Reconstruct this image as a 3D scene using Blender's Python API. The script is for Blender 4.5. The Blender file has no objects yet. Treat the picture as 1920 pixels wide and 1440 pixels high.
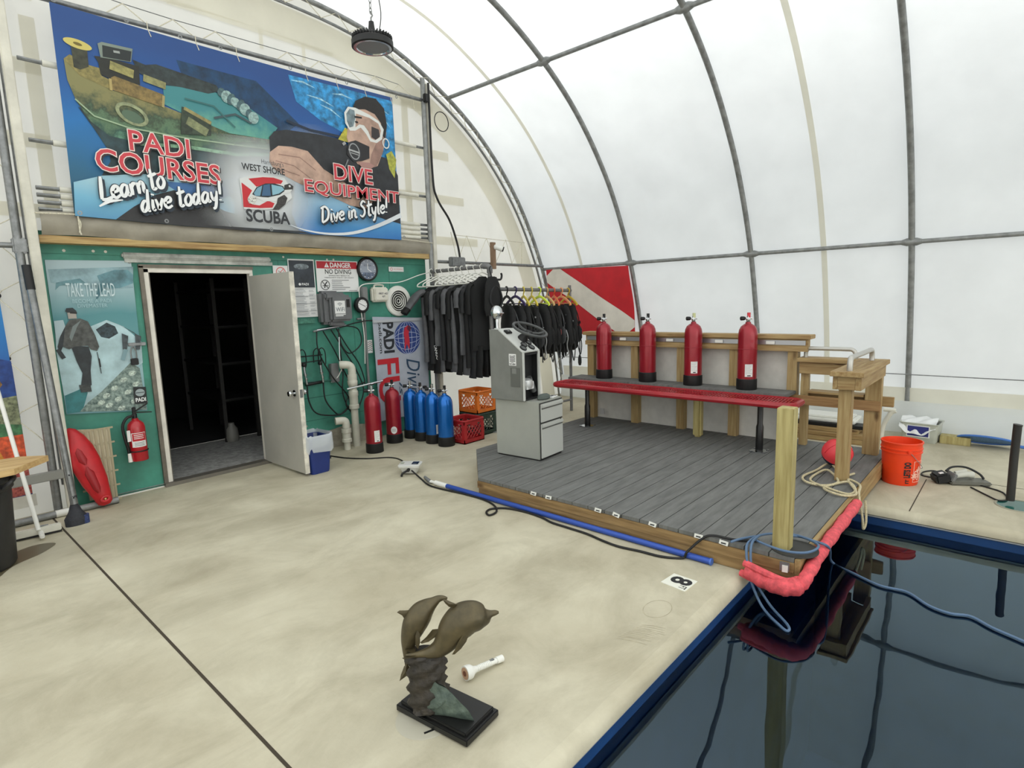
import bpy, bmesh, math, random
from mathutils import Vector, Matrix
R = math.radians
SC = bpy.context.scene
COL = SC.collection
random.seed(7)

# ---------------------------------------------------------------- camera, sky, exposure
cam_data = bpy.data.cameras.new('camera')
cam = bpy.data.objects.new('camera', cam_data)
COL.objects.link(cam)
SC.camera = cam
cam_data.sensor_width = 36
cam_data.lens = 36 * 1076.97 / 1920
cam_data.clip_start = 0.05
_yaw, _pit, _rol = R(42.0217), R(-8.2858), R(-1.7673)
_f = Vector((math.cos(_pit) * math.cos(_yaw), math.cos(_pit) * math.sin(_yaw), math.sin(_pit)))
_r = _f.cross(Vector((0, 0, 1))).normalized()
_u = _r.cross(_f)
_r2 = math.cos(_rol) * _r + math.sin(_rol) * _u
_u2 = -math.sin(_rol) * _r + math.cos(_rol) * _u
cm = Matrix((_r2, _u2, -_f)).transposed().to_4x4()
cm.translation = (0, 0, 1.66)
cam.matrix_world = cm

world = bpy.data.worlds.new('overcast_sky')
SC.world = world
world.use_nodes = True
wn, wl = world.node_tree.nodes, world.node_tree.links
wn.clear()
wo = wn.new('ShaderNodeOutputWorld')
wb = wn.new('ShaderNodeBackground')
wr = wn.new('ShaderNodeValToRGB')
ws = wn.new('ShaderNodeSeparateXYZ')
wm = wn.new('ShaderNodeMapRange')
wt = wn.new('ShaderNodeTexCoord')
wl.new(wt.outputs['Generated'], ws.inputs[0])
wl.new(ws.outputs['Z'], wm.inputs[0])
wm.inputs[1].default_value = -1
wm.inputs[2].default_value = 1
wl.new(wm.outputs[0], wr.inputs[0])
e = wr.color_ramp.elements
e[0].position = 0.46; e[0].color = (0.55, 0.54, 0.50, 1)
e[1].position = 0.54; e[1].color = (0.93, 0.965, 1.0, 1)
wl.new(wr.outputs[0], wb.inputs[0])
wb.inputs[1].default_value = 0.88
wl.new(wb.outputs[0], wo.inputs[0])

sun_data = bpy.data.lights.new('hazy_sun', 'SUN')
sun_data.energy = 6.0
sun_data.angle = R(12)
sun_data.color = (1.0, 0.98, 0.95)
sun = bpy.data.objects.new('hazy_sun', sun_data)
COL.objects.link(sun)
sun.rotation_euler = Vector((0.42, 0.68, -0.6)).to_track_quat('-Z', 'Y').to_euler()

SC.view_settings.view_transform = 'Standard'
SC.view_settings.look = 'None'
SC.view_settings.gamma = 1
SC.view_settings.exposure = 0.55
SC.view_settings.use_curve_mapping = False
cy = SC.cycles
cy.use_denoising = True
cy.max_bounces = 10
cy.diffuse_bounces = 6
cy.transmission_bounces = 8
cy.transparent_max_bounces = 12
cy.sample_clamp_indirect = 6
cy.caustics_reflective = False
cy.caustics_refractive = False

# ---------------------------------------------------------------- materials
def lin(c):
    return tuple((v / 255 / 12.92 if v / 255 <= 0.04045 else ((v / 255 + 0.055) / 1.055) ** 2.4) for v in c) + (1,)
_mats = {}
def M(name, rgb, rough=0.5, metal=0.0, var=0.0, scale=8.0, bump=0.0, bscale=60.0, rgb2=None, stretch=(1, 1, 1), spec=0.5, coat=0.0, detail=6):
    if name in _mats: return _mats[name]
    m = bpy.data.materials.new(name); m.use_nodes = True
    nt = m.node_tree; b = nt.nodes['Principled BSDF']
    b.inputs['Base Color'].default_value = lin(rgb)
    b.inputs['Roughness'].default_value = rough
    b.inputs['Metallic'].default_value = metal
    b.inputs['Specular IOR Level'].default_value = spec
    b.inputs['Coat Weight'].default_value = coat
    tc = mp = None
    if var or rgb2 or bump:
        tc = nt.nodes.new('ShaderNodeTexCoord'); mp = nt.nodes.new('ShaderNodeMapping')
        mp.inputs['Scale'].default_value = stretch
        nt.links.new(tc.outputs['Object'], mp.inputs[0])
    if var or rgb2:
        n = nt.nodes.new('ShaderNodeTexNoise'); n.inputs['Scale'].default_value = scale; n.inputs['Detail'].default_value = detail
        n.inputs['Roughness'].default_value = 0.6
        nt.links.new(mp.outputs[0], n.inputs['Vector'])
        r = nt.nodes.new('ShaderNodeValToRGB'); nt.links.new(n.outputs['Fac'], r.inputs[0])
        a = rgb2 if rgb2 else tuple(max(0, v * (1 - var)) for v in rgb)
        c = rgb if rgb2 else tuple(min(255, v * (1 + var * 0.6)) for v in rgb)
        r.color_ramp.elements[0].position = 0.33; r.color_ramp.elements[0].color = lin(a)
        r.color_ramp.elements[1].position = 0.67; r.color_ramp.elements[1].color = lin(c)
        nt.links.new(r.outputs[0], b.inputs['Base Color'])
    if bump:
        n2 = nt.nodes.new('ShaderNodeTexNoise'); n2.inputs['Scale'].default_value = bscale; n2.inputs['Detail'].default_value = 4
        nt.links.new(mp.outputs[0], n2.inputs['Vector'])
        bp = nt.nodes.new('ShaderNodeBump'); bp.inputs['Strength'].default_value = bump; bp.inputs['Distance'].default_value = 0.01
        nt.links.new(n2.outputs['Fac'], bp.inputs['Height']); nt.links.new(bp.outputs[0], b.inputs['Normal'])
    _mats[name] = m
    return m

def wood(name, rgb, dark, axis='z', rough=0.65):
    if name in _mats: return _mats[name]
    s = {'x': (1.2, 16, 16), 'y': (16, 1.2, 16), 'z': (16, 16, 1.2)}[axis]
    m = M(name, rgb, rough=rough, rgb2=dark, scale=2.2, stretch=s, bump=0.15, bscale=4, detail=3)
    nt = m.node_tree; b = nt.nodes['Principled BSDF']
    # small dark knots
    tc = nt.nodes.new('ShaderNodeTexCoord'); mp = nt.nodes.new('ShaderNodeMapping')
    mp.inputs['Scale'].default_value = {'x': (2.2, 6, 6), 'y': (6, 2.2, 6), 'z': (6, 6, 2.2)}[axis]
    v = nt.nodes.new('ShaderNodeTexVoronoi'); v.inputs['Scale'].default_value = 1.1
    nt.links.new(tc.outputs['Object'], mp.inputs[0]); nt.links.new(mp.outputs[0], v.inputs['Vector'])
    rp = nt.nodes.new('ShaderNodeValToRGB')
    rp.color_ramp.elements[0].position = 0.05; rp.color_ramp.elements[0].color = (0.35, 0.28, 0.2, 1)
    rp.color_ramp.elements[1].position = 0.16; rp.color_ramp.elements[1].color = (1, 1, 1, 1)
    nt.links.new(v.outputs['Distance'], rp.inputs[0])
    mx = nt.nodes.new('ShaderNodeMixRGB'); mx.blend_type = 'MULTIPLY'; mx.inputs[0].default_value = 1
    old = b.inputs['Base Color'].links[0].from_socket
    nt.links.new(old, mx.inputs[1]); nt.links.new(rp.outputs[0], mx.inputs[2]); nt.links.new(mx.outputs[0], b.inputs['Base Color'])
    return m

def fabric(name, rgb, trans, wr=0.25, stretch=(1, 1, 1), wscale=3):
    m = bpy.data.materials.new(name); m.use_nodes = True
    nt = m.node_tree; nt.nodes.clear()
    o = nt.nodes.new('ShaderNodeOutputMaterial'); mx = nt.nodes.new('ShaderNodeMixShader')
    d = nt.nodes.new('ShaderNodeBsdfDiffuse'); t = nt.nodes.new('ShaderNodeBsdfTranslucent')
    tc = nt.nodes.new('ShaderNodeTexCoord'); mp = nt.nodes.new('ShaderNodeMapping'); mp.inputs['Scale'].default_value = stretch
    n = nt.nodes.new('ShaderNodeTexNoise'); n.inputs['Scale'].default_value = wscale; n.inputs['Detail'].default_value = 5
    nt.links.new(tc.outputs['Object'], mp.inputs[0]); nt.links.new(mp.outputs[0], n.inputs['Vector'])
    r = nt.nodes.new('ShaderNodeValToRGB')
    a = lin(rgb)
    r.color_ramp.elements[0].position = 0.3; r.color_ramp.elements[0].color = (a[0] * 0.93, a[1] * 0.93, a[2] * 0.93, 1)
    r.color_ramp.elements[1].position = 0.7; r.color_ramp.elements[1].color = a
    nt.links.new(n.outputs['Fac'], r.inputs[0])
    nt.links.new(r.outputs[0], d.inputs[0]); nt.links.new(r.outputs[0], t.inputs[0])
    bp = nt.nodes.new('ShaderNodeBump'); bp.inputs['Strength'].default_value = wr; bp.inputs['Distance'].default_value = 0.03
    nt.links.new(n.outputs['Fac'], bp.inputs['Height'])
    nt.links.new(bp.outputs[0], d.inputs['Normal']); nt.links.new(bp.outputs[0], t.inputs['Normal'])
    mx.inputs[0].default_value = trans
    nt.links.new(d.outputs[0], mx.inputs[1]); nt.links.new(t.outputs[0], mx.inputs[2]); nt.links.new(mx.outputs[0], o.inputs[0])
    _mats[name] = m
    return m

# ---------------------------------------------------------------- mesh building
def smooth(pts, n=6, closed=False):
    P = [Vector(p) for p in pts]; out = []; L = len(P)
    rng = range(L) if closed else range(L - 1)
    for i in rng:
        if closed: a, b, c, d = P[(i - 1) % L], P[i], P[(i + 1) % L], P[(i + 2) % L]
        else: a, b, c, d = P[max(i - 1, 0)], P[i], P[i + 1], P[min(i + 2, L - 1)]
        for k in range(n):
            t = k / n
            out.append(0.5 * ((2 * b) + (c - a) * t + (2 * a - 5 * b + 4 * c - d) * t * t + (3 * b - a - 3 * c + d) * t ** 3))
    if not closed: out.append(P[-1])
    return out

class MB:
    def __init__(s, mtx=None):
        s.bm = bmesh.new(); s.mats = []; s.M = mtx.copy() if mtx else Matrix.Identity(4)
    def mi(s, m):
        if m not in s.mats: s.mats.append(m)
        return s.mats.index(m)
    def add(s, verts, faces, mat, sm=False):
        k = s.mi(mat); vs = [s.bm.verts.new(s.M @ Vector(v)) for v in verts]
        for f in faces:
            try:
                fc = s.bm.faces.new([vs[i] for i in f]); fc.material_index = k; fc.smooth = sm
            except ValueError: pass
        return vs
    def box(s, c, sz, mat, rot=None, bev=0.0):
        t = bmesh.new(); bmesh.ops.create_cube(t, size=1)
        for v in t.verts: v.co = Vector((v.co.x * sz[0], v.co.y * sz[1], v.co.z * sz[2]))
        if bev: bmesh.ops.bevel(t, geom=t.edges[:], offset=bev, segments=2, affect='EDGES', clamp_overlap=True)
        mt = Matrix.Translation(Vector(c))
        if rot is not None: mt = mt @ (rot if isinstance(rot, Matrix) else Matrix.Rotation(rot, 4, 'Z'))
        t.verts.index_update()
        s.add([mt @ v.co for v in t.verts], [[v.index for v in f.verts] for f in t.faces], mat, bev > 0)
        t.free()
    def span(s, a, b, mat, bev=0.0):
        s.box([(a[i] + b[i]) / 2 for i in range(3)], [abs(b[i] - a[i]) for i in range(3)], mat, None, bev)
    def tube(s, pts, r, mat, n=8, closed=False, caps=True, flat=1.0):
        P = [Vector(p) for p in pts]; L = len(P)
        rs = r if isinstance(r, (list, tuple)) else [r] * L
        T = []
        for i in range(L):
            a = P[(i - 1) % L] if closed else P[max(i - 1, 0)]
            b = P[(i + 1) % L] if closed else P[min(i + 1, L - 1)]
            d = b - a; T.append(d.normalized() if d.length > 1e-9 else Vector((0, 0, 1)))
        ref = Vector((0, 0, 1)) if abs(T[0].z) < 0.9 else Vector((1, 0, 0))
        nrm = T[0].cross(ref).normalized(); verts = []; faces = []
        for i in range(L):
            nrm = (nrm - T[i] * nrm.dot(T[i]))
            nrm = nrm.normalized() if nrm.length > 1e-6 else T[i].orthogonal().normalized()
            bn = T[i].cross(nrm)
            for k in range(n):
                a = 2 * math.pi * k / n
                verts.append(P[i] + nrm * math.cos(a) * rs[i] + bn * math.sin(a) * rs[i] * flat)
        for i in range(L if closed else L - 1):
            j = (i + 1) % L
            for k in range(n):
                k2 = (k + 1) % n
                faces.append((i * n + k, i * n + k2, j * n + k2, j * n + k))
        if caps and not closed:
            faces.append(tuple(range(n - 1, -1, -1))); faces.append(tuple((L - 1) * n + k for k in range(n)))
        s.add(verts, faces, mat, True)
    def lathe(s, prof, mat, n=24, o=(0, 0, 0), rot=None, cap=False, sx=1.0, sy=1.0, a0=0.0, a1=2 * math.pi):
        full = abs(a1 - a0 - 2 * math.pi) < 1e-6; m = n if full else n + 1
        mt = Matrix.Translation(Vector(o))
        if rot is not None: mt = mt @ rot
        verts = []; faces = []
        for (r, z) in prof:
            for k in range(m):
                a = a0 + (a1 - a0) * k / n
                verts.append(mt @ Vector((r * math.cos(a) * sx, r * math.sin(a) * sy, z)))
        for i in range(len(prof) - 1):
            for k in range(n):
                k2 = (k + 1) % m
                faces.append((i * m + k, i * m + k2, (i + 1) * m + k2, (i + 1) * m + k))
        if full and cap:
            if prof[0][0] > 1e-5: faces.append(tuple(range(m - 1, -1, -1)))
            if prof[-1][0] > 1e-5: faces.append(tuple((len(prof) - 1) * m + k for k in range(m)))
        s.add(verts, faces, mat, True)
    def loft(s, secs, mat, n=16):
        # secs: (centre, half width x, half depth y) stacked along their centres; superellipse rings in the local xy plane
        verts = []; faces = []
        for (c, a, b) in secs:
            for k in range(n):
                t = 2 * math.pi * k / n
                verts.append((c[0] + a * math.cos(t), c[1] + b * math.sin(t), c[2]))
        for i in range(len(secs) - 1):
            for k in range(n):
                k2 = (k + 1) % n
                faces.append((i * n + k, i * n + k2, (i + 1) * n + k2, (i + 1) * n + k))
        faces.append(tuple(range(n))); faces.append(tuple((len(secs) - 1) * n + k for k in range(n)))
        s.add(verts, faces, mat, True)
    def ball(s, c, r, mat, n=16, rot=None):
        r = (r, r, r) if not isinstance(r, (tuple, list)) else r
        m = max(6, n // 2); prof = [(math.sin(math.pi * i / m), -math.cos(math.pi * i / m)) for i in range(m + 1)]
        mt = Matrix.Translation(Vector(c))
        if rot is not None: mt = mt @ rot
        mt = mt @ Matrix.Diagonal((r[0], r[1], r[2], 1))
        s.lathe([(max(p[0], 0.0), p[1]) for p in prof], mat, n, rot=mt)
    def poly(s, p, z, mat):
        s.add([(q[0], q[1], z) for q in p], [tuple(range(len(p)))], mat)
    def prism(s, p, z0, z1, mat):
        n = len(p); v = [(q[0], q[1], z0) for q in p] + [(q[0], q[1], z1) for q in p]
        f = [tuple(range(n - 1, -1, -1)), tuple(range(n, 2 * n))] + [(i, (i + 1) % n, n + (i + 1) % n, n + i) for i in range(n)]
        s.add(v, f, mat)
    def rect(s, x0, y0, x1, y1, z, mat): s.poly([(x0, y0), (x1, y0), (x1, y1), (x0, y1)], z, mat)
    def ell(s, c, a, b, z, mat, rot=0, n=24, t0=0, t1=2 * math.pi):
        p = []
        full = abs(t1 - t0 - 2 * math.pi) < 1e-6
        for k in range(n if full else n + 1):
            t = t0 + (t1 - t0) * k / n; x, y = a * math.cos(t), b * math.sin(t)
            p.append((c[0] + x * math.cos(rot) - y * math.sin(rot), c[1] + x * math.sin(rot) + y * math.cos(rot)))
        s.poly(p, z, mat)
    def ring(s, c, a, b, w, z, mat, n=28, rot=0, t0=0, t1=2 * math.pi):
        v = []; f = []
        for k in range(n + 1):
            t = t0 + (t1 - t0) * k / n
            for q in (1, 0):
                x, y = (a - w * q) * math.cos(t), (b - w * q) * math.sin(t)
                v.append((c[0] + x * math.cos(rot) - y * math.sin(rot), c[1] + x * math.sin(rot) + y * math.cos(rot), z))
        for k in range(n): f.append((2 * k, 2 * k + 1, 2 * k + 3, 2 * k + 2))
        s.add(v, f, mat)
    def line(s, p, w, z, mat):
        P = [Vector((q[0], q[1], 0)) for q in p]; v = []; f = []
        for i in range(len(P)):
            d = P[min(i + 1, len(P) - 1)] - P[max(i - 1, 0)]; d = d.normalized() if d.length else Vector((1, 0, 0))
            nn = Vector((-d.y, d.x, 0)) * (w / 2 if not isinstance(w, (list, tuple)) else w[i] / 2)
            v += [tuple(P[i] + nn)[:2] + (z,), tuple(P[i] - nn)[:2] + (z,)]
        for i in range(len(P) - 1): f.append((2 * i, 2 * i + 1, 2 * i + 3, 2 * i + 2))
        s.add(v, f, mat)
    def grid(s, fn, nu, nv, mat, sm=True):
        v = [fn(i / nu, j / nv) for j in range(nv + 1) for i in range(nu + 1)]
        f = [(j * (nu + 1) + i, j * (nu + 1) + i + 1, (j + 1) * (nu + 1) + i + 1, (j + 1) * (nu + 1) + i) for j in range(nv) for i in range(nu)]
        s.add(v, f, mat, sm)
    def text(s, txt, box, z, mat, off=0.0, shear=0.0, rot=0.0, extr=0.0, warp=None, pad=0.0):
        # letters fitted to box = (x0, y0, x1, y1)
        cu = bpy.data.curves.new('t', 'FONT'); cu.body = txt; cu.offset = off; cu.shear = shear; cu.resolution_u = 3; cu.extrude = extr
        ob = bpy.data.objects.new('t', cu); me = bpy.data.meshes.new_from_object(ob)
        bx = _bounds(txt, shear)
        w, h = max(bx[2] - bx[0], 1e-6), max(bx[3] - bx[1], 1e-6)
        sx, sy = (box[2] - box[0]) / w, (box[3] - box[1]) / h
        vs = []
        for v in me.vertices:
            x, y = (v.co.x - bx[0]) * sx, (v.co.y - bx[1]) * sy
            if rot: x, y = x * math.cos(rot) - y * math.sin(rot), x * math.sin(rot) + y * math.cos(rot)
            q = (box[0] + x, box[1] + y, z + v.co.z)
            vs.append(warp(q) if warp else q)
        s.add(vs, [tuple(p.vertices) for p in me.polygons], mat)
        bpy.data.objects.remove(ob); bpy.data.meshes.remove(me); bpy.data.curves.remove(cu)
    def build(s, name, parent=None, loc=None, sharp=40):
        me = bpy.data.meshes.new(name)
        bmesh.ops.recalc_face_normals(s.bm, faces=[f for f in s.bm.faces if f.smooth])
        s.bm.to_mesh(me); s.bm.free()
        for m in s.mats: me.materials.append(m)
        try: me.set_sharp_from_angle(angle=R(sharp))
        except Exception: pass
        o = bpy.data.objects.new(name, me); COL.objects.link(o)
        if parent is not None: o.parent = parent
        if loc is not None: o.location = loc
        return o
_bc = {}
def _bounds(txt, shear):
    k = (txt, shear)
    if k not in _bc:
        cu = bpy.data.curves.new('t', 'FONT'); cu.body = txt; cu.shear = shear
        ob = bpy.data.objects.new('t', cu); me = bpy.data.meshes.new_from_object(ob)
        xs = [v.co.x for v in me.vertices]; ys = [v.co.y for v in me.vertices]
        _bc[k] = (min(xs), min(ys), max(xs), max(ys))
        bpy.data.objects.remove(ob); bpy.data.meshes.remove(me); bpy.data.curves.remove(cu)
    return _bc[k]

def tag(o, label, cat, group=None, kind=None):
    o['label'] = label; o['category'] = cat
    if group: o['group'] = group
    if kind: o['kind'] = kind
    return o
def struct(o, label=None, cat=None):
    o['kind'] = 'structure'
    if label: o['label'] = label
    if cat: o['category'] = cat
    return o
def thing(name, label, cat, loc=(0, 0, 0), rz=0.0, group=None):
    o = bpy.data.objects.new(name, None); COL.objects.link(o); o.empty_display_size = 0.1
    o.location = loc; o.rotation_euler = (0, 0, rz)
    return tag(o, label, cat, group)
def dup(root, label, loc=None, rz=None, group=None):
    r = root.copy(); COL.objects.link(r); r['label'] = label
    if loc is not None: r.location = loc
    if rz is not None: r.rotation_euler = (0, 0, rz)
    if group: r['group'] = group
    for ch in list(root.children):
        c = ch.copy(); COL.objects.link(c); c.parent = r
        for g in list(ch.children):
            d = g.copy(); COL.objects.link(d); d.parent = c
    return r
def WALL(y): return Matrix(((1, 0, 0, 0), (0, 0, -1, y), (0, 1, 0, 0), (0, 0, 0, 1)))      # local (u, v, n) -> (u, y-n, v)
def SIDE(x): return Matrix(((0, 0, -1, x), (-1, 0, 0, 0), (0, 1, 0, 0), (0, 0, 0, 1)))      # local (-y, v, n)

# common materials
STEEL = M('galvanised_steel', (132, 134, 134), 0.42, 0.75, var=0.12, scale=20)
STEELD = M('weathered_steel', (138, 140, 139), 0.5, 0.3, var=0.15, scale=12)
CHROME = M('chrome', (205, 208, 210), 0.12, 1.0)
WHITE = M('white_plastic', (228, 228, 222), 0.4)
OFFW = M('offwhite_plastic', (214, 212, 200), 0.5, var=0.05)
BLACK = M('black_rubber', (13, 13, 14), 0.55)
BLACKG = M('black_gloss', (14, 14, 15), 0.25)
PAPER = M('white_print', (226, 227, 226), 0.6)
INK = M('black_print', (28, 29, 31), 0.6)
GREY = M('grey_plastic', (118, 120, 120), 0.5)
ROPE = M('white_rope', (206, 200, 180), 0.8, var=0.15, scale=120)
PW_Z = wood('pine_upright', (176, 154, 108), (146, 118, 74), 'z')
PW_X = wood('pine_crosswise', (172, 148, 102), (140, 110, 68), 'x')
PW_Y = wood('pine_lengthwise', (174, 150, 104), (142, 112, 70), 'y')
PG_Z = wood('treated_post', (184, 172, 118), (150, 136, 84), 'z')
# ================================================================ the setting
XC = 3.0
HALF = [(7.97, -0.02), (7.86, 0.7), (7.72, 1.31), (7.45, 2.14), (7.10, 2.83), (6.70, 3.38), (6.15, 3.92), (5.50, 4.35), (4.70, 4.70), (3.90, 4.86), (3.0, 4.91)]
_pr = smooth([(x, 0, z) for x, z in HALF], 5)
_pl = [Vector((2 * XC - v.x, 0, v.z)) for v in reversed(_pr[:-1])]
PROF = [(v.x, v.z) for v in _pr] + [(v.x, v.z) for v in _pl]     # right foot, over the crown, left foot
def off(d):
    out = []
    for i, (x, z) in enumerate(PROF):
        a = PROF[max(i - 1, 0)]; b = PROF[min(i + 1, len(PROF) - 1)]
        t = Vector((b[0] - a[0], b[1] - a[1])).normalized(); out.append((x + t.y * d, z - t.x * d))
    return out
COVER = off(0.05)
F_ROOF = fabric('white_cover_fabric', (236, 239, 238), 0.52, 0.22, (1, 1, 1), 2.2)
F_END = fabric('white_end_fabric', (243, 242, 233), 0.62, 0.3, (1, 1, 1), 3.0)
F_FRONT = fabric('extra_light_end_sheet', (250, 250, 248), 0.86, 0.1)  # unseen end wall sheet, made clearer to let extra light in from behind
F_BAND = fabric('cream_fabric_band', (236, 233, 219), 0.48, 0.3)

def sheet(b, prof, y0, y1, mat, ny=1):
    b.grid(lambda u, v: (prof[round(u * (len(prof) - 1))][0], y0 + (y1 - y0) * v, prof[round(u * (len(prof) - 1))][1]), len(prof) - 1, ny, mat)
b = MB(); sheet(b, COVER, -9.0, 6.12, F_ROOF, 8)
struct(b.build('ceiling'), 'white translucent fabric cover arching over the whole pool', 'roof')
# doubled seams of the cover
for y, wdt, lab in ((5.22, 0.05, 'thin pale seam in the roof fabric beside the end arch'), (1.83, 0.06, 'pale fabric seam down the side wall between two steel hoops')):
    b = MB(); sheet(b, off(0.04), y - wdt / 2, y + wdt / 2, F_BAND)
    tag(b.build('fabric_seam'), lab, 'seam')
# fabric valance strip and bright ground flap on the right-hand side
b = MB(); b.grid(lambda u, v: (7.87 + 0.03 * (1 - v) + 0.004 * math.sin(u * 90), -9 + 14.9 * u, 0.36 + 0.17 * v), 60, 2, F_BAND)
tag(b.build('fabric_valance'), 'cream fabric strip running along the foot of the side wall', 'fabric strip')
b = MB(); b.grid(lambda u, v: (7.83 - 0.05 * (1 - v) ** 2 + 0.012 * math.sin(u * 70 + v * 3), -9 + 14.9 * u, 0.02 + 0.36 * v), 90, 4, F_ROOF)
tag(b.build('ground_flap'), 'white plastic ground flap tucked along the base of the side wall', 'ground flap')

# end wall of fabric with the shed notch cut out
YE = 6.10
no = [p for p in COVER if p[1] > -1]
outl = [(x, z) for x, z in no] + [(1.0, -0.02), (1.0, 2.34), (5.06, 2.34), (5.06, -0.02)]
b = MB(WALL(YE)); b.poly(outl, 0, F_END)
struct(b.build('wall_back'), 'white fabric end wall above and beside the green shed front', 'wall')
# doubled cloth along the arch; the grid strips stand in for frame shadows
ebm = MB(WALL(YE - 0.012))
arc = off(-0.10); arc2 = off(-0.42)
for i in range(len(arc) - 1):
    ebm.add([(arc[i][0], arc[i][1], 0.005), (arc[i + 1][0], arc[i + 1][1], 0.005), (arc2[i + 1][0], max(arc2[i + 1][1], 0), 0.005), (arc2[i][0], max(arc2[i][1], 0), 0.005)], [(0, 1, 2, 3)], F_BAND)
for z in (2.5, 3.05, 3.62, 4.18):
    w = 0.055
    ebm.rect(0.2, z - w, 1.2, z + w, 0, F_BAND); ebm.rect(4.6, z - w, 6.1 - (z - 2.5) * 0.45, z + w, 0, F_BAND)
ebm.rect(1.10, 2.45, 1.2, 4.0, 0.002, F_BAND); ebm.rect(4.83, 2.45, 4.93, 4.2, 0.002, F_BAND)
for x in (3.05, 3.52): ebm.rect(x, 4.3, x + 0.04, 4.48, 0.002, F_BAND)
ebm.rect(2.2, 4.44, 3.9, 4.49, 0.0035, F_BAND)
tag(ebm.build('fabric_band_frame_shadow'), 'cream doubled band and frame shadow strips on the white end wall fabric', 'fabric bands')
b = MB(WALL(-9)); b.poly([(x, z) for x, z in COVER], 0, F_FRONT)
struct(b.build('wall_front'), 'white fabric end wall behind the viewer', 'wall')

# floor slab with the pool opening, rounded coping, sawn joints
CONC = M('concrete', (202, 196, 174), 0.75, var=0.0, rgb2=(176, 168, 145), scale=1.3, bump=0.12, bscale=45, detail=9)
nt = CONC.node_tree; bs = nt.nodes['Principled BSDF']
tc2 = nt.nodes.new('ShaderNodeTexCoord'); mp2 = nt.nodes.new('ShaderNodeMapping'); mp2.inputs['Rotation'].default_value = (0, 0, R(35)); mp2.inputs['Scale'].default_value = (1.1, 2.0, 1)
n2 = nt.nodes.new('ShaderNodeTexNoise'); n2.inputs['Scale'].default_value = 1.1; n2.inputs['Detail'].default_value = 8; n2.inputs['Roughness'].default_value = 0.68; n2.inputs['Distortion'].default_value = 0.6
rp2 = nt.nodes.new('ShaderNodeValToRGB'); rp2.color_ramp.elements[0].position = 0.36; rp2.color_ramp.elements[0].color = (0.80, 0.79, 0.77, 1); rp2.color_ramp.elements[1].position = 0.56; rp2.color_ramp.elements[1].color = (1, 1, 1, 1)
mx2 = nt.nodes.new('ShaderNodeMixRGB'); mx2.blend_type = 'MULTIPLY'; mx2.inputs[0].default_value = 1
nt.links.new(tc2.outputs['Object'], mp2.inputs[0]); nt.links.new(mp2.outputs[0], n2.inputs['Vector']); nt.links.new(n2.outputs['Fac'], rp2.inputs[0])
so = bs.inputs['Base Color'].links[0].from_socket
nt.links.new(so, mx2.inputs[1]); nt.links.new(rp2.outputs[0], mx2.inputs[2]); nt.links.new(mx2.outputs[0], bs.inputs['Base Color'])
JOINT = M('joint_dirt', (62, 54, 42), 0.9)
PX0, PX1, PY0, PY1 = 0.75, 5.04, -7.5, 1.20
b = MB()
for (x0, y0, x1, y1) in ((-3, -9, PX0, 6.4), (PX1, -9, 8.6, 6.4), (PX0, PY1, PX1, 6.4), (PX0, -9, PX1, PY0)):
    b.rect(x0, y0, x1, y1, 0, CONC)
cop = [(0, 0), (0.022, -0.004), (0.042, -0.016), (0.054, -0.036), (0.058, -0.062), (0.045, -0.075), (0.0, -0.078)]
corners = [(PX0, PY0, 1, 1), (PX1, PY0, -1, 1), (PX1, PY1, -1, -1), (PX0, PY1, 1, -1)]
for i in range(4):
    p, q = corners[i], corners[(i + 1) % 4]
    v = []; f = []
    for (o, z) in cop: v += [(p[0] + p[2] * o, p[1] + p[3] * o, z), (q[0] + q[2] * o, q[1] + q[3] * o, z)]
    for k in range(len(cop) - 1): f.append((2 * k, 2 * k + 1, 2 * k + 3, 2 * k + 2))
    b.add(v, f, CONC, True)
b.rect(0.812, -9, 0.826, 5.9, 0.0008, JOINT)
b.rect(6.14, -9, 6.15, 6.2, 0.0008, JOINT)
b.rect(PX1, 0.560, 6.0, 0.568, 0.0008, JOINT)
SCUFF = M('scuffed_concrete', (172, 164, 140), 0.8, var=0.1, scale=30)
random.seed(2)
for i in range(11):
    a_ = Vector((2.26 + i * 0.018, 1.40 - i * 0.004, 0.0007)); b.line([(a_.x, a_.y), (a_.x + 0.03, a_.y - 0.05 - 0.03 * random.random()), (a_.x + 0.045, a_.y - 0.11 - 0.04 * random.random())], [0.003, 0.007, 0.002], 0.0007, SCUFF)
b.ring((2.63, 1.37), 0.10, 0.07, 0.004, 0.0007, SCUFF, 28)
struct(b.build('floor'), 'tan concrete pool surround with a sawn joint', 'floor')

# green shed front
GREEN = M('teal_paint', (66, 138, 120), 0.55, var=0.14, scale=3, bump=0.15, bscale=9)
GREEND = M('teal_paint_recess', (42, 96, 84), 0.6)
TEALB = M('scuffed_paint', (70, 128, 110), 0.6, var=0.3, scale=25)
YW = 6.05
b = MB(WALL(YW))
b.span((1.0, 0, -0.04), (1.70, 2.34, 0), GREEN)
b.span((2.735, 0, -0.04), (5.06, 2.34, 0), GREEN)
b.span((1.70, 2.07, -0.04), (2.735, 2.34, 0), GREEN)
for x in (3.02, 3.9, 4.46): b.rect(x, 0.25, x + 0.006, 2.2, 0.001, GREEND)          # board seams
b.span((1.01, 1.99 + 0.17, 0), (5.04, 1.99 + 0.245, 0.012), GREEN)
b.rect(2.75, 0.62, 4.2, 0.63, 0.001, GREEND); b.rect(2.75, 0.36, 4.2, 0.366, 0.001, GREEND)
for x, z in [(1.174,2.184),(1.378,2.188),(1.467,2.187),(3.083,2.197),(3.604,2.185),(3.686,2.187),(4.87,1.79),(1.884,2.069)]: b.ell((x, z), 0.012, 0.012, 0.0135, OFFW, 0, 10)
struct(b.build('wall_shed'), 'teal painted wooden front of the shed', 'wall')
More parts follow.
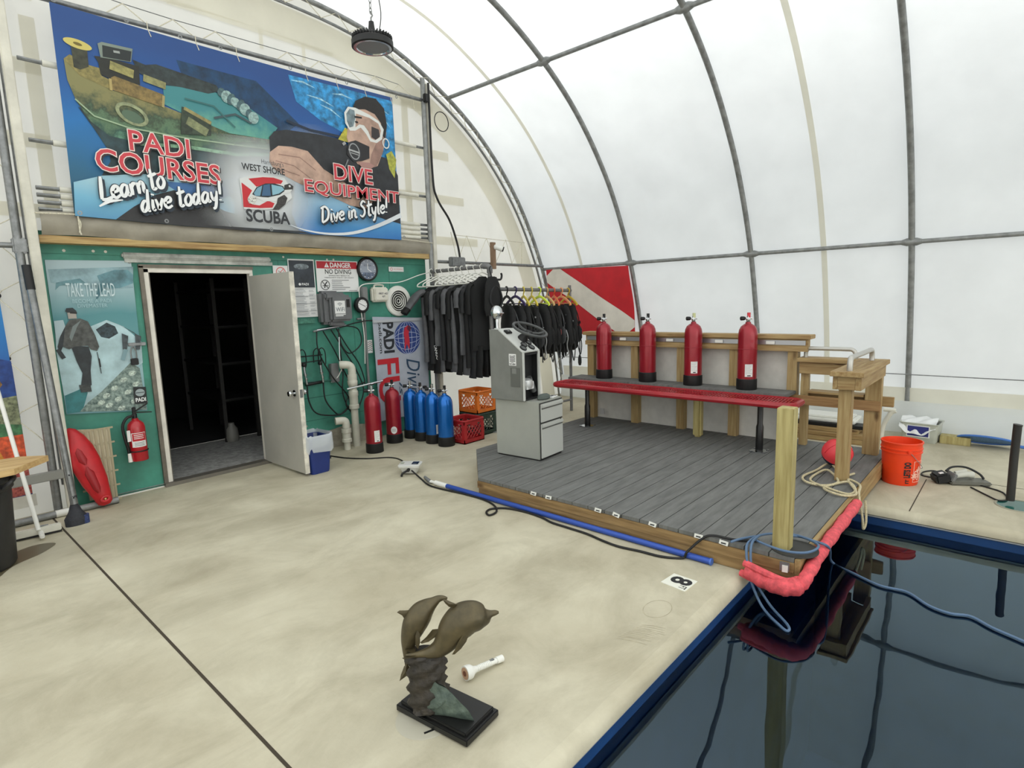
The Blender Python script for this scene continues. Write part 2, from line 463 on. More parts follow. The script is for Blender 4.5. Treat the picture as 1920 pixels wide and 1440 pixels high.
b = MB(WALL(YW)); CB = M('old_concrete', (150, 144, 130), 0.85, var=0.2, scale=9)
b.prism([(3.05, 0), (4.16, 0), (4.16, 0.17), (3.72, 0.24), (3.4, 0.2), (3.2, 0.12), (3.05, 0.1)], 0, 0.03, CB)
b.span((1.26, 0, 0), (1.70, 0.012, 0.015), WHITE)
struct(b.build('baseboard_shed'), 'rough concrete footing along the bottom of the green wall', 'footing')
# dark room behind the doorway
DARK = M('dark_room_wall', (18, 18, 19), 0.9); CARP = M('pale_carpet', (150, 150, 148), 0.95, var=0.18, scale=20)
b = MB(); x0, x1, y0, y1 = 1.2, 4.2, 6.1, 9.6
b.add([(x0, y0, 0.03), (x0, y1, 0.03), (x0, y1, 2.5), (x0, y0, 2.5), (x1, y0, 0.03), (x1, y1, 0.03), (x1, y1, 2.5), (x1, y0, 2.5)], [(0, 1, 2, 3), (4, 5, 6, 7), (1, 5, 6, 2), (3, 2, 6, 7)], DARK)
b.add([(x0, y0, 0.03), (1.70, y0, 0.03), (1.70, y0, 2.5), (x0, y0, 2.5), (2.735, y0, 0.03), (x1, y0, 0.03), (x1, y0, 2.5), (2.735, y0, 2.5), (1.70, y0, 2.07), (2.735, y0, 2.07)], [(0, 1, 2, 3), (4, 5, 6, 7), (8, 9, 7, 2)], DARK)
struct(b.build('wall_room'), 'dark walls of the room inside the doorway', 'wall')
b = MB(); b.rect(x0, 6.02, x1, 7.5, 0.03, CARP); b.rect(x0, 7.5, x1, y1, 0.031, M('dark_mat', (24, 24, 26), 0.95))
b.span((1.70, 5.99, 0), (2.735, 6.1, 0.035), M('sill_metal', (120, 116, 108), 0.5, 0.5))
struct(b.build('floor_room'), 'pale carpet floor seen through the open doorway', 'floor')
# things inside the dark room
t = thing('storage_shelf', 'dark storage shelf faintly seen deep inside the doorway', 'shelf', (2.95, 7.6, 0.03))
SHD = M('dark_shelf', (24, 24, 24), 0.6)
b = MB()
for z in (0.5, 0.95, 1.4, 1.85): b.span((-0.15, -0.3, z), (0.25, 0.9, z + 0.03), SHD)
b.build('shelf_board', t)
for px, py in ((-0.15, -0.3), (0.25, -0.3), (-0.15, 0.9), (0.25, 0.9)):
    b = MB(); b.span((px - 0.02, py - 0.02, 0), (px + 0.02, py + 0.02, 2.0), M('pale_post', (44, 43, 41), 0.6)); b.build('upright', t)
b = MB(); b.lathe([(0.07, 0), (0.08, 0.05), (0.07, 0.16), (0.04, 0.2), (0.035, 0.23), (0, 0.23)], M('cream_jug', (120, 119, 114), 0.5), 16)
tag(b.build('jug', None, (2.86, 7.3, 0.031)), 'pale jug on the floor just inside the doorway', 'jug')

# door frame and the open leaf
FR = M('grey_frame', (112, 106, 96), 0.55, 0.3, var=0.15); WF = M('white_frame', (220, 216, 206), 0.5, var=0.06)
d = thing('door_1', 'white shed door standing open, hinged at the right of the dark doorway', 'door', (0, 0, 0)); d['kind'] = 'structure'
b = MB(WALL(YW))
b.span((1.70, 0.0, -0.05), (1.735, 2.07, 0.03), FR); b.span((1.735, 0.02, -0.05), (1.775, 2.045, 0.018), WF); b.span((1.775, 0.02, -0.05), (1.785, 2.02, 0.012), FR)
b.span((1.70, 2.055, -0.05), (2.735, 2.085, 0.03), FR); b.span((1.735, 2.015, -0.05), (2.72, 2.055, 0.018), WF)
b.span((2.70, 0.0, -0.05), (2.735, 2.07, 0.012), WF)
b.build('door_frame', d)
LF = M('door_paint', (170, 168, 160), 0.5, var=0.05, scale=2); LE = M('door_edge', (214, 210, 198), 0.5, var=0.15, scale=12)
b = MB(); b.span((2.692, 5.195, 0.03), (2.737, 6.04, 1.99), LF); b.span((2.6915, 5.189, 0.029), (2.7375, 5.197, 1.991), LE)
leaf = b.build('door_leaf', d)
b = MB()
for sx in (-1, 1):
    xk = 2.7145 + sx * 0.0225
    rt = Matrix.Rotation(R(90) * sx, 4, 'Y')
    b.lathe([(0.032, 0), (0.032, 0.006), (0.012, 0.01), (0.012, 0.03), (0.026, 0.04), (0.03, 0.052), (0.024, 0.066), (0, 0.07)], CHROME, 18, (xk, 5.275, 0.83), rt)
b.span((2.70, 5.187, 0.79), (2.73, 5.19, 0.87), STEEL)
b.build('door_handle', d)

# fluorescent strip above the door, timber header and grey flap
b = MB(WALL(YW)); WD = M('weathered_white', (176, 178, 172), 0.7, var=0.18, scale=9)
b.span((1.58, 2.135, 0.0), (2.93, 2.185, 0.05), WD, 0.012); b.span((1.6, 2.10, 0.0), (2.95, 2.135, 0.025), WD)
tag(b.build('drip_cap'), 'peeling white drip cap board above the dark doorway', 'trim board')
b = MB(WALL(YW)); b.span((1.0, 2.232, 0.0), (5.07, 2.29, 0.15), wood('header_timber', (190, 164, 110), (140, 108, 66), 'x'))
tag(b.build('header_beam'), 'long timber header over the green shed wall below the grey flap', 'beam')
# ================================================================ steel frame of the tunnel
def hoop(y, lab):
    t = thing('arch_hoop', lab, 'hoop', (0, y, 0), 0, 'steel hoops of the tunnel')
    b = MB(); b.tube([(x, 0, z) for x, z in PROF], 0.030, STEELD, 12); b.build('arch_tube', t)
    for z0 in ((7.45, 2.14), (5.52, 4.34)):
        b = MB(); b.tube([(z0[0] - 0.0, -0.09, z0[1]), (z0[0], -0.045, z0[1]), (z0[0], 0.045, z0[1]), (z0[0], 0.09, z0[1])], [0.026, 0.042, 0.042, 0.026], STEELD, 10); b.build('clamp', t)
    b = MB(); b.span((7.9, -0.06, 0), (8.06, 0.06, 0.012), STEEL); b.build('foot_plate', t)
    return t
hoop(4.34, 'grey steel hoop just right of the red flag, nearest the end wall')
hoop(2.64, 'grey steel hoop in the middle, rising behind the fourth red tank')
hoop(0.98, 'grey steel hoop standing behind the orange bucket and plastic bin')
# purlins
b = MB(); b.tube([(7.45, -9, 2.14), (7.45, 5.95, 2.14)], 0.024, STEELD, 10)
tag(b.build('purlin'), 'lower horizontal steel tube along the side wall, above the flag', 'purlin')
b = MB(); b.tube([(5.51, -9, 4.335), (5.51, 5.95, 4.335)], 0.024, STEELD, 10)
tag(b.build('purlin'), 'upper horizontal steel tube along the curved roof', 'purlin')
b = MB(); b.tube([(7.80, -9, 0.69), (7.80, 5.9, 0.69)], 0.006, STEEL, 6)
tag(b.build('tension_cable'), 'thin cable strung low along the white side wall', 'cable')
# end arch: two chords with lacing rope
t = thing('arch_truss', 'double tubed steel end arch laced to the fabric end wall', 'arch', (0, 5.97, 0))
o1 = off(0.0); o2 = off(-0.13)
b = MB(); b.tube([(x, 0, z) for x, z in o1], 0.028, STEELD, 10); b.build('outer_chord', t)
b = MB(); b.tube([(x, 0, z) for x, z in o2 if z > -0.1], 0.016, STEEL, 8); b.build('inner_chord', t)
b = MB(); pts = []
for i in range(2, len(o1) - 2, 1): pts.append(((o1[i] if i % 2 else o2[i])[0], -0.02, (o1[i] if i % 2 else o2[i])[1]))
b.tube(pts, 0.005, ROPE, 5); b.build('lacing', t)
# posts of the lifting curtain door
CRM = M('cream_channel', (206, 203, 190), 0.55, var=0.08, scale=5)
t = thing('door_post', 'steel post with cream track channel left of the green wall', 'post', (1.0, 5.9, 0), 0, 'curtain door posts')
b = MB(); b.tube([(-0.13, 0.02, 0.03), (-0.13, 0.02, 4.35)], 0.03, STEEL, 12); b.build('post_tube', t)
b = MB(); b.tube([(-0.06, 0.03, 0.25), (-0.06, 0.03, 4.45)], 0.024, STEELD, 12); b.build('post_tube', t)
b = MB(); b.span((-0.075, -0.05, 0.02), (-0.01, 0.0, 4.4), CRM, 0.006); b.build('track_channel', t)
b = MB(); b.span((-0.17, -0.01, 2.14), (-0.08, 0.06, 2.26), STEEL, 0.01); b.build('clamp', t)
t = thing('door_post', 'steel post with conduit between shed and clothes rack', 'post', (5.06, 5.9, 0), 0, 'curtain door posts')
b = MB(); b.tube([(-0.02, 0, 0.0), (-0.02, 0, 4.45)], 0.03, STEELD, 12); b.build('post_tube', t)
b = MB(); b.span((0.02, -0.01, 0.0), (0.085, 0.05, 4.4), CRM, 0.006); b.build('track_channel', t)
b = MB(); b.box((-0.03, -0.06, 4.2), (0.06, 0.05, 0.1), BLACK, None, 0.008); b.build('control_box', t)
# raised curtain door: stacked rails and grey flap
t = thing('curtain_door', 'raised fabric curtain door with stacked rails behind the big banner', 'curtain door', (0, 5.935, 0))
for z in (2.66, 2.605, 2.55, 2.495, 3.02, 3.62):
    b = MB(); b.tube([(1.03, 0, z), (1.18, 0, z)], 0.016, STEEL, 8); b.tube([(1.18, 0, z), (4.9, 0, z)], 0.024, OFFW, 10); b.tube([(4.9, 0, z), (5.05, 0, z)], 0.016, STEEL, 8)
    b.build('rail', t)
FLAP = M('grey_tarpaulin', (150, 144, 130), 0.7, var=0.08, scale=5, bump=0.3, bscale=7)
b = MB(); b.grid(lambda u, v: (1.02 + 4.05 * u, -0.03 - 0.035 * math.sin(v * 3.1) - 0.006 * math.sin(u * 60 + v * 4), 2.475 - 0.185 * v + 0.008 * math.sin(u * 25)), 80, 6, FLAP); b.build('flap', t)
# banner rail with lacing
b = MB(); b.tube([(0.92, 5.9, 4.09), (5.1, 5.9, 4.19)], 0.022, STEEL, 10)
tag(b.build('banner_rail'), 'horizontal steel tube carrying the top of the big banner', 'rail')
b = MB(); RP = [(1.537,4.273),(1.797,4.259),(2.188,4.256),(2.555,4.265),(3.272,4.28),(3.636,4.29),(4.001,4.297),(4.361,4.32),(4.709,4.309)]
top = [(x, 5.95, z) for x, z in RP]; b.tube(top, 0.004, STEEL, 5)
for i in range(1, len(top)):
    x, _, z = top[i]
    for dx in (-0.14, 0.15): b.tube([(x, 5.95, z), (x + dx, 5.905, 4.11 + 0.024 * (x + dx - 0.92))], 0.005, ROPE, 5)
    b.tube([(x + 0.15, 5.875, 4.14), (x + 0.15, 5.87, 4.08), (x + 0.17, 5.868, 4.02)], 0.004, ROPE, 5)
tag(b.build('banner_lacing'), 'zigzag of thin cords lacing the banner rail to a wire above', 'lacing cord')
# tube and lacing right of the post
b = MB(); b.tube([(5.1, 5.92, 2.2), (7.4, 5.92, 2.19)], 0.022, STEEL, 10)
tag(b.build('cross_tube'), 'horizontal steel tube above the clothes racks on the end wall', 'tube')
b = MB(); z1 = [(5.434,2.601),(5.538,2.2),(5.732,2.57),(5.9,2.21),(6.125,2.556),(6.311,2.221),(6.537,2.557),(6.665,2.215),(6.903,2.537),(6.888,2.197)]
b.tube([(x, 5.93, z) for x, z in z1], 0.005, ROPE, 5); b.tube([(5.5, 5.95, 2.57), (7.0, 5.95, 2.54)], 0.004, ROPE, 5)
tag(b.build('rope_lacing'), 'zigzag rope laced above the horizontal tube near the camera', 'rope')
b = MB(); b.tube([(0.2, 5.92, 2.2), (0.93, 5.92, 2.2)], 0.022, STEEL, 10)
tag(b.build('cross_tube'), 'short steel tube running off the left post at head height', 'tube')
b = MB(); b.tube([(-0.6, 5.86, 0.03), (1.28, 5.86, 0.03)], 0.028, STEELD, 10); b.tube([(0.84, 5.86, 0.03), (0.93, 5.86, 0.03)], 0.031, WHITE, 10)
tag(b.build('base_tube'), 'steel tube on the floor at the foot of the left fabric', 'tube')
b = MB(); b.span((0.2, 5.84, 0.32), (0.95, 5.9, 0.39), M('dull_bracket', (140, 140, 134), 0.6), 0.006)
tag(b.build('bracket_bar'), 'flat grey bar low across the left fabric, bolted to the post', 'bar')
# lacing of the left fabric
t = thing('fabric_lacing', 'cords through black eyelets tying the left fabric to its post', 'lacing cord', (0.72, 6.09, 0))
for z in (2.3, 1.82, 1.32, 0.84, 3.0, 3.6):
    b = MB(); b.lathe([(0.012, 0), (0.022, 0), (0.022, 0.004), (0.012, 0.004)], BLACK, 14, (0, 0, z), Matrix.Rotation(R(90), 4, 'X')); b.build('eyelet', t)
    b = MB(); b.tube(smooth([(0.18, -0.16, z - 0.3), (0.10, -0.11, z - 0.16), (0, -0.01, z), (0.12, -0.12, z + 0.1), (0.18, -0.16, z + 0.14)], 3), 0.004, ROPE, 5); b.build('cord', t)
# high bay lamp
t = thing('high_bay_lamp', 'black round high bay lamp hanging on a chain from the roof', 'lamp', (3.0, 4.1, 3.70))
b = MB(); b.lathe([(0.0, 0.0), (0.125, 0.0)], M('lamp_lens', (120, 122, 126), 0.35), 32, (0, 0, 0.008)); b.lathe([(0.125, 0.008), (0.13, 0), (0.15, 0.0)], CHROME, 32); b.build('lens', t)
b = MB(); b.lathe([(0.15, 0), (0.165, 0.006), (0.165, 0.05), (0.15, 0.06), (0.09, 0.065), (0.085, 0.1), (0.07, 0.115), (0.03, 0.12), (0.022, 0.18), (0.02, 0.2), (0, 0.2)], BLACK, 36)
for k in range(36):
    a = 2 * math.pi * k / 36; b.box((0.125 * math.cos(a), 0.125 * math.sin(a), 0.075), (0.07, 0.006, 0.03), BLACK, a)
b.build('housing', t)
b = MB(); b.tube([(0, 0, 0.2), (0, 0, 0.23), (0.015, 0, 0.25), (0, 0, 0.28)], 0.007, STEELD, 6)
for k in range(23):
    z = 0.28 + k * 0.041; rr = Matrix.Rotation(R(90) * (k % 2), 4, 'Z')
    b.tube([Vector((0, 0, z)) + rr @ Vector((0.011 * math.cos(q), 0, 0.026 * math.sin(q))) for q in [2 * math.pi * i / 8 for i in range(8)]], 0.0035, STEELD, 5, closed=True)
b.build('chain', t)
b = MB(); b.tube(smooth([(0.06, 0, 0.1), (0.1, 0.0, 0.3), (0.07, 0.02, 0.55), (0.0, 0, 0.8), (0, 0, 1.2)], 5), 0.004, BLACK, 5); b.build('power_cord', t)
# camera on its strut, junction box and conduit
t = thing('security_camera', 'small white security camera on a wooden strut above the racks', 'camera', (6.2, 5.88, 2.12))
b = MB(); b.span((-0.04, -0.02, 0), (0.04, 0.02, 0.38), wood('strut_timber', (142, 116, 92), (116, 92, 70), 'z')); b.build('strut', t)
b = MB(); b.ball((0.035, -0.03, 0.31), 0.04, WHITE, 14); b.tube([(0.04, -0.04, 0.31), (0.10, -0.10, 0.28)], [0.038, 0.042], WHITE, 14); b.tube([(0.10, -0.10, 0.28), (0.112, -0.112, 0.274)], [0.04, 0.034], BLACKG, 14); b.build('camera_body', t)
t = thing('junction_box', 'grey electrical box on the tube beside the right post', 'electrical box', (5.48, 5.88, 2.2))
b = MB(); b.box((0, 0, 0), (0.26, 0.07, 0.13), GREY, None, 0.01); b.build('box_body', t)
b = MB(); b.box((0, -0.038, 0), (0.24, 0.01, 0.11), STEEL, None, 0.004); b.build('box_lid', t)
b = MB(); b.tube(smooth([(5.1, 5.86, 4.4), (5.1, 5.86, 3.3), (5.16, 5.86, 3.0), (5.36, 5.86, 2.74), (5.5, 5.88, 2.45), (5.54, 5.88, 2.25)], 6), 0.014, BLACK, 8)
tag(b.build('conduit'), 'black flexible conduit curving from the post down to the grey box', 'conduit')
b = MB(); b.tube([(5.35 + 0.12 * math.cos(q), 5.92, 4.0 + 0.12 * math.sin(q)) for q in [2 * math.pi * i / 24 for i in range(24)]], 0.006, BLACK, 6, closed=True)
tag(b.build('cable_coil'), 'coil of thin black cable hung on the end arch', 'cable')
# ================================================================ the big printed banner
def grad(name, stops, lo, hi, rough=0.55, axis='Z', noise=0.0, nscale=3.0):
    # printed colour run across a banner
    m = M(name, (128, 128, 128), rough); nt = m.node_tree; b = nt.nodes['Principled BSDF']
    tc = nt.nodes.new('ShaderNodeTexCoord'); sp = nt.nodes.new('ShaderNodeSeparateXYZ'); mr = nt.nodes.new('ShaderNodeMapRange')
    nt.links.new(tc.outputs['Object'], sp.inputs[0]); mr.inputs[1].default_value = lo; mr.inputs[2].default_value = hi
    src = sp.outputs[axis]
    if noise:
        n = nt.nodes.new('ShaderNodeTexNoise'); n.inputs['Scale'].default_value = nscale; n.inputs['Detail'].default_value = 10; n.inputs['Roughness'].default_value = 0.7 if nscale > 4 else 0.5
        nt.links.new(tc.outputs['Object'], n.inputs['Vector'])
        ma = nt.nodes.new('ShaderNodeMath'); ma.operation = 'MULTIPLY_ADD'; ma.inputs[1].default_value = noise
        nt.links.new(n.outputs['Fac'], ma.inputs[0]); nt.links.new(src, ma.inputs[2]); src = ma.outputs[0]
    nt.links.new(src, mr.inputs[0])
    r = nt.nodes.new('ShaderNodeValToRGB'); nt.links.new(mr.outputs[0], r.inputs[0])
    el = r.color_ramp.elements
    el[0].position = stops[0][0]; el[0].color = lin(stops[0][1]); el[1].position = stops[-1][0]; el[1].color = lin(stops[-1][1])
    for p, c in stops[1:-1]: q = el.new(p); q.color = lin(c)
    nt.links.new(r.outputs[0], b.inputs['Base Color'])
    return m
def C(rgb, var=0.0, scale=20, rgb2=None): return M('print_%d_%d_%d%s' % (rgb + (('v%d' % scale) if (var or rgb2) else '',)), rgb, 0.55, var=var, scale=scale, rgb2=rgb2)
def glow(name, rgb, cx, cz, r, amax):
    # soft printed flare that fades out into the picture around it
    m = M(name, rgb, 0.55); nt = m.node_tree; b = nt.nodes['Principled BSDF']; out = nt.nodes['Material Output']
    tc = nt.nodes.new('ShaderNodeTexCoord'); vm = nt.nodes.new('ShaderNodeVectorMath'); vm.operation = 'MULTIPLY'; vm.inputs[1].default_value = (1, 0, 1)
    vd = nt.nodes.new('ShaderNodeVectorMath'); vd.operation = 'DISTANCE'; vd.inputs[1].default_value = (cx, 0, cz)
    mr = nt.nodes.new('ShaderNodeMapRange'); mr.interpolation_type = 'SMOOTHSTEP'; mr.inputs[1].default_value = r * 0.15; mr.inputs[2].default_value = r; mr.inputs[3].default_value = amax; mr.inputs[4].default_value = 0
    nt.links.new(tc.outputs['Object'], vm.inputs[0]); nt.links.new(vm.outputs[0], vd.inputs[0]); nt.links.new(vd.outputs['Value'], mr.inputs[0])
    tr_ = nt.nodes.new('ShaderNodeBsdfTransparent'); mx_ = nt.nodes.new('ShaderNodeMixShader')
    nt.links.new(mr.outputs[0], mx_.inputs[0]); nt.links.new(tr_.outputs[0], mx_.inputs[1]); nt.links.new(b.outputs[0], mx_.inputs[2]); nt.links.new(mx_.outputs[0], out.inputs[0])
    return m
BW = WALL(5.87)
t = thing('hanging_banner', 'large blue scuba banner with shipwreck and diver hung above the doorway', 'banner', (0, 0, 0))
b = MB(BW)
SEA = grad('banner_sea', ((0, (40, 76, 90)), (0.25, (36, 96, 130)), (0.5, (30, 108, 172)), (0.72, (28, 84, 150)), (1, (32, 70, 130))), 2.6, 4.1, noise=0.3, nscale=2)
outline = [(1.268,4.071),(1.878,4.068),(2.585,4.068),(3.584,4.077),(4.53,4.101),(4.533,3.388),(4.536,2.441),(3.192,2.433),(2.089,2.43),(1.245,2.45),(1.261,3.256)]
b.prism(outline, -0.004, 0, SEA)
k = [0.0005]
def Z():
    k[0] += 0.0004; return k[0]
def P(pts, mat): b.poly(pts, Z(), mat)
P([(2.151,3.885),(2.872,3.882),(3.293,3.564),(3.042,3.359),(2.569,3.408),(2.25,3.555)], C((20, 58, 92), 0.3, 9))
P([(3.218,4.028),(3.84,4.046),(4.527,4.058),(4.531,3.263),(4.192,3.156),(3.901,3.551),(3.547,3.651),(3.283,3.783)], C((44, 132, 186), 0.35, 14))
for p, q in ([(3.243,3.982),(3.512,3.968)], [(3.411,3.876),(3.723,3.825)], [(3.561,3.812),(3.813,3.721)], [(3.714,3.956),(3.969,3.957)], [(4.183,3.982),(4.46,3.893)], [(4.251,3.909),(4.48,3.746)]):
    b.line([p, ((p[0] + q[0]) / 2, (p[1] + q[1]) / 2 + 0.02), q], [0.004, 0.02, 0.004], Z(), C((150, 196, 220), 0.3, 30))
# ship: dark under side, hull, deck
P([(1.583,2.982),(1.458,2.779),(1.754,2.849),(2.045,2.875),(2.366,2.849),(2.626,2.957),(2.999,3.196),(2.169,3.205)], C((46, 60, 64), 0.25, 5))
P([(1.366,3.319),(1.454,3.172),(1.546,2.998),(1.544,2.803),(2.04,2.823),(2.736,3.013),(3,3.207),(2.175,3.262),(1.573,3.237)], C((40, 62, 66), 0.35, 8))
HULL = grad('hull_print', ((0, (30, 62, 64)), (0.3, (62, 116, 104)), (0.45, (96, 142, 116)), (0.58, (44, 76, 66)), (0.72, (90, 118, 88)), (0.82, (56, 72, 54)), (1, (128, 124, 80))), 3.0, 3.75, noise=0.55, nscale=9)
P([(1.312,3.668),(1.318,3.51),(1.36,3.359),(1.441,3.219),(1.561,3.128),(1.782,3.111),(2.162,3.144),(2.592,3.132),(2.943,3.198),(2.997,3.351),(2.613,3.343),(2.169,3.423),(1.978,3.468),(1.603,3.505),(1.409,3.573),(1.35,3.67)], HULL)
DECK = grad('deck_print', ((0, (70, 130, 124)), (0.5, (120, 180, 150)), (1, (62, 130, 134))), 3.1, 3.8, noise=0.6, nscale=6)
P([(2.017,3.637),(2.217,3.667),(2.45,3.684),(2.793,3.601),(3.053,3.475),(2.957,3.344),(2.562,3.333),(2.169,3.427),(2.013,3.476)], DECK)
P([(1.8,3.791),(1.895,3.773),(1.98,3.8),(2.14,3.784),(2.48,3.748),(2.509,3.698),(2.399,3.654),(2.171,3.656),(1.996,3.641),(1.83,3.696)], C((44, 54, 54), 0.3, 20))
TAN = C((150, 138, 82), 0.0, 22, (98, 92, 54))
P([(1.312,3.668),(1.355,3.711),(1.473,3.662),(1.549,3.658),(1.557,3.602),(1.615,3.583),(1.606,3.506),(1.408,3.565),(1.339,3.635)], TAN)
P([(1.522,3.745),(1.612,3.757),(1.843,3.747),(1.835,3.594),(1.612,3.591),(1.551,3.609),(1.546,3.698)], C((36, 38, 32), 0.2, 20))
P([(1.371,3.787),(1.479,3.81),(1.475,3.647),(1.413,3.61),(1.372,3.62)], C((56, 58, 44), 0.3, 20))
e = [(1.418,3.805),(1.48,3.822)]
b.ell(e[0], 0.095, 0.035, Z(), C((196, 182, 100)), -0.1); b.ell(e[0], 0.03, 0.012, Z(), C((110, 96, 40)), -0.1)
P([(1.556,3.848),(1.587,3.869),(1.81,3.878),(1.786,3.766),(1.566,3.744)], C((120, 132, 122))); P([(1.588,3.845),(1.799,3.854),(1.782,3.769),(1.582,3.753)], C((34, 40, 40)))
b.line([(1.664,3.817),(1.71,3.821)], 0.018, Z(), C((150, 156, 152)))
P([(1.621,3.601),(1.65,3.621),(2.013,3.556),(2.007,3.466),(1.976,3.45),(1.614,3.507)], C((128, 108, 62), 0.25, 25)); 
b.line([(1.625,3.702),(1.795,3.67)], 0.07, Z(), C((150, 144, 88), 0.2, 25)); b.line([(1.866,3.662),(2.038,3.633)], 0.06, Z(), C((140, 138, 92), 0.2, 25))
b.line([(1.616,3.592),(1.613,3.499)], 0.02, Z(), C((170, 152, 96))); b.line([(2.012,3.547),(1.997,3.446)], 0.02, Z(), C((160, 146, 96)))
e = [(1.747,3.336),(1.833,3.354)]
b.ring(e[0], 0.125, 0.085, 0.028, Z(), C((140, 148, 112), 0.2, 30), 28, -0.35); b.ell((e[0][0], e[0][1] - 0.02), 0.08, 0.045, Z(), C((82, 104, 84)), -0.3)
P([(2.153,3.488),(2.398,3.408),(2.385,3.277),(2.119,3.243)], C((48, 60, 46), 0.3, 30)); b.line([(2.186,3.376),(2.354,3.295)], 0.075, Z(), C((122, 128, 92), 0.25, 20)); b.line([(2.17,3.478),(2.396,3.389)], 0.03, Z(), C((150, 140, 90), 0.2, 20))
b.line([(1.351,3.373),(1.468,3.266),(1.706,3.22),(2.125,3.216),(2.602,3.232),(2.948,3.25)], 0.012, Z(), C((150, 172, 140)))
b.line([(1.781,3.102),(2.162,3.139),(2.593,3.142),(2.943,3.192)], 0.03, Z(), C((130, 172, 140), 0.2, 20))
for i, (x, z) in enumerate([(2.518,3.691),(2.565,3.663),(2.603,3.648),(2.646,3.628),(2.69,3.613),(2.728,3.582),(2.767,3.551),(2.806,3.519)]):
    b.ell((x, z), 0.05 if i % 2 else 0.035, 0.06 if i % 3 else 0.045, Z(), C((142, 170, 166) if i % 2 else (70, 96, 100), 0.25, 40), -0.5, 12)
b.line([(2.426,3.442),(2.63,3.517),(2.78,3.463)], 0.02, Z(), C((60, 80, 84))); b.line([(2.184,3.563),(2.436,3.549),(2.618,3.393)], 0.014, Z(), C((56, 104, 104)))
# pale swooshes along the bottom
P([(1.265,2.716),(1.467,2.793),(1.753,2.845),(2.045,2.87),(2.365,2.84),(2.55,2.697),(2.503,2.435),(2.089,2.43),(1.245,2.45)], grad('banner_pale', ((0, (70, 128, 170)), (0.6, (112, 172, 200)), (1, (150, 190, 205))), 2.45, 2.85, noise=0.2, nscale=2))
P([(1.908,2.806),(2.174,2.816),(2.461,2.817),(2.559,2.788),(2.451,2.717),(2.114,2.681)], C((64, 108, 160)))
P([(1.527,2.443),(1.674,2.563),(1.852,2.68),(2.009,2.74),(2.208,2.691),(2.439,2.596),(2.691,2.547),(2.734,2.425),(2.089,2.43)], C((46, 46, 48), 0.15, 6))
P([(3.221,3.091),(3.621,3.012),(4.102,2.952),(4.542,2.856),(4.536,2.441),(3.192,2.433),(3.121,2.636)], grad('banner_blue_foot', ((0, (26, 88, 170)), (0.5, (70, 140, 196)), (1, (140, 184, 212))), 2.42, 2.9, noise=0.2, nscale=2))
P([(2.603,2.447),(2.967,2.542),(3.107,2.482),(3.347,2.437),(2.844,2.432)], C((50, 54, 58), 0.2, 6))
gc = [(2.835,2.809),(3.413,3.19),(2.68,2.432)]
P([(2.089,3.292),(4.364,3.423),(4.409,2.465),(2.091,2.45)], glow('flare_centre', (218, 222, 224), gc[0][0], gc[0][1], 0.72, 0.96))
P([(2.528,3.497),(4.5,3.689),(4.465,2.469),(2.424,2.45)], glow('flare_hand', (200, 206, 210), gc[1][0], gc[1][1], 0.45, 0.6))
# diver
SUIT = C((40, 42, 46), 0.25, 7)
P([(2.948,3.363),(3.004,3.43),(3.138,3.471),(3.47,3.489),(3.794,3.492),(3.89,3.405),(4.211,3.398),(4.437,3.373),(4.535,3.201),(4.534,2.633),(4.306,2.666),(4.084,2.721),(3.839,2.788),(3.747,2.924),(3.496,3.063),(3.319,3.176),(3.144,3.219),(2.944,3.208)], SUIT)
b.line([(3.147,3.561),(3.41,3.516),(3.796,3.515)], 0.028, Z(), C((26, 40, 60)))
P([(3.74,3.482),(3.839,3.625),(3.906,3.603),(3.874,3.471)], C((176, 168, 60), 0.2, 30)); P([(4.379,3.425),(4.46,3.475),(4.524,3.386),(4.484,3.164),(4.413,3.259)], C((168, 170, 70), 0.2, 30))
SKIN = C((190, 158, 140), 0.12, 8); SKIND = C((150, 118, 106), 0.15, 8)
P([(2.94,3.218),(3.037,3.296),(3.182,3.31),(3.36,3.296),(3.534,3.135),(3.757,3.04),(3.943,2.946),(4.172,2.899),(4.088,2.77),(3.839,2.782),(3.481,2.893),(3.238,2.947),(3.095,2.999),(2.969,3.056),(2.925,3.122)], SKIN)
for pts_ in ([(3.029,3.211),(3.262,3.216),(3.437,3.111)], [(2.994,3.143),(3.194,3.12),(3.367,3.018)], [(3.044,3.066),(3.246,3.03)]): b.line(pts_, 0.01, Z(), SKIND)
P([(3.878,3.677),(3.974,3.851),(4.179,3.935),(4.368,3.88),(4.398,3.67),(4.335,3.448),(4.246,3.272),(4.109,3.216),(3.968,3.255),(3.887,3.376),(3.851,3.525)], SKIN)
P([(4.269,3.575),(4.367,3.665),(4.335,3.448),(4.231,3.269),(4.123,3.218),(4.166,3.391)], SKIND)
HAIR = C((30, 26, 25), 0.2, 30)
P([(3.946,3.839),(3.995,3.941),(4.128,4.016),(4.274,4.026),(4.387,3.938),(4.412,3.757),(4.376,3.594),(4.327,3.645),(4.329,3.765),(4.246,3.849),(4.117,3.875)], HAIR)
WHM = C((214, 216, 212)); LENS = C((112, 128, 134), 0.3, 12)
P([(3.839,3.783),(3.892,3.856),(3.989,3.865),(4.171,3.828),(4.3,3.783),(4.362,3.7),(4.33,3.586),(4.251,3.53),(4.163,3.533),(4.11,3.606),(4.043,3.663),(3.969,3.615),(3.899,3.602),(3.843,3.671)], WHM)
P([(3.865,3.777),(3.911,3.837),(3.973,3.833),(3.98,3.755),(3.945,3.656),(3.895,3.635),(3.866,3.698)], LENS)
P([(3.991,3.803),(4.168,3.793),(4.29,3.752),(4.322,3.68),(4.293,3.598),(4.231,3.557),(4.173,3.57),(4.142,3.641),(4.089,3.695),(4.025,3.694),(3.972,3.65)], C((170, 140, 124), 0.12, 12))
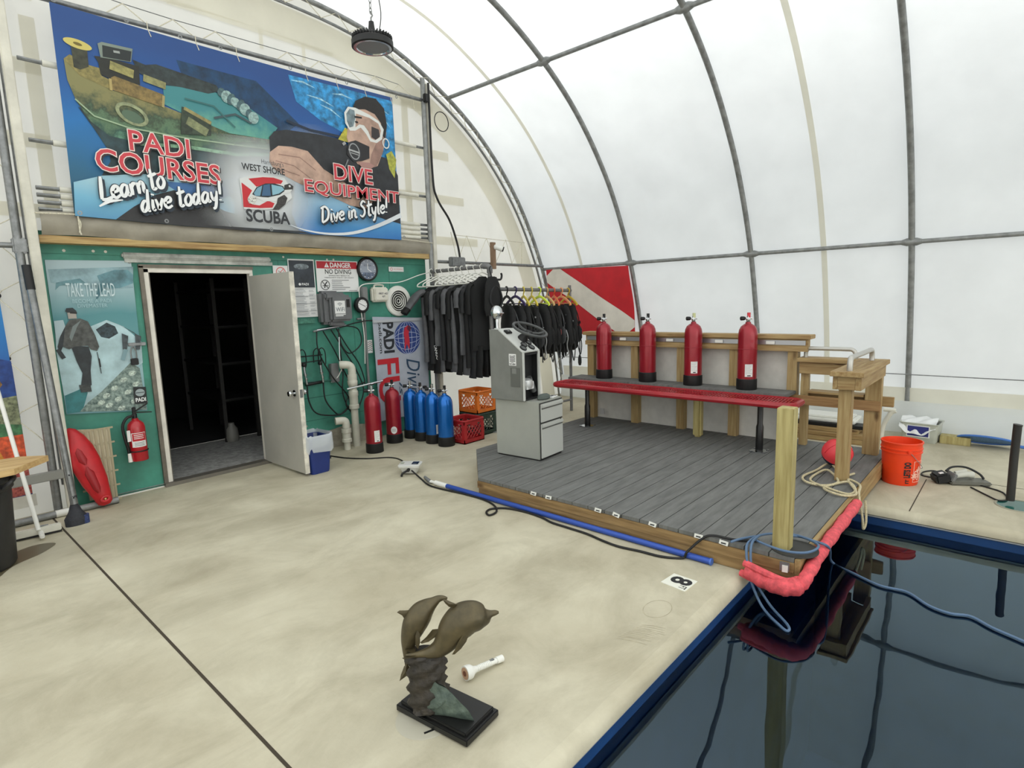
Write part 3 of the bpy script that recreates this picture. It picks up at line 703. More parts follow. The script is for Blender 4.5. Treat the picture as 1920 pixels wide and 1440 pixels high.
P([(4.19,3.703),(4.293,3.687),(4.302,3.611),(4.239,3.564),(4.181,3.583)], C((50, 44, 44))); b.line([(3.967,3.764),(4.066,3.772)], 0.02, Z(), HAIR); b.ell([(3.991,3.711),(0.971,3.979)][0], 0.022, 0.012, Z(), HAIR)
b.ring([(4.381,3.547),(0.971,3.979)][0], 0.05, 0.06, 0.014, Z(), WHM)
e = [(3.936,3.384),(3.945,3.495)]
P([(3.86,3.469),(3.961,3.509),(4.143,3.471),(4.133,3.339),(4.028,3.293),(3.913,3.27),(3.836,3.339)], C((36, 34, 36)))
b.ell(e[0], 0.085, 0.11, Z(), C((44, 45, 48)), 0.2); b.ring(e[0], 0.07, 0.09, 0.012, Z(), C((150, 152, 154)), 24, 0.2)
b.line([(3.861,3.395),(4.006,3.378)], 0.018, Z(), C((170, 172, 172))); b.line([(3.886,3.364),(3.99,3.352)], 0.008, Z(), C((170, 172, 172)))
b.line([(3.826,3.463),(3.79,3.434)], 0.03, Z(), C((150, 150, 150))); b.line([(3.845,3.283),(3.796,3.189),(3.764,3.128)], 0.014, Z(), C((120, 122, 124)))
P([(3.97,3.279),(4.129,3.29),(4.201,3.265),(4.122,3.206),(4.022,3.216)], C((168, 128, 120)))
# white arc in the corner
ar = smooth([(x, z, 0) for x, z in [(3.057,2.522),(3.257,2.47),(3.541,2.449),(3.849,2.48),(4.185,2.582),(4.541,2.736)]], 5)
b.line([(v.x, v.y) for v in ar], [0.004 + 0.05 * (i / len(ar)) for i in range(len(ar))], Z(), C((216, 222, 226)))
# shop emblem with the turtle
RED = C((190, 40, 48)); LOGO = C((212, 214, 212))
def L6(s): return s
P([(2.602,2.914),(2.71,2.958),(2.896,2.988),(3.065,2.984),(3.116,2.905),(3.135,2.789),(2.978,2.666),(2.808,2.64),(2.62,2.628)], LOGO)
P([(2.691,2.926),(2.839,2.96),(2.95,2.969),(3.05,2.951),(3.024,2.916),(2.916,2.908),(2.764,2.858),(2.735,2.885)], RED)
P([(2.619,2.881),(2.717,2.817),(2.668,2.74),(2.704,2.682),(2.779,2.679),(2.872,2.735),(2.938,2.715),(2.911,2.67),(2.782,2.653),(2.617,2.648)], RED)
P([(2.714,2.78),(2.764,2.853),(2.86,2.901),(2.956,2.913),(3.045,2.897),(3.065,2.857),(3.003,2.807),(2.875,2.767),(2.766,2.76)], C((32, 40, 46)))
P([(2.731,2.793),(2.774,2.849),(2.825,2.876),(2.794,2.774),(2.745,2.768)], C((112, 156, 176))); P([(2.837,2.882),(2.905,2.901),(2.905,2.786),(2.81,2.776)], C((60, 96, 130))); P([(2.921,2.898),(3.033,2.89),(3.054,2.861),(2.992,2.817),(2.922,2.793)], C((132, 178, 194)))
P([(2.723,2.766),(2.875,2.762),(3.002,2.802),(2.957,2.738),(2.816,2.724)], LOGO)
P([(3.058,2.909),(3.118,2.933),(3.157,2.91),(3.148,2.872),(3.087,2.849),(3.054,2.866)], C((52, 50, 48))); P([(3.059,2.861),(3.143,2.876),(3.11,2.84),(3.039,2.822)], LOGO); b.ell([(3.116,2.905),(0.971,3.979)][0], 0.012, 0.012, Z(), LOGO, 0, 8)
P([(2.977,2.772),(3.049,2.812),(3.081,2.783),(3.052,2.716),(2.977,2.655),(2.909,2.649),(2.96,2.718)], C((58, 56, 54), 0.5, 60)); P([(2.661,2.729),(2.712,2.765),(2.764,2.739),(2.726,2.684),(2.673,2.689)], C((206, 204, 190), 0.5, 60))
GL = {'L': (1.1, [[(.5, 2), (.3, .9), (.15, .1)], [(.15, .1), (.6, 0), (1.1, .15)]]), 'e': (.8, [[(.1, .5), (.6, .6), (.65, .9), (.4, 1), (.12, .7), (.1, .25), (.35, .02), (.75, .2)]]),
      'a': (.95, [[(.7, .9), (.4, 1), (.1, .6), (.12, .15), (.35, .05), (.6, .4), (.72, .95)], [(.72, .95), (.65, .3), (.75, .05), (.95, .15)]]), 'r': (.65, [[(.1, 1), (.12, .5), (.1, 0)], [(.12, .6), (.35, .95), (.6, .9)]]),
      'n': (.88, [[(.1, 1), (.12, .5), (.08, 0)], [(.12, .6), (.4, 1), (.6, .8), (.58, .2), (.7, .02), (.85, .12)]]), 't': (.72, [[(.4, 1.9), (.35, 1), (.3, .15), (.45, 0), (.65, .1)], [(.05, 1.25), (.4, 1.3), (.85, 1.4)]]),
      'o': (.8, [[(.4, 1), (.1, .6), (.15, .1), (.45, .02), (.7, .45), (.6, .95), (.36, 1.0)]]), 'd': (.92, [[(.6, .85), (.35, .95), (.08, .5), (.15, .05), (.4, .1), (.62, .6)], [(.8, 2), (.68, 1), (.62, .1), (.8, .02)]]),
      'i': (.42, [[(.2, 1), (.15, .4), (.2, .02), (.35, .1)], [(.25, 1.38), (.28, 1.52)]]), 'v': (.78, [[(.05, 1), (.2, .4), (.3, .02), (.5, .5), (.7, 1)]]), 'y': (.82, [[(.1, 1), (.15, .4), (.35, .15), (.6, .5)], [(.7, 1), (.55, .1), (.35, -.6), (.1, -.7)]]),
      '!': (.4, [[(.3, 2), (.24, 1.3), (.2, .6)], [(.15, .12), (.16, 0)]]), 'D': (1.15, [[(.3, 1.9), (.2, 1), (.1, .05)], [(0, 1.75), (.6, 1.9), (1, 1.3), (.8, .4), (.1, .02)]]), 'S': (.95, [[(.85, 1.7), (.5, 1.95), (.2, 1.5), (.6, 1), (.65, .4), (.3, 0), (-.05, .25)]]), 'l': (.48, [[(.35, 2), (.2, .8), (.2, .1), (.4, .05)]]), ' ': (.45, [])}
def script(s, p0, p1, xh, mat, shadow, wd=0.26, slant=0.18):
    # brush lettering drawn stroke by stroke from p0 to p1 along the baseline
    tot = sum(GL[c][0] for c in s); d = Vector((p1[0] - p0[0], p1[1] - p0[1])); ex = d / tot; ey = Vector((-d.y, d.x)).normalized() * xh
    for col, dx, dy, ww in ((shadow, 0.016, -0.018, 1.35), (shadow, 0, 0, 1.5), (mat, 0, 0, 1.0)):
        x = 0
        for c in s:
            w_, sts = GL[c]
            for st in sts:
                P_ = smooth([((x + a + slant * b_) , b_, 0) for a, b_ in st], 5); n = len(P_)
                pts_ = [(p0[0] + ex.x * v.x + ey.x * v.y + dx, p0[1] + ex.y * v.x + ey.y * v.y + dy) for v in P_]
                b.line(pts_, [wd * xh * ww * (0.75 + 0.45 * math.sin(math.pi * (q + 0.6) / (n + 0.6))) for q in range(n)], Z(), col)
            x += w_
def words(s, bl, tr, mat, outline_=None, shadow=None, off=0.0, shear=0.0, rot=0.0, oo=0.03):
    bx = (bl[0], bl[1], tr[0], tr[1])
    if shadow: b.text(s, (bx[0] + 0.012, bx[1] - 0.014, bx[2] + 0.012, bx[3] - 0.014), Z(), shadow, off + oo * 0.7, shear, rot)
    if outline_: b.text(s, bx, Z(), outline_, off + oo, shear, rot)
    b.text(s, bx, Z(), mat, off, shear, rot)
LRED = C((196, 62, 72)); LW = C((226, 214, 206)); SHD_ = C((48, 34, 36)); WHT = C((230, 232, 232)); DKB = C((38, 50, 62))
def bb(q): return q[0], q[1]
def box2(l, r, bo, to): return (l[0], bo[1]), (r[0], to[1])
q = [(1.694,3.109),(2.169,3.122),(1.69,3.034),(1.7,3.197)]; words('PADI', *box2(*q), LRED, LW, SHD_, 0.012)
q = [(1.436,2.916),(2.417,2.919),(1.509,2.833),(1.528,3.007)]; words('COURSES', *box2(*q), LRED, LW, SHD_, 0.012)
q = [(1.428,2.582),(1.786,2.691),(1.462,2.586),(1.471,2.665)]; script('Learn', q[0], q[1], 0.092, WHT, DKB)
q = [(1.805,2.712),(1.936,2.754)]; script('to', q[0], q[1], 0.088, WHT, DKB)
q = [(1.718,2.517),(2.408,2.687)]; script('dive today!', q[0], q[1], 0.088, WHT, DKB)
b.line([(1.408,2.533),(1.481,2.583),(1.583,2.602)], [0.012, 0.03, 0.008], Z(), WHT)
q = [(2.62,2.566),(3.062,2.577),(2.688,2.51),(2.699,2.625)]; words('SCUBA', *box2(*q), C((44, 46, 50)), None, None, 0.03)
q = [(2.617,3.016),(3.052,3.03),(2.735,2.997),(2.741,3.059)]; words('WEST SHORE', *box2(*q), C((40, 42, 46)), None, None, 0.02)
q = [(2.818,3.086),(3.047,3.098),(2.904,3.067),(2.909,3.125)]; words("Harrisburg's", *box2(*q), C((70, 72, 76)))
q = [(3.629,3.109),(4.123,3.117),(3.69,3.037),(3.703,3.199)]; words('DIVE', *box2(*q), LRED, LW, SHD_, 0.012)
q = [(3.266,2.924),(4.484,2.945),(3.413,2.841),(3.427,2.993)]; words('EQUIPMENT', *box2(*q), LRED, LW, SHD_, 0.012)
q = [(3.42,2.549),(4.297,2.739)]; script('Dive in Style!', q[0], q[1], 0.085, WHT, DKB)
b.build('printed_sheet', t)
for x, z in [(1.273,4.053),(1.759,4.057),(2.168,4.05),(2.511,4.057),(3.192,4.057),(3.843,4.074),(4.513,4.079),(1.261,2.464),(1.891,2.449),(2.845,2.443),(4.513,2.465)]:
    b = MB(BW); b.ring((x, z), 0.018, 0.018, 0.009, 0.001 + Z(), STEEL, 14); b.build('grommet', t)
b = MB(); w_ = [(0.933,5.86,2.45),(1.245,5.86,2.461),(1.265,5.86,2.45),(1.266,5.86,2.336),(1.273,5.86,2.302)]; b.tube(smooth([(x, y, z) for x, y, z in w_], 4), 0.006, ROPE, 6)
w_ = [(1.263,5.86,2.438),(1.279,5.86,2.388),(1.261,5.86,2.318)]; b.tube(smooth(w_, 4), 0.005, ROPE, 6); b.build('tie_cord', t)
b = MB(); b.tube([(4.521,5.86,2.452),(5.052,5.86,2.428)], 0.005, ROPE, 5); b.build('tie_cord', t)
# ================================================================ things on the green wall
W6 = WALL(YW - 0.012)
# snow poster
t = thing('wall_poster', 'teal divemaster poster with a hooded walker on snow, left of the doorway', 'poster', (0, 0, 0))
b = MB(W6)
b.prism([(1.038,2.104),(1.652,2.114),(1.635,0.751),(1.035,0.817)], -0.006, 0, grad('poster_ground', ((0, (92, 140, 150)), (0.35, (150, 184, 190)), (0.5, (96, 148, 152)), (0.7, (82, 138, 144)), (0.85, (150, 178, 184)), (1, (168, 190, 196))), 0.75, 2.12, noise=0.12, nscale=3))
k[0] = 0.0006
def q6(s): return s
P([(1.05,2.028),(1.663,2.063),(1.642,1.874),(1.359,1.852),(1.055,1.92)], C((142, 172, 180), 0.2, 6))
P([(1.381,1.98),(1.438,2.003),(1.516,2.032),(1.618,2.034),(1.655,1.992),(1.647,1.916),(1.539,1.874),(1.459,1.87),(1.403,1.898)], C((96, 136, 146), 0.25, 8))
P([(1.39,1.92),(1.425,1.884),(1.367,1.784),(1.35,1.775)], C((70, 112, 122)))
P([(1.09,1.92),(1.164,1.938),(1.257,1.956),(1.301,1.911),(1.253,1.92),(1.196,1.907),(1.112,1.894),(1.079,1.859)], C((104, 146, 154), 0.2, 8))
P([(1.042,1.57),(1.207,1.516),(1.408,1.598),(1.53,1.535),(1.653,1.393),(1.645,1.197),(1.517,1.113),(1.33,0.897),(1.129,0.834),(1.036,0.987),(1.027,1.349)], C((172, 200, 206), 0.12, 5))
P([(1.321,1.519),(1.406,1.575),(1.466,1.539),(1.483,1.476),(1.41,1.434),(1.353,1.452)], C((46, 60, 66), 0.6, 30)); P([(1.492,1.556),(1.599,1.483),(1.637,1.442),(1.56,1.505)], C((60, 76, 80), 0.5, 30))
P([(1.042,0.977),(1.17,1.024),(1.203,0.982),(1.147,0.822),(1.039,0.821)], C((52, 116, 120), 0.2, 8))
P([(1.128,0.825),(1.193,0.894),(1.299,0.973),(1.433,1.099),(1.548,1.207),(1.614,1.151),(1.632,0.761),(1.359,0.791)], C((150, 168, 160), 0.0, 36, (62, 84, 82)))
for x_, z_ in [(1.334,0.935),(1.401,0.993),(1.478,1.06),(1.55,1.11),(1.499,0.945),(1.419,0.893),(1.569,1.009),(1.345,0.847),(1.434,0.808),(1.585,0.884),(1.539,0.856),(1.289,0.879)]: b.ell((x_, z_), 0.03, 0.022, Z(), C((176, 190, 180), 0.4, 60), 0.4, 10)
# walker
DRKC = C((44, 50, 54), 0.25, 20); COATC = C((78, 80, 78), 0.3, 25)
P([(1.13,1.395),(1.252,1.376),(1.265,1.292),(1.243,1.168),(1.237,1.043),(1.189,1.021),(1.162,1.053),(1.184,1.152),(1.155,1.256)], DRKC)
P([(1.147,1.055),(1.229,1.044),(1.231,0.987),(1.155,0.989)], C((60, 64, 64), 0.3, 40))
P([(1.109,1.558),(1.144,1.61),(1.219,1.62),(1.272,1.59),(1.309,1.473),(1.328,1.37),(1.308,1.334),(1.264,1.352),(1.249,1.385),(1.155,1.384),(1.116,1.364),(1.075,1.39)], COATC)
P([(1.109,1.558),(1.075,1.39),(1.047,1.33),(1.04,1.393),(1.074,1.502)], DRKC); P([(1.128,1.467),(1.16,1.555),(1.225,1.606),(1.188,1.545),(1.138,1.43)], C((116, 126, 126)))
P([(1.137,1.672),(1.195,1.666),(1.197,1.621),(1.138,1.619)], C((164, 158, 150))); P([(1.123,1.682),(1.134,1.708),(1.178,1.711),(1.2,1.684),(1.198,1.666),(1.137,1.672)], DRKC); b.line([(1.155,1.672),(1.202,1.666)], 0.016, Z(), INK)
b.line([(1.037,1.371),(1.071,1.291)], 0.03, Z(), DRKC); b.line([(1.307,1.325),(1.317,1.136)], 0.006, Z(), DRKC); b.line([(1.313,1.268),(1.316,1.193)], 0.012, Z(), INK)
P([(1.039,1.606),(1.101,1.612),(1.109,1.558),(1.072,1.489),(1.035,1.416)], C((170, 190, 196)))
for sx_ in (0, 24): 
    w_ = [(1.507,1.475),(1.554,1.448),(1.532,1.329),(1.5,1.332)]; w_ = [(x + sx_ * 0.0042, z - sx_ * 0.0004) for x, z in w_]; P(w_, C((62, 70, 74), 0.3, 30))
b.line([(1.524,1.33),(1.489,1.237)], 0.03, Z(), C((120, 150, 158)))
qq = [(1.15,1.854),(1.496,1.851),(1.24,1.804),(1.253,1.916)]; b.text('TAKE THE LEAD', (qq[0][0], qq[2][1], qq[1][0], qq[3][1]), Z(), C((196, 214, 218)))
qq = [(1.181,1.769),(1.459,1.763),(1.234,1.75),(1.237,1.782)]; b.text('BECOME A PADI', (qq[0][0], qq[2][1], qq[1][0], qq[3][1]), Z(), C((160, 192, 198)))
qq = [(1.213,1.728),(1.426,1.722),(1.229,1.71),(1.233,1.741)]; b.text('DIVEMASTER', (qq[0][0], qq[2][1], qq[1][0], qq[3][1]), Z(), C((160, 192, 198)))
P([(1.541,0.984),(1.642,0.975),(1.639,0.821),(1.537,0.831)], C((26, 30, 32))); c_ = [(1.59,0.928),(1.624,0.923)]
b.ell(c_[0], 0.038, 0.034, Z(), C((150, 162, 164))); b.line([(c_[0][0] - 0.036, c_[0][1]), (c_[0][0] + 0.036, c_[0][1])], 0.006, Z(), C((40, 50, 54)))
qq = [(1.549,0.864),(1.629,0.852),(1.572,0.846),(1.576,0.88)]; b.text('PADI', (qq[0][0], qq[2][1], qq[1][0], qq[3][1]), Z(), WHT, 0.03)
b.build('printed_sheet', t)
for x, z in [(1.638,2.1),(1.636,0.836)]:
    b = MB(W6); b.ring((x, z), 0.012, 0.012, 0.008, 0.004, STEELD, 12); b.build('grommet', t)
# hasp and padlock on the poster edge
t = thing('padlock', 'padlock hanging from a hasp left of the dark doorway', 'padlock', (1.575, 6.01, 1.33))
b = MB(); b.span((-0.03, 0.01, 0.025), (0.11, 0.03, 0.055), STEEL, 0.004); b.build('hasp', t)
b = MB(); b.tube(smooth([(-0.02, 0, -0.09), (-0.02, 0, -0.02), (0, 0, 0.02), (0.02, 0, -0.02), (0.02, 0, -0.09)], 4), 0.006, STEEL, 8); b.build('shackle', t)
b = MB(); b.box((0, 0, -0.115), (0.06, 0.025, 0.06), BLACK, None, 0.005); b.build('lock_body', t)
# fire extinguisher
REDX = M('red_enamel', (168, 22, 34), 0.3, coat=0.3)
t = thing('fire_extinguisher', 'red fire extinguisher hung on the green wall left of the doorway', 'fire extinguisher', (1.50, 5.93, 0.33))
b = MB(); b.lathe([(0.0, 0), (0.066, 0.0), (0.07, 0.008), (0.07, 0.30), (0.062, 0.335), (0.04, 0.36), (0.026, 0.37), (0.026, 0.385), (0, 0.385)], REDX, 28); b.build('cylinder', t)
def wrap(r, sgn=0): return lambda q: ((r + q[2]) * math.sin(q[0] / r), -(r + q[2]) * math.cos(q[0] / r), q[1])
def label(b, r, a0, a1, z0, z1, mat, d=0.0008, n=10):
    b.grid(lambda u, v: ((r + d) * math.sin(a0 + (a1 - a0) * u), -(r + d) * math.cos(a0 + (a1 - a0) * u), z0 + (z1 - z0) * v), n, 1, mat)
b = MB(); label(b, 0.07, -0.9, 0.8, 0.13, 0.26, PAPER); label(b, 0.07, -0.8, 0.75, 0.185, 0.255, M('label_red', (178, 34, 44), 0.5), 0.0014)
for z in (0.238, 0.222, 0.206): label(b, 0.07, -0.6, 0.5, z, z + 0.006, PAPER, 0.002)
for z in (0.168, 0.155, 0.142): label(b, 0.07, -0.6, 0.5, z, z + 0.005, GREY, 0.002)
b.build('label', t)
b = MB(); b.tube([(0.0725 * math.cos(q), 0.0725 * math.sin(q), 0.09) for q in [2 * math.pi * i / 28 for i in range(28)]], 0.006, BLACK, 6, closed=True)
b.span((-0.03, 0.055, 0.1), (0.03, 0.105, 0.3), BLACK); b.build('bracket', t)
b = MB(); b.lathe([(0.02, 0.385), (0.02, 0.42), (0.012, 0.43), (0, 0.43)], BLACK, 14); b.box((0.0, 0, 0.44), (0.03, 0.026, 0.09), BLACK, None, 0.005); b.build('valve', t)
b = MB(); b.box((0.06, -0.01, 0.43), (0.15, 0.022, 0.008), BLACK, Matrix.Rotation(R(6), 4, 'Y')); b.box((0.055, -0.01, 0.475), (0.12, 0.022, 0.008), BLACK, Matrix.Rotation(R(-30), 4, 'Y')); b.build('handle', t)
b = MB(); b.tube(smooth([(-0.02, -0.02, 0.41), (-0.07, -0.03, 0.40), (-0.108, -0.03, 0.33), (-0.10, -0.03, 0.2), (-0.085, -0.02, 0.12), (-0.08, -0.02, 0.02)], 5), 0.012, BLACK, 10); b.tube([(-0.08, -0.02, 0.08), (-0.078, -0.02, 0.0)], [0.014, 0.018], WHITE, 10); b.build('hose', t)
b = MB(); b.box((-0.075, -0.05, 0.24), (0.03, 0.004, 0.1), PAPER, 0.4); b.build('inspection_tag', t)
# plastic grid panel and rescue can below the poster
CRMG = M('cream_grid', (196, 186, 158), 0.6, var=0.06)
t = thing('grid_panel', 'cream plastic grid panel leaning on the wall behind the red rescue can', 'panel', (0, 0, 0))
b = MB(WALL(5.985)); b.prism([(1.066,0.683),(1.304,0.652),(1.297,0.007),(1.107,0.047)], 0, 0.008, CRMG); b.build('sheet', t)
b = MB(WALL(5.985))
for i in range(8):
    f = i / 7; a_ = [(1.066,0.683),(1.304,0.652)]; c_ = [(1.107,0.047),(1.297,0.007)]
    b.line([(a_[0][0] + (a_[1][0] - a_[0][0]) * f, a_[0][1] + (a_[1][1] - a_[0][1]) * f), (c_[0][0] + (c_[1][0] - c_[0][0]) * f, c_[0][1] + (c_[1][1] - c_[0][1]) * f)], 0.016, 0.016, M('cream_rib', (168, 158, 130), 0.6))
for i in range(6):
    f = i / 5; b.line([(1.06, 0.66 - 0.65 * f), (1.335, 0.66 - 0.65 * f)], 0.016, 0.0165, M('cream_rib', (168, 158, 130), 0.6))
b.build('rib', t)
REDC = M('red_buoy_plastic', (188, 28, 36), 0.42, var=0.08)
t = thing('rescue_can', 'red plastic rescue can leaning against the cream grid panel', 'rescue float', (1.14, 5.80, 0.0))
rr = Matrix.Rotation(R(-14), 4, 'X') @ Matrix.Rotation(R(-13), 4, 'Y')
b = MB(Matrix.Translation((0.04, 0, 0.03)) @ rr)
b.loft([((0, 0, 0.0), 0.03, 0.03), ((0, 0, 0.02), 0.055, 0.045), ((0, 0, 0.1), 0.07, 0.06), ((0, 0, 0.22), 0.095, 0.075), ((0, 0, 0.4), 0.11, 0.085), ((0, 0, 0.52), 0.105, 0.08), ((0, 0, 0.62), 0.08, 0.065), ((0, 0, 0.69), 0.045, 0.04), ((0, 0, 0.715), 0.01, 0.01)], REDC, 20); b.build('float_body', t)
REDH = M('red_recess', (150, 18, 26), 0.5)
b = MB(Matrix.Translation((0.04, 0, 0.03)) @ rr)
b.loft([((-0.02, -0.055, 0.12), 0.01, 0.025), ((-0.02, -0.06, 0.16), 0.028, 0.024), ((-0.02, -0.068, 0.3), 0.036, 0.024), ((-0.02, -0.068, 0.36), 0.01, 0.02)], REDH, 12); b.loft([((-0.02, -0.068, 0.38), 0.012, 0.024), ((-0.02, -0.07, 0.42), 0.034, 0.024), ((-0.02, -0.065, 0.5), 0.03, 0.022), ((-0.02, -0.06, 0.53), 0.01, 0.02)], REDH, 12); b.build('grip_recess', t)
b = MB(Matrix.Translation((0.04, 0, 0.03)) @ rr); b.tube([(0.028 * math.cos(q), -0.055, 0.05 + 0.02 * math.sin(q)) for q in [2 * math.pi * i / 16 for i in range(16)]], 0.012, REDC, 8, closed=True); b.ball((0, -0.055, 0.05), (0.012, 0.006, 0.012), M('brass', (190, 160, 110), 0.35, 0.8), 10); b.build('rope_eye', t)
# notice boards
b = MB(W6); k[0] = 0.004
b.span((2.955, 1.985, 0), (3.12, 2.105, 0.003), PAPER); b.ring((3.04, 2.035), 0.055, 0.055, 0.010, Z(), C((214, 120, 116)), 24); b.line([(3.0, 2.0), (3.07, 2.07)], 0.008, Z(), C((214, 120, 116))); b.line([(3.01, 2.05), (3.06, 2.02), (3.07, 2.05)], 0.006, Z(), C((120, 110, 106)))
tag(b.build('no_smoking_sign'), 'small white sign with a pale red circle above the open door leaf', 'sign')
t = thing('notice_board', 'tall notice poster with dark header and columns of text beside the door', 'poster', (0, 0, 0))
b = MB(W6); k[0] = 0.004
b.span((3.125, 1.545, 0), (3.435, 2.18, 0.004), PAPER); b.rect(3.135, 1.87, 3.425, 2.165, Z(), C((52, 58, 66), 0.25, 9))
b.ell((3.28, 2.10), 0.09, 0.03, Z(), C((120, 130, 136), 0.4, 30)); b.rect(3.14, 1.55, 3.165, 1.87, Z(), INK); qq = 0
b.text('PADI', (3.27, 1.895, 3.35, 1.92), Z(), WHT, 0.02); b.ell((3.245, 1.907), 0.014, 0.014, Z(), WHT)
LTX = C((132, 136, 142))
random.seed(3)
for i in range(22):
    z = 1.855 - i * 0.0138
    b.rect(3.18, z - 0.0035, 3.18 + random.uniform(0.09, 0.15), z, Z(), LTX)
    if i % 3: b.rect(3.345, z - 0.0035, 3.345 + random.uniform(0.04, 0.07), z, Z(), LTX)
    if i % 6 == 0: b.rect(3.172, z + 0.003, 3.42, z + 0.006, Z(), C((90, 96, 104)))
b.build('printed_sheet', t)
for i in range(7):
    b_ = 1.56 + i * 0.043
b = MB(W6); b.box((3.28, 1.5, 0.01), (0.2, 0.05, 0.02), TEALB); b.build('bracket', t)
b = MB(W6); k[0] = 0.004
DRED = C((178, 36, 48)); 
b.span((3.455, 1.82, 0), (4.0, 2.175, 0.004), PAPER); b.rect(3.465, 2.085, 3.99, 2.165, Z(), DRED)
b.text('DANGER', (3.635, 2.098, 3.905, 2.152), Z(), WHT, 0.025)
b.poly([(3.56, 2.098), (3.62, 2.098), (3.59, 2.152)], Z(), WHT); b.rect(3.587, 2.112, 3.593, 2.138, Z(), DRED); b.rect(3.587, 2.103, 3.593, 2.108, Z(), DRED)
b.text('NO DIVING', (3.565, 2.025, 3.905, 2.077), Z(), INK, 0.005)
b.text('DIVING MAY RESULT IN', (3.61, 1.998, 3.88, 2.012), Z(), INK); b.text('PERMANENT INJURY OR DEATH', (3.555, 1.974, 3.935, 1.988), Z(), INK)
b.ring((3.555, 1.9), 0.058, 0.058, 0.007, Z(), INK, 30); b.line([(3.515, 1.94), (3.595, 1.86)], 0.007, Z(), INK); b.line([(3.58, 1.935), (3.55, 1.9), (3.545, 1.865)], 0.012, Z(), INK); b.line([(3.52, 1.89), (3.54, 1.895), (3.56, 1.888), (3.58, 1.895), (3.595, 1.89)], 0.006, Z(), INK)
for i in range(6): b.rect(3.64, 1.952 - i * 0.021, 3.64 + random.uniform(0.12, 0.24), 1.957 - i * 0.021, Z(), C((96, 98, 102)))
b.rect(3.86, 1.83, 3.97, 1.835, Z(), C((96, 98, 102)))
tag(b.build('danger_sign'), 'white and red DANGER NO DIVING sign on the green wall', 'sign')
# grey meter housing with wifi sign
t = thing('meter_box', 'grey plastic box with a WiFi sticker below the danger sign', 'electrical box', (3.62, 6.0, 1.64))
BXG = M('box_grey', (104, 106, 108), 0.5, var=0.06)
b = MB(); b.box((-0.06, 0.0, 0.0), (0.25, 0.12, 0.38), BXG, None, 0.03); b.box((0.04, -0.07, -0.01), (0.28, 0.09, 0.3), BXG, None, 0.025); b.box((-0.02, -0.05, 0.13), (0.26, 0.1, 0.08), BXG, None, 0.02)
b.build('housing', t)
b = MB(); b.box((0.0, -0.03, -0.185), (0.2, 0.06, 0.06), BXG, Matrix.Rotation(R(8), 4, 'Y'), 0.012); b.build('bottom_cover', t)
b = MB(WALL(-0.1165)); k[0] = 0
b.rect(-0.055, -0.07, 0.08, 0.075, 0.0006, PAPER); b.text('WiFi', (-0.042, -0.045, 0.07, 0.0), 0.0012, C((96, 104, 112)), 0.01)
for r_ in (0.014, 0.028, 0.042): b.ring((0.012, 0.012), r_, r_, 0.006, 0.0012, C((96, 104, 112)), 16, 0, R(40), R(140))
b.rect(-0.05, -0.085, 0.08, -0.077, 0.0006, PAPER); b.rect(-0.05, -0.1, 0.05, -0.09, 0.0006, PAPER); b.build('sticker', t)
b = MB(WALL(-0.1165)); b.span((0.1, 0.0, 0), (0.14, 0.09, 0.004), BLACKG); b.build('display_window', t)
# pressure gauge, wall clock, small sign, first aid box, vent
t = thing('pressure_gauge', 'round black and white pressure gauge right of the WiFi box', 'gauge', (3.99, 5.99, 1.66))
b = MB(WALL(0)); b.lathe([(0.0, -0.03), (0.09, -0.03), (0.095, -0.02), (0.095, 0.02), (0.085, 0.03), (0.066, 0.03), (0.066, 0.022), (0, 0.022)], BLACK, 28); b.build('case', t)
b = MB(WALL(0)); b.ell((0, 0), 0.064, 0.064, 0.0235, PAPER, 0, 28); b.line([(-0.045, 0.02), (0.04, -0.02)], 0.006, 0.0245, INK)
for i in range(9): a = R(-40 + i * 32.5); b.line([(0.05 * math.cos(a), 0.05 * math.sin(a)), (0.06 * math.cos(a), 0.06 * math.sin(a))], 0.004, 0.0245, INK)
b.build('dial', t)
b = MB(WALL(0)); b.tube([(0.0, -0.09, -0.01), (0.0, -0.16, -0.01)], 0.01, GREY, 8); b.tube([(-0.07, -0.165, -0.01), (0.03, -0.165, -0.01)], 0.012, GREY, 8); b.build('fitting', t)
t = thing('wall_clock', 'round black-rimmed wall clock on the green wall under the header', 'clock', (4.125, 6.02, 2.085))
b = MB(WALL(0)); b.lathe([(0, -0.015), (0.14, -0.015), (0.145, 0.0), (0.14, 0.022), (0.128, 0.026), (0.118, 0.02), (0.118, 0.012), (0, 0.012)], BLACK, 36); b.build('rim', t)
b = MB(WALL(0)); k[0] = 0.0125
b.ell((0, 0), 0.118, 0.118, Z(), C((150, 158, 172)), 0, 36); P([(0.113 * math.cos(a), 0.113 * math.sin(a)) for a in [R(200) + R(140) * i / 16 for i in range(17)]], C((96, 108, 130), 0.4, 30))
b.text('SCUBA', (-0.055, 0.035, 0.055, 0.055), Z(), C((60, 66, 80))); b.line([(0, 0), (0.0, 0.07)], 0.008, Z(), WHT); b.line([(0, 0), (0.05, -0.03)], 0.008, Z(), WHT)
for i in range(12): a = R(30 * i); b.ell((0.1 * math.cos(a), 0.1 * math.sin(a)), 0.006, 0.006, Z(), WHT, 0, 8)
b.build('dial', t)
b = MB(W6); k[0] = 0.003
b.span((4.455, 2.065, 0), (4.685, 2.125, 0.003), PAPER); b.ring((4.495, 2.095), 0.02, 0.02, 0.006, Z(), C((206, 96, 100)), 16); b.text('NO SMOKING', (4.53, 2.085, 4.67, 2.105), Z(), C((206, 120, 122)))
tag(b.build('small_sign'), 'small white strip sign with pink lettering right of the wall clock', 'sign')
t = thing('first_aid_box', 'white first aid box on the wall left of the round vent', 'first aid box', (4.26, 6.0, 1.78))
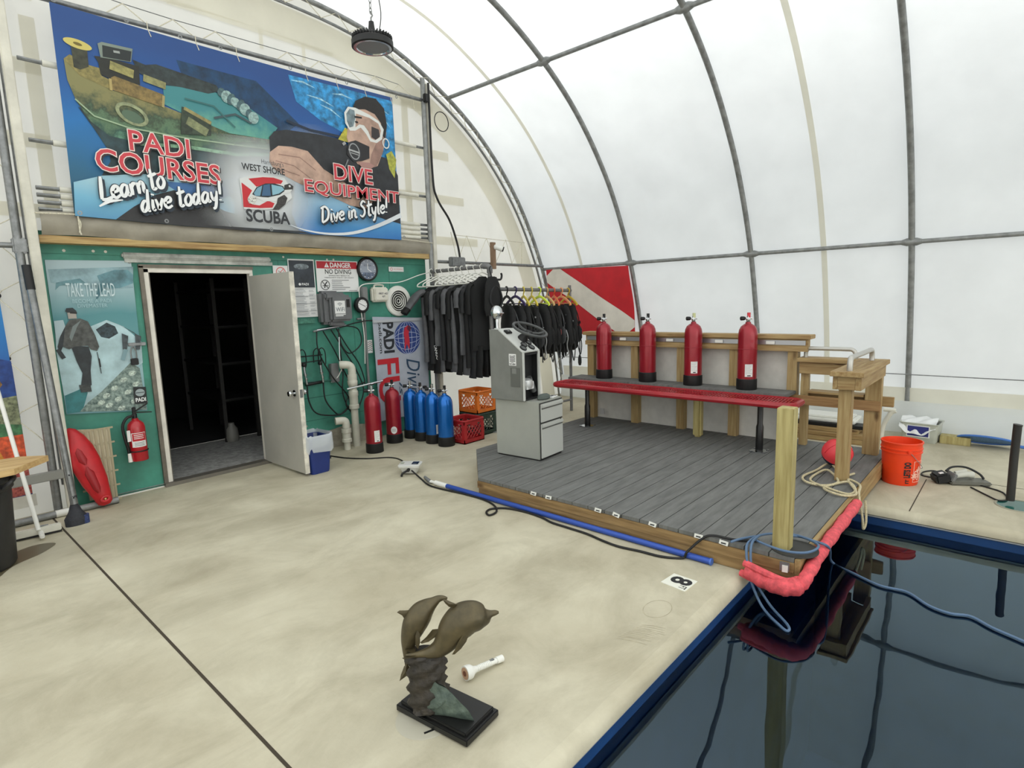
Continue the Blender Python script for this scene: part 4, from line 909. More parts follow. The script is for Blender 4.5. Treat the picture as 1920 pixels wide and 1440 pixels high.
b = MB(); b.box((0, -0.0, 0), (0.235, 0.07, 0.18), OFFW, None, 0.018); b.box((0, -0.045, -0.0), (0.2, 0.03, 0.155), OFFW, None, 0.012); b.build('case', t)
b = MB(); b.tube(smooth([(-0.06, 0, 0.085), (-0.06, 0, 0.115), (0.06, 0, 0.115), (0.06, 0, 0.085)], 3), 0.01, OFFW, 8); b.build('carry_handle', t)
b = MB(WALL(-0.061)); b.text('FIRST AID', (-0.045, -0.0, 0.085, 0.022), 0.001, C((40, 44, 70)), 0.015); b.text('KIT', (0.005, -0.035, 0.045, -0.015), 0.001, C((40, 44, 70)), 0.015); b.build('lettering', t)
t = thing('round_vent', 'round white ceiling-style vent with concentric rings on the green wall', 'vent', (4.57, 6.03, 1.695))
b = MB(WALL(0)); b.lathe([(0.0, -0.02), (0.19, -0.02), (0.195, 0.0), (0.185, 0.016), (0.135, 0.022), (0.13, 0.012)], WHITE, 40); b.build('flange', t)
for i, r_ in enumerate((0.112, 0.084, 0.055, 0.026)):
    b = MB(WALL(0)); b.lathe([(r_ - 0.005, -0.006), (r_ - 0.005, 0.006), (r_ + 0.002, 0.010), (r_ + 0.005, 0.004)], WHITE, 36); b.build('ring', t)
b = MB(WALL(0)); b.lathe([(0, -0.012), (0.128, -0.012), (0.128, -0.008), (0, -0.008)], BLACK, 36); b.build('backing', t)
# conduit with box, white cable
t = thing('conduit_run', 'grey vertical conduit with a switch box right of the gauge', 'conduit', (4.04, 6.0, 0))
b = MB(); b.tube([(0.0, 0.02, 1.72), (0.0, 0.02, 0.0)], 0.016, GREY, 10); b.build('pipe', t)
b = MB(); b.box((-0.0, 0.0, 1.79), (0.085, 0.06, 0.17), GREY, None, 0.01); b.build('switch_box', t)
b = MB(); b.tube(smooth([(3.985, 5.99, 0.95), (4.0, 5.99, 1.3), (3.97, 5.99, 1.75), (4.0, 5.98, 1.89), (4.25, 5.98, 1.92), (4.55, 5.96, 1.93), (4.85, 5.93, 2.02), (5.03, 5.9, 2.06)], 6), 0.006, WHITE, 6)
tag(b.build('white_cable'), 'white cable swagging over the first aid box towards the rack', 'cable')
b = MB(); b.tube(smooth([(4.0, 5.99, 1.0), (3.9, 5.98, 0.95), (3.83, 5.97, 0.85)], 5), 0.005, WHITE, 6); b.tube(smooth([(3.56, 5.97, 0.72), (3.6, 5.97, 0.85), (3.72, 5.96, 0.9)], 5), 0.005, WHITE, 6)
b = MB(); b.tube(smooth([(3.52, 6.0, 0.78), (3.6, 5.98, 0.84), (3.66, 5.97, 0.93), (3.73, 5.95, 0.94)], 5), 0.006, WHITE, 6)
tag(b.build('white_cable'), 'short white cable from the grey wall box to the white elbow pipe', 'cable')
b = MB(W6); k[0] = 0.003; b.span((4.07, 1.07, 0), (4.14, 1.23, 0.003), PAPER)
for i in range(5): b.line([(4.075, 1.10 + i * 0.025), (4.10, 1.11 + i * 0.025), (4.135, 1.098 + i * 0.025)], 0.007, Z(), C((110, 50, 50)) if i % 2 else INK)
tag(b.build('sticker'), 'small crumpled sticker on the wall beside the tall white banner', 'sticker')
b = MB(); b.box((3.57, 6.01, 0.885), (0.1, 0.06, 0.22), GREY, None, 0.006); tag(b.build('wall_box'), 'small grey metal box low on the green wall behind the hoses', 'electrical box')
# hose manifold under the meter box
t = thing('fill_manifold', 'metal hose manifold with black fill hoses hanging below the WiFi box', 'hose manifold', (3.56, 5.98, 1.40))
b = MB(); b.tube([(-0.19, 0, -0.01), (0.19, 0, 0.03)], 0.016, CHROME, 10); b.tube([(-0.23, 0, -0.02), (-0.17, 0, -0.01)], 0.011, STEELD, 8); b.build('manifold_bar', t)
HP = [[(-0.2, -0.02, -0.02), (-0.2, -0.03, -0.25), (-0.05, -0.03, -0.55), (0.12, -0.05, -0.8), (0.14, -0.05, -1.0)],
      [(-0.12, -0.02, -0.02), (0.0, -0.03, -0.25), (0.1, -0.04, -0.5), (0.2, -0.05, -0.75), (0.16, -0.06, -0.98), (0.08, -0.06, -0.88), (0.2, -0.06, -0.72), (0.36, -0.06, -0.66)],
      [(-0.02, -0.02, -0.01), (0.12, -0.03, -0.25), (0.26, -0.04, -0.5), (0.34, -0.05, -0.75), (0.26, -0.05, -0.95)],
      [(0.05, -0.02, 0), (0.16, -0.03, -0.2), (0.3, -0.04, -0.42), (0.36, -0.05, -0.62), (0.35, -0.06, -0.7)],
      [(0.1, -0.02, 0.01), (0.2, -0.03, 0.02), (0.34, -0.03, -0.03), (0.36, -0.03, -0.2), (0.2, -0.03, -0.3), (0.1, -0.03, -0.2), (0.08, -0.03, -0.05)],
      [(0.16, -0.02, 0.02), (0.3, -0.02, 0.05), (0.5, -0.01, 0.07), (0.64, 0.0, 0.05)],
      [(0.08, -0.02, 0), (0.07, -0.03, -0.2), (0.09, -0.03, -0.5), (0.06, -0.04, -0.75), (0.12, -0.04, -0.95)]]
for h in HP:
    b = MB(); b.tube(smooth(h, 6), 0.0075, BLACK, 7); b.build('hose', t)
b = MB(); b.tube(smooth([(0.07, -0.035, -0.1), (0.055, -0.04, -0.35), (0.07, -0.04, -0.5)], 4), 0.006, CHROME, 6); b.build('braided_hose', t)
# hook rack with regulators
t = thing('hook_rack', 'black wire hook rack with chrome hose ends beside the door leaf', 'hook rack', (3.27, 6.0, 1.08))
b = MB(); b.tube([(-0.13, 0, 0.03), (0.16, 0, 0.03)], 0.007, BLACK, 8); b.tube([(-0.13, 0, -0.04), (0.16, 0, -0.03)], 0.006, BLACK, 8); b.build('rail', t)
for x in (-0.09, 0.09, 0.15):
    b = MB(); b.tube(smooth([(x - 0.035, 0.01, -0.05), (x - 0.035, 0, 0.07), (x, -0.02, 0.11), (x + 0.03, -0.03, 0.06), (x + 0.03, -0.03, -0.06), (x + 0.005, -0.05, -0.09)], 4), 0.006, BLACK, 7); b.build('hook', t)
for x, lab in ((-0.1, 'chrome fill whip end hanging from the hook nearest the door leaf'), (0.1, 'chrome fill whip end hanging from the second hook, right of the door leaf')):
    f = thing('fill_whip', lab, 'hose', (3.27 + x, 5.955, 1.0))
    b = MB(); b.ball((0, 0, 0.02), 0.026, BLACK, 10); b.tube([(0, 0, 0), (0.005, 0, -0.08)], 0.016, CHROME, 10); b.tube([(0.005, 0, -0.08), (0.01, 0, -0.1)], 0.022, CHROME, 10); b.tube([(0.01, 0, -0.1), (0.02, 0, -0.2)], 0.013, CHROME, 10); b.tube([(0.015, 0, -0.13), (0.017, 0, -0.145)], 0.019, CHROME, 10); b.build('valve_body', f)
    b = MB(); b.tube(smooth([(0.02, 0, -0.2), (0.03, 0, -0.4), (0.12, -0.01, -0.55), (0.3 - x, -0.02, -0.6), (0.45 - x, -0.02, -0.5)], 6), 0.0085, BLACK, 7); b.build('hose', f)
b = MB(); b.tube([(3.2, 6.0, 0.79), (3.4, 6.0, 0.80)], 0.018, BLACK, 8); b.tube([(2.98, 6.01, 0.83), (3.55, 6.01, 0.80)], 0.012, GREEND, 6)
tag(b.build('pipe_clip'), 'short black pipe handle under the hook rack', 'handle')
# PVC pipes
PVC = M('pvc_white', (206, 204, 190), 0.45, var=0.05, scale=6)
t = thing('pvc_pipe', 'tall white plastic pipe with elbow and union rising by the red tank', 'pipe', (3.71, 5.86, 0))
b = MB(); b.tube([(0, 0, 0), (0, 0, 0.45)], 0.042, PVC, 18); b.build('riser', t)
b = MB(); b.lathe([(0.045, 0.45), (0.058, 0.455), (0.058, 0.5), (0.05, 0.505), (0.05, 0.6), (0.056, 0.61), (0.056, 0.66), (0.045, 0.67), (0.045, 0.72), (0.055, 0.73), (0.06, 0.78), (0.05, 0.8), (0.04, 0.86)], PVC, 20); b.build('union', t)
b = MB(); b.tube(smooth([(0, 0, 0.84), (0, 0, 0.93), (-0.03, 0.01, 0.97), (-0.09, 0.03, 0.98), (-0.12, 0.05, 0.98)], 4), 0.046, PVC, 16); b.tube([(0, 0, 0.8), (0, 0, 0.86)], 0.055, PVC, 16); b.build('elbow', t)
b = MB(); b.tube([(-0.1, -0.03, 0.70), (0.36, -0.09, 0.745)], 0.012, CHROME, 8); b.tube([(0.2, -0.07, 0.725), (0.23, -0.074, 0.73)], 0.018, CHROME, 8); b.build('side_pipe', t)
t = thing('pvc_pipe', 'short white plastic pipe with elbow beside the waste bin', 'pipe', (3.545, 5.80, 0))
b = MB(); b.tube([(0, 0, 0), (0, 0, 0.28)], 0.038, PVC, 18); b.build('riser', t)
b = MB(); b.lathe([(0.04, 0.09), (0.055, 0.095), (0.055, 0.13), (0.048, 0.135), (0.048, 0.2), (0.056, 0.205), (0.056, 0.25), (0.042, 0.255)], PVC, 20); b.build('union', t)
b = MB(); b.tube(smooth([(0, 0, 0.26), (0, 0, 0.32), (-0.02, 0.01, 0.345), (-0.08, 0.03, 0.35), (-0.11, 0.04, 0.35)], 4), 0.044, PVC, 16); b.build('elbow', t)
t = thing('outlet_cover', 'clear grey outdoor outlet cover low on the wall behind the waste bin', 'outlet', (3.07, 6.0, 0.42))
b = MB(); b.box((0, 0, 0), (0.14, 0.08, 0.16), M('cloudy_cover', (150, 150, 142), 0.3), None, 0.015); b.box((0.01, -0.01, -0.09), (0.15, 0.09, 0.02), M('cloudy_cover', (150, 150, 142), 0.3), None, 0.005); b.build('cover', t)
b = MB(); b.tube(smooth([(0.0, 0, -0.08), (0.06, -0.04, -0.16), (0.16, -0.07, -0.3), (0.2, -0.1, -0.40)], 5), 0.006, BLACK, 6); b.build('cord', t)
# tall white banner with the globe
t = thing('tall_banner', 'tall white banner printed sideways with a blue globe, behind the tanks', 'banner', (0, 0, 0))
PB = WALL(5.97); b = MB(PB); k[0] = 0.0006
GREYB = C((168, 174, 186), 0.06, 3)
b.prism([(4.119,1.513),(4.972,1.464),(4.944,0.212),(4.225,0.207),(4.137,0.209)], -0.004, 0, GREYB)
PBK = C((36, 40, 46)); NAVY = C((44, 66, 128)); REDP = C((186, 34, 46))
def side_words(s, px, mat, off=0.0, shear=0.0):
    # lettering turned to read downwards: px = left x, right x, top z, bottom z
    x0, x1, zt, zb = px
    m0 = b.M.copy(); b.M = b.M @ Matrix.Translation((x0, zt, 0)) @ Matrix.Rotation(R(-90), 4, 'Z')
    b.text(s, (0, 0, zt - zb, x1 - x0), Z(), mat, off, shear); b.M = m0
qq = [(4.27,1.441),(4.415,1.434),(4.241,1.059),(4.184,1.445),(4.226,1.067)]
side_words('PADI', (qq[0][0], qq[1][0], qq[0][1], qq[2][1]), PBK, 0.04); side_words('padi.com', (qq[3][0], qq[3][0] + 0.06, qq[0][1], qq[2][1]), PBK, 0.015)
c_ = [(4.635,1.224),(4.846,1.21),(4.65,1.436),(4.62,1.011)]
gx_, gz_ = c_[0]; ra, rb = c_[1][0] - gx_, (c_[2][1] - c_[3][1]) / 2
b.ell((gx_, gz_), ra, rb, Z(), NAVY, 0, 36); GW = C((170, 180, 206))
for f in (0.35, 0.72): b.ring((gx_, gz_), ra * f, rb, 0.007, Z(), GW, 32)
for f in (0.35, 0.72): b.ring((gx_, gz_), ra, rb * f, 0.007, Z(), GW, 32)
b.line([(gx_ - ra, gz_), (gx_ + ra, gz_)], 0.007, Z(), GW); b.line([(gx_, gz_ - rb), (gx_, gz_ + rb)], 0.007, Z(), GW)
P([(gx_ - 0.06, gz_ + 0.06), (gx_ - 0.04, gz_ + 0.13), (gx_ + 0.01, gz_ + 0.16), (gx_ + 0.04, gz_ + 0.12), (gx_ + 0.02, gz_ + 0.05), (gx_ + 0.03, gz_ - 0.05), (gx_ + 0.02, gz_ - 0.16), (gx_ - 0.02, gz_ - 0.08), (gx_ - 0.06, gz_ - 0.17), (gx_ - 0.05, gz_ - 0.02)], C((188, 44, 62)))
b.ell((gx_ + 0.03, gz_ + 0.12), 0.03, 0.035, Z(), C((96, 40, 60)), 0, 14)
qq = [(4.132,0.976),(4.445,0.945),(4.21,0.436)]; side_words('FU', (qq[0][0] + 0.02, qq[1][0] + 0.02, qq[0][1], qq[2][1]), REDP, 0.015)
qq = [(4.522,0.951),(4.808,0.924),(4.547,0.475)]; side_words('Diving', (qq[0][0], qq[1][0], qq[0][1], qq[2][1] - 0.12), C((44, 70, 96)), 0.0, 0.35)
qq = [(4.459,0.669),(4.531,0.492)]; side_words('is', (qq[0][0], qq[0][0] + 0.06, qq[0][1], qq[1][1]), C((44, 70, 96)), 0, 0.35)
b.build('printed_sheet', t)
b = MB(PB); w_ = [(4.112,1.52),(4.981,1.463)]; b.span((w_[0][0], w_[0][1] - 0.085, 0), (w_[1][0], w_[1][1] + 0.01, 0.02), M('banner_rail_grey', (176, 180, 186), 0.45), 0.006); b.build('top_rail', t)
# ================================================================ left edge: coral banner, brush, squeegee, barrel
t = thing('coral_banner', 'blue and coral reef banner on the white fabric at the left edge', 'banner', (0, 0, 0))
k[0] = 0.0006; b = MB(WALL(6.06))
b.prism([(-0.3, 2.2), (0.72, 2.16), (0.74, 0.18), (-0.3, 0.1)], -0.003, 0, grad('reef_water', ((0, (40, 60, 110)), (0.5, (38, 84, 160)), (0.8, (30, 120, 190)), (1, (60, 170, 215))), 0.2, 2.2, noise=0.3, nscale=6))
P([(-0.3, 1.35), (0.3, 1.45), (0.735, 1.3), (0.738, 0.75), (-0.3, 0.7)], C((36, 76, 150), 0.0, 14, (18, 40, 100)))
P([(0.5, 1.2), (0.62, 1.22), (0.66, 1.12), (0.58, 1.0), (0.5, 1.05)], C((150, 110, 60), 0.5, 40)); P([(0.55, 1.0), (0.735, 1.02), (0.737, 0.7), (0.6, 0.72)], C((118, 124, 96), 0.5, 30)); P([(-0.3, 0.82), (0.45, 0.84), (0.738, 0.78), (0.738, 0.7), (-0.3, 0.68)], C((64, 112, 74), 0.4, 20))
P([(-0.3, 0.7), (0.4, 0.72), (0.7, 0.68), (0.72, 0.55), (0.5, 0.5), (-0.3, 0.5)], C((206, 134, 52), 0.35, 10)); P([(0.55, 0.7), (0.738, 0.7), (0.738, 0.5), (0.6, 0.52)], C((206, 84, 48), 0.3, 20))
P([(-0.3, 0.5), (0.55, 0.5), (0.738, 0.46), (0.74, 0.2), (-0.3, 0.15)], C((206, 112, 100), 0.0, 55, (120, 40, 42)))
b.build('printed_sheet', t)
b = MB(WALL(6.06)); b.span((-0.3, 0.09, -0.004), (0.76, 0.19, 0.004), OFFW); b.build('hem', t)
# pool brush leaning on the post
t = thing('pool_brush', 'long grey pole with a dark brush head leaning on the left post', 'brush', (0.915, 5.53, 0))
p0, p1 = Vector((0, 0, 0.17)), Vector((-0.04, 0.23, 1.98))
b = MB(); b.tube([p0, p1], 0.026, STEEL, 14)
for f in (0.03, 0.13): 
    c_ = p0 + (p1 - p0) * f; b.ball(c_ + Vector((0.0, -0.024, 0)), (0.006, 0.005, 0.008), BLACK, 8)
b.build('pole', t)
b = MB(); b.tube([p0 + (p1 - p0) * 0.93, p1 + Vector((-0.001, 0.008, 0.06))], 0.03, BLACK, 14); b.build('grip', t)
BRB = M('brush_blue', (52, 66, 110), 0.8, var=0.3, scale=80)
b = MB(); b.loft([((0, 0, 0.0), 0.075, 0.04), ((0, 0, 0.06), 0.078, 0.042), ((0, 0.005, 0.11), 0.045, 0.03), ((0, 0.005, 0.17), 0.026, 0.024), ((0, 0.008, 0.24), 0.026, 0.026)], M('brush_charcoal', (42, 44, 52), 0.6, var=0.2, scale=60), 18); b.build('brush_head', t)
b = MB(); b.loft([((0.055, 0, 0.002), 0.03, 0.036), ((0.058, 0, 0.07), 0.028, 0.034)], BRB, 12); b.build('bristles', t)
# squeegee
t = thing('floor_squeegee', 'white squeegee leaning on the coral banner at the far left', 'squeegee', (0.66, 5.45, 0))
b = MB(); b.tube([(0.005, -0.02, 0.06), (-0.05, 0.52, 1.16)], 0.015, WHITE, 12); b.build('pole', t)
b = MB(); b.box((0, 0.02, 0.045), (0.29, 0.05, 0.05), OFFW, R(-6), 0.006); b.box((0, 0.02, 0.012), (0.29, 0.012, 0.022), BLACK, R(-6)); b.build('blade', t)
b = MB(); b.box((0.012, -0.06, 0.035), (0.03, 0.13, 0.03), WHITE, R(-4), 0.005); b.tube([(0.0, 0.02, 0.08), (0.07, 0.03, 0.07)], 0.006, STEEL, 6); b.build('bracket', t)
# black barrel with a board on it
BAR = M('black_barrel', (34, 34, 36), 0.5, var=0.15, scale=12)
t = thing('barrel', 'black plastic barrel at the left edge under the wooden board', 'barrel', (0.255, 5.08, 0))
b = MB(); b.lathe([(0.0, 0), (0.22, 0.0), (0.235, 0.02), (0.25, 0.3), (0.262, 0.52), (0.275, 0.53), (0.278, 0.58), (0.29, 0.59), (0.295, 0.62), (0.275, 0.63), (0.26, 0.6), (0, 0.6)], BAR, 36); b.build('barrel_body', t)
b = MB(); b.tube(smooth([(0.2, -0.2, 0.55), (0.24, -0.22, 0.59), (0.27, -0.12, 0.6), (0.275, -0.02, 0.56)], 4), 0.014, BAR, 8); b.build('handle', t)
TB = wood('board_wood', (206, 176, 124), (178, 142, 92), 'x')
b = MB(); b.prism([(-0.5, 4.72), (0.52, 4.86), (0.74, 5.12), (0.60, 5.26), (-0.5, 5.3)], 0.632, 0.672, TB)
tag(b.build('wooden_board'), 'varnished wooden board lying on the black barrel at the left edge', 'board')
b = MB(); w_ = smooth([(0.30, 4.75, 0), (0.45, 4.95, 0), (0.62, 5.06, 0), (0.72, 5.2, 0), (0.6, 5.28, 0), (0.4, 5.2, 0), (0.2, 5.25, 0), (0.1, 4.9, 0)], 6, True)
b.poly([(v.x, v.y) for v in w_], 0.0012, M('wet_concrete', (104, 96, 74), 0.35)); tag(b.build('wet_patch'), 'dark wet patch on the concrete beside the black barrel', 'stain')
# ================================================================ pool
LINER = M('navy_liner', (16, 58, 108), 0.5, var=0.15, scale=2.5)
t = thing('swimming_pool', 'indoor swimming pool with dark blue liner and still water', 'pool', (0, 0, 0))
b = MB(); x0, x1, y0, y1, zb = PX0 + 0.04, PX1 - 0.04, PY0 + 0.04, PY1 - 0.04, -2.3
b.add([(x0, y0, -0.07), (x1, y0, -0.07), (x1, y1, -0.07), (x0, y1, -0.07), (x0, y0, zb), (x1, y0, zb), (x1, y1, zb), (x0, y1, zb)],
      [(0, 1, 5, 4), (1, 2, 6, 5), (2, 3, 7, 6), (3, 0, 4, 7), (4, 5, 6, 7)], LINER)
b.build('basin', t)
b = MB(); b.tube([(x0, y1 - 0.004, -0.078), (x1, y1 - 0.004, -0.078)], 0.006, M('liner_bead', (150, 156, 160), 0.4), 6); b.build('liner_bead', t)
b = MB(); b.tube([(x1 - 0.004, y0, -0.078), (x1 - 0.004, y1, -0.078)], 0.006, M('liner_bead', (150, 156, 160), 0.4), 6); b.build('liner_bead', t)
wmat = bpy.data.materials.new('pool_water'); wmat.use_nodes = True
nt = wmat.node_tree; nt.nodes.clear()
o_ = nt.nodes.new('ShaderNodeOutputMaterial'); mxs = nt.nodes.new('ShaderNodeMixShader')
tr = nt.nodes.new('ShaderNodeBsdfTransparent'); gl = nt.nodes.new('ShaderNodeBsdfGlossy'); fr = nt.nodes.new('ShaderNodeFresnel')
nz = nt.nodes.new('ShaderNodeTexNoise'); bpn = nt.nodes.new('ShaderNodeBump'); tcn = nt.nodes.new('ShaderNodeTexCoord')
nz.inputs['Scale'].default_value = 2.6; nz.inputs['Detail'].default_value = 1.5
bpn.inputs['Strength'].default_value = 0.05; bpn.inputs['Distance'].default_value = 0.05
nt.links.new(tcn.outputs['Object'], nz.inputs['Vector']); nt.links.new(nz.outputs['Fac'], bpn.inputs['Height'])
nt.links.new(bpn.outputs[0], gl.inputs['Normal'])
fr.inputs['IOR'].default_value = 1.8
tr.inputs[0].default_value = (0.88, 0.95, 1, 1); gl.inputs['Roughness'].default_value = 0.01; gl.inputs[0].default_value = (0.66, 0.88, 1, 1)
nt.links.new(fr.outputs[0], mxs.inputs[0]); nt.links.new(tr.outputs[0], mxs.inputs[1]); nt.links.new(gl.outputs[0], mxs.inputs[2]); nt.links.new(mxs.outputs[0], o_.inputs[0])
WZ = -0.145
b = MB(); b.rect(x0, y0, x1, y1, WZ, wmat); b.build('water', t)

# depth marker tile
t = thing('depth_marker', 'white depth tile reading 8 FT set in the concrete by the pool edge', 'depth marker', (0, 0, 0))
b = MB(); q = [(2.904,1.493),(3.048,1.48),(3.041,1.329),(2.886,1.336)]
b.prism(q, 0.0, 0.004, M('marker_white', (226, 226, 214), 0.4)); b.build('tile', t)
b = MB(); k[0] = 0.004
q = [(2.985,1.403)]
b.M = Matrix.Translation((q[0][0], q[0][1], 0)) @ Matrix.Rotation(R(180), 4, 'Z')
b.text('8', (-0.036, -0.058, 0.036, 0.058), 0.0046, INK, 0.035); b.text('FT', (0.05, 0.018, 0.085, 0.058), 0.0046, INK, 0.01)
b.build('lettering', t)

# ================================================================ deck platform over the pool corner
DX0, DX1, DY0, DY1, DZ = 3.335, 6.22, 0.89, 4.13, 0.16
COMP = M('composite_board', (106, 107, 105), 0.72, var=0.14, scale=4, stretch=(1, 6, 1), bump=0.1, bscale=90)
COMPD = M('board_side', (60, 60, 58), 0.8)
t = thing('deck_platform', 'low grey boarded deck with timber rim overhanging the pool corner', 'deck', (0, 0, 0))
nb = 23; w = (DY1 - DY0) / nb
def xl(y): return DX0 if y <= 3.43 else DX0 + (y - 3.43) * 0.957
b = MB()
for i in range(nb):
    ya, yb = DY0 + i * w + 0.003, DY0 + (i + 1) * w - 0.003
    poly = [(xl(ya), ya), (DX1, ya), (DX1, yb), (xl(yb), yb)]
    if ya < 3.43 < yb: poly.append((DX0, 3.43))
    b.prism(poly, DZ - 0.025, DZ, COMP)
b.build('decking', t)
b = MB(); b.prism([(DX0 + 0.015, DY0 + 0.02), (DX1, DY0 + 0.02), (DX1, DY1 - 0.01), (DX0 + 0.66, DY1 - 0.01), (DX0 + 0.015, 3.42)], 0.06, DZ - 0.026, COMPD); b.build('joist_frame', t)
RIM = wood('rim_timber', (156, 128, 86), (118, 92, 56), 'y')
b = MB(); b.span((DX0 - 0.012, DY0, 0.075), (DX0 + 0.026, 3.43, DZ - 0.027), RIM); b.build('rim_board', t)
b = MB(); b.span((DX0 - 0.002, DY0 + 0.0, 0.003), (DX0 + 0.03, 3.42, 0.07), RIM); b.build('rim_board', t)
RIMX = wood('rim_timber_side', (166, 142, 98), (132, 106, 66), 'x')
b = MB(); b.span((DX0, DY0 - 0.03, 0.03), (DX1, DY0 - 0.001, DZ - 0.004), RIMX); b.build('rim_board', t)
b = MB(); b.prism([(DX0 + 0.005, 3.43), (DX0 + 0.665, DY1 - 0.005), (DX0 + 0.69, DY1 - 0.02), (DX0 + 0.03, 3.41)], 0.003, DZ - 0.026, RIM); b.build('rim_board', t)
STK = M('end_sticker', (214, 214, 208), 0.5)
for y, a in ((2.80, 0.1), (2.65, -0.1), (2.20, 0.2), (2.05, 0.6), (1.77, 0.4), (1.45, 0.0), (1.29, 0.3)):
    b = MB(); b.box((DX0 - 0.016, y, DZ - 0.006), (0.004, 0.055, 0.026), STK, Matrix.Rotation(R(20), 4, 'Y') @ Matrix.Rotation(a * 0.3, 4, 'X')); b.box((DX0 - 0.019, y, DZ - 0.008), (0.003, 0.03, 0.008), INK, Matrix.Rotation(R(20), 4, 'Y')); b.build('sticker', t)
PINK = M('coral_foam_wrap', (216, 84, 92), 0.75, var=0.14, scale=30, bump=0.4, bscale=25)
b = MB(); pth = smooth([(3.27, 1.12, 0.045), (3.23, 1.0, 0.03), (3.21, 0.89, 0.04), (3.26, 0.83, 0.06), (3.36, 0.82, 0.09), (3.7, 0.825, 0.12), (4.2, 0.828, 0.125), (4.62, 0.832, 0.125)], 12)
random.seed(5)
b.tube(pth, [0.036 + 0.003 * math.sin(i * 0.9) + random.uniform(-0.0015, 0.002) + (0.012 if i < 34 else 0) for i in range(len(pth))], PINK, 12)
for dz, dy in ((0.035, 0.0), (-0.03, 0.02)): b.tube(smooth([(3.26, 1.14 + dy, 0.055 + dz), (3.22, 1.0, 0.045 + dz), (3.22, 0.9, 0.05 + dz * 0.5), (3.28, 0.85, 0.07)], 6), 0.022, PINK, 8)
b.build('edge_padding', t)
b = MB(); b.tube([(3.47, 0.93, DZ), (3.47, 0.93, DZ + 0.006)], 0.13, COMPD, 28); b.build('post_base', t)
b = MB(); b.box((3.292, 0.93, 0.12), (0.012, 0.05, 0.05), STEEL, R(10)); b.box((3.284, 0.925, 0.11), (0.006, 0.03, 0.04), STK, R(10)); b.build('corner_bracket', t)

b = MB(); b.span((3.385, 0.94, DZ + 0.007), (3.475, 1.03, 1.01), PG_Z, 0.004); tag(b.build('timber_post'), 'short free-standing treated timber post at the deck corner over the pool', 'post')

# ================================================================ tank rack wall
t = thing('tank_rack', 'timber framed back wall with white panel and grey tank shelf', 'tank rack', (0, 0, 0))
PANEL = M('white_panel', (206, 204, 198), 0.6, var=0.04)
b = MB(); b.span((6.075, 1.65, DZ), (6.09, 4.10, 1.2), PANEL); b.build('back_panel', t)
for y in (4.06, 3.44, 2.86, 2.27, 1.695):
    b = MB(); b.span((5.99, y - 0.045, DZ), (6.074, y + 0.045, 1.11), PW_Z); b.build('stud', t)
b = MB(); b.span((5.965, 1.56, 1.085), (5.99, 4.12, 1.135), PW_Y); b.span((5.985, 1.56, 1.11), (6.06, 4.12, 1.22), PW_Y); b.build('top_rail', t)
b = MB(); b.span((5.95, 1.53, 1.205), (6.12, 4.15, 1.245), PW_Y, 0.004); b.build('cap_board', t)
b = MB(); b.span((5.978, 1.58, 1.145), (5.985, 4.1, 1.19), M('alloy_strip', (172, 172, 176), 0.35, 0.8)); b.build('metal_strip', t)
for y in (3.58, 2.98, 2.42, 1.90):
    b = MB(); b.box((5.968, y, 1.165), (0.012, 0.085, 0.03), WHITE, None, 0.003); b.build('strap_clip', t)
b = MB(); b.span((5.70, 1.65, 0.668), (5.988, 4.2, 0.70), COMP, 0.004); b.build('tank_shelf', t)
b = MB(); b.span((5.72, 2.50, DZ), (5.81, 2.59, 0.667), PG_Z, 0.02); b.build('support_post', t)
b = MB(); b.span((5.98, 3.86, DZ + 0.06), (5.988, 3.92, DZ + 0.13), M('outlet_grey', (176, 174, 172), 0.5)); b.build('outlet', t)

# red perforated bench in front of it
RB = M('red_plastisol', (158, 24, 36), 0.38, var=0.06, coat=0.2)
t = thing('bench', 'red perforated metal bench on two black pedestal legs', 'bench', (0, 0, 0))
bx0, bx1, by0, by1, bz = 5.37, 5.69, 1.50, 4.18, 0.672
b = MB()
rad = 0.07
def rr_(x0, y0, x1, y1, r, n=6):
    out = []
    for cx, cy, a0 in ((x1 - r, y1 - r, 0), (x0 + r, y1 - r, 90), (x0 + r, y0 + r, 180), (x1 - r, y0 + r, 270)):
        for i in range(n + 1): a = R(a0 + 90 * i / n); out.append((cx + r * math.cos(a), cy + r * math.sin(a)))
    return out
lo = rr_(bx0, by0, bx1, by1, rad)
b.tube([(x, y, bz - 0.022) for x, y in lo], 0.03, RB, 8, closed=True)
for i in range(88):
    y = by0 + 0.05 + i * (by1 - by0 - 0.1) / 87
    b.add([(bx0 + 0.02, y, bz), (bx1 - 0.02, y + 0.02, bz), (bx1 - 0.02, y + 0.034, bz), (bx0 + 0.02, y + 0.014, bz), (bx0 + 0.02, y, bz - 0.008), (bx1 - 0.02, y + 0.02, bz - 0.008), (bx1 - 0.02, y + 0.034, bz - 0.008), (bx0 + 0.02, y + 0.014, bz - 0.008)], [(0, 1, 2, 3), (7, 6, 5, 4), (0, 4, 5, 1), (1, 5, 6, 2), (2, 6, 7, 3), (3, 7, 4, 0)], RB)
for x in (bx0 + 0.08, bx0 + 0.16, bx0 + 0.24): b.span((x - 0.008, by0 + 0.02, bz - 0.010), (x + 0.008, by1 - 0.02, bz - 0.001), RB)
b.build('seat', t)
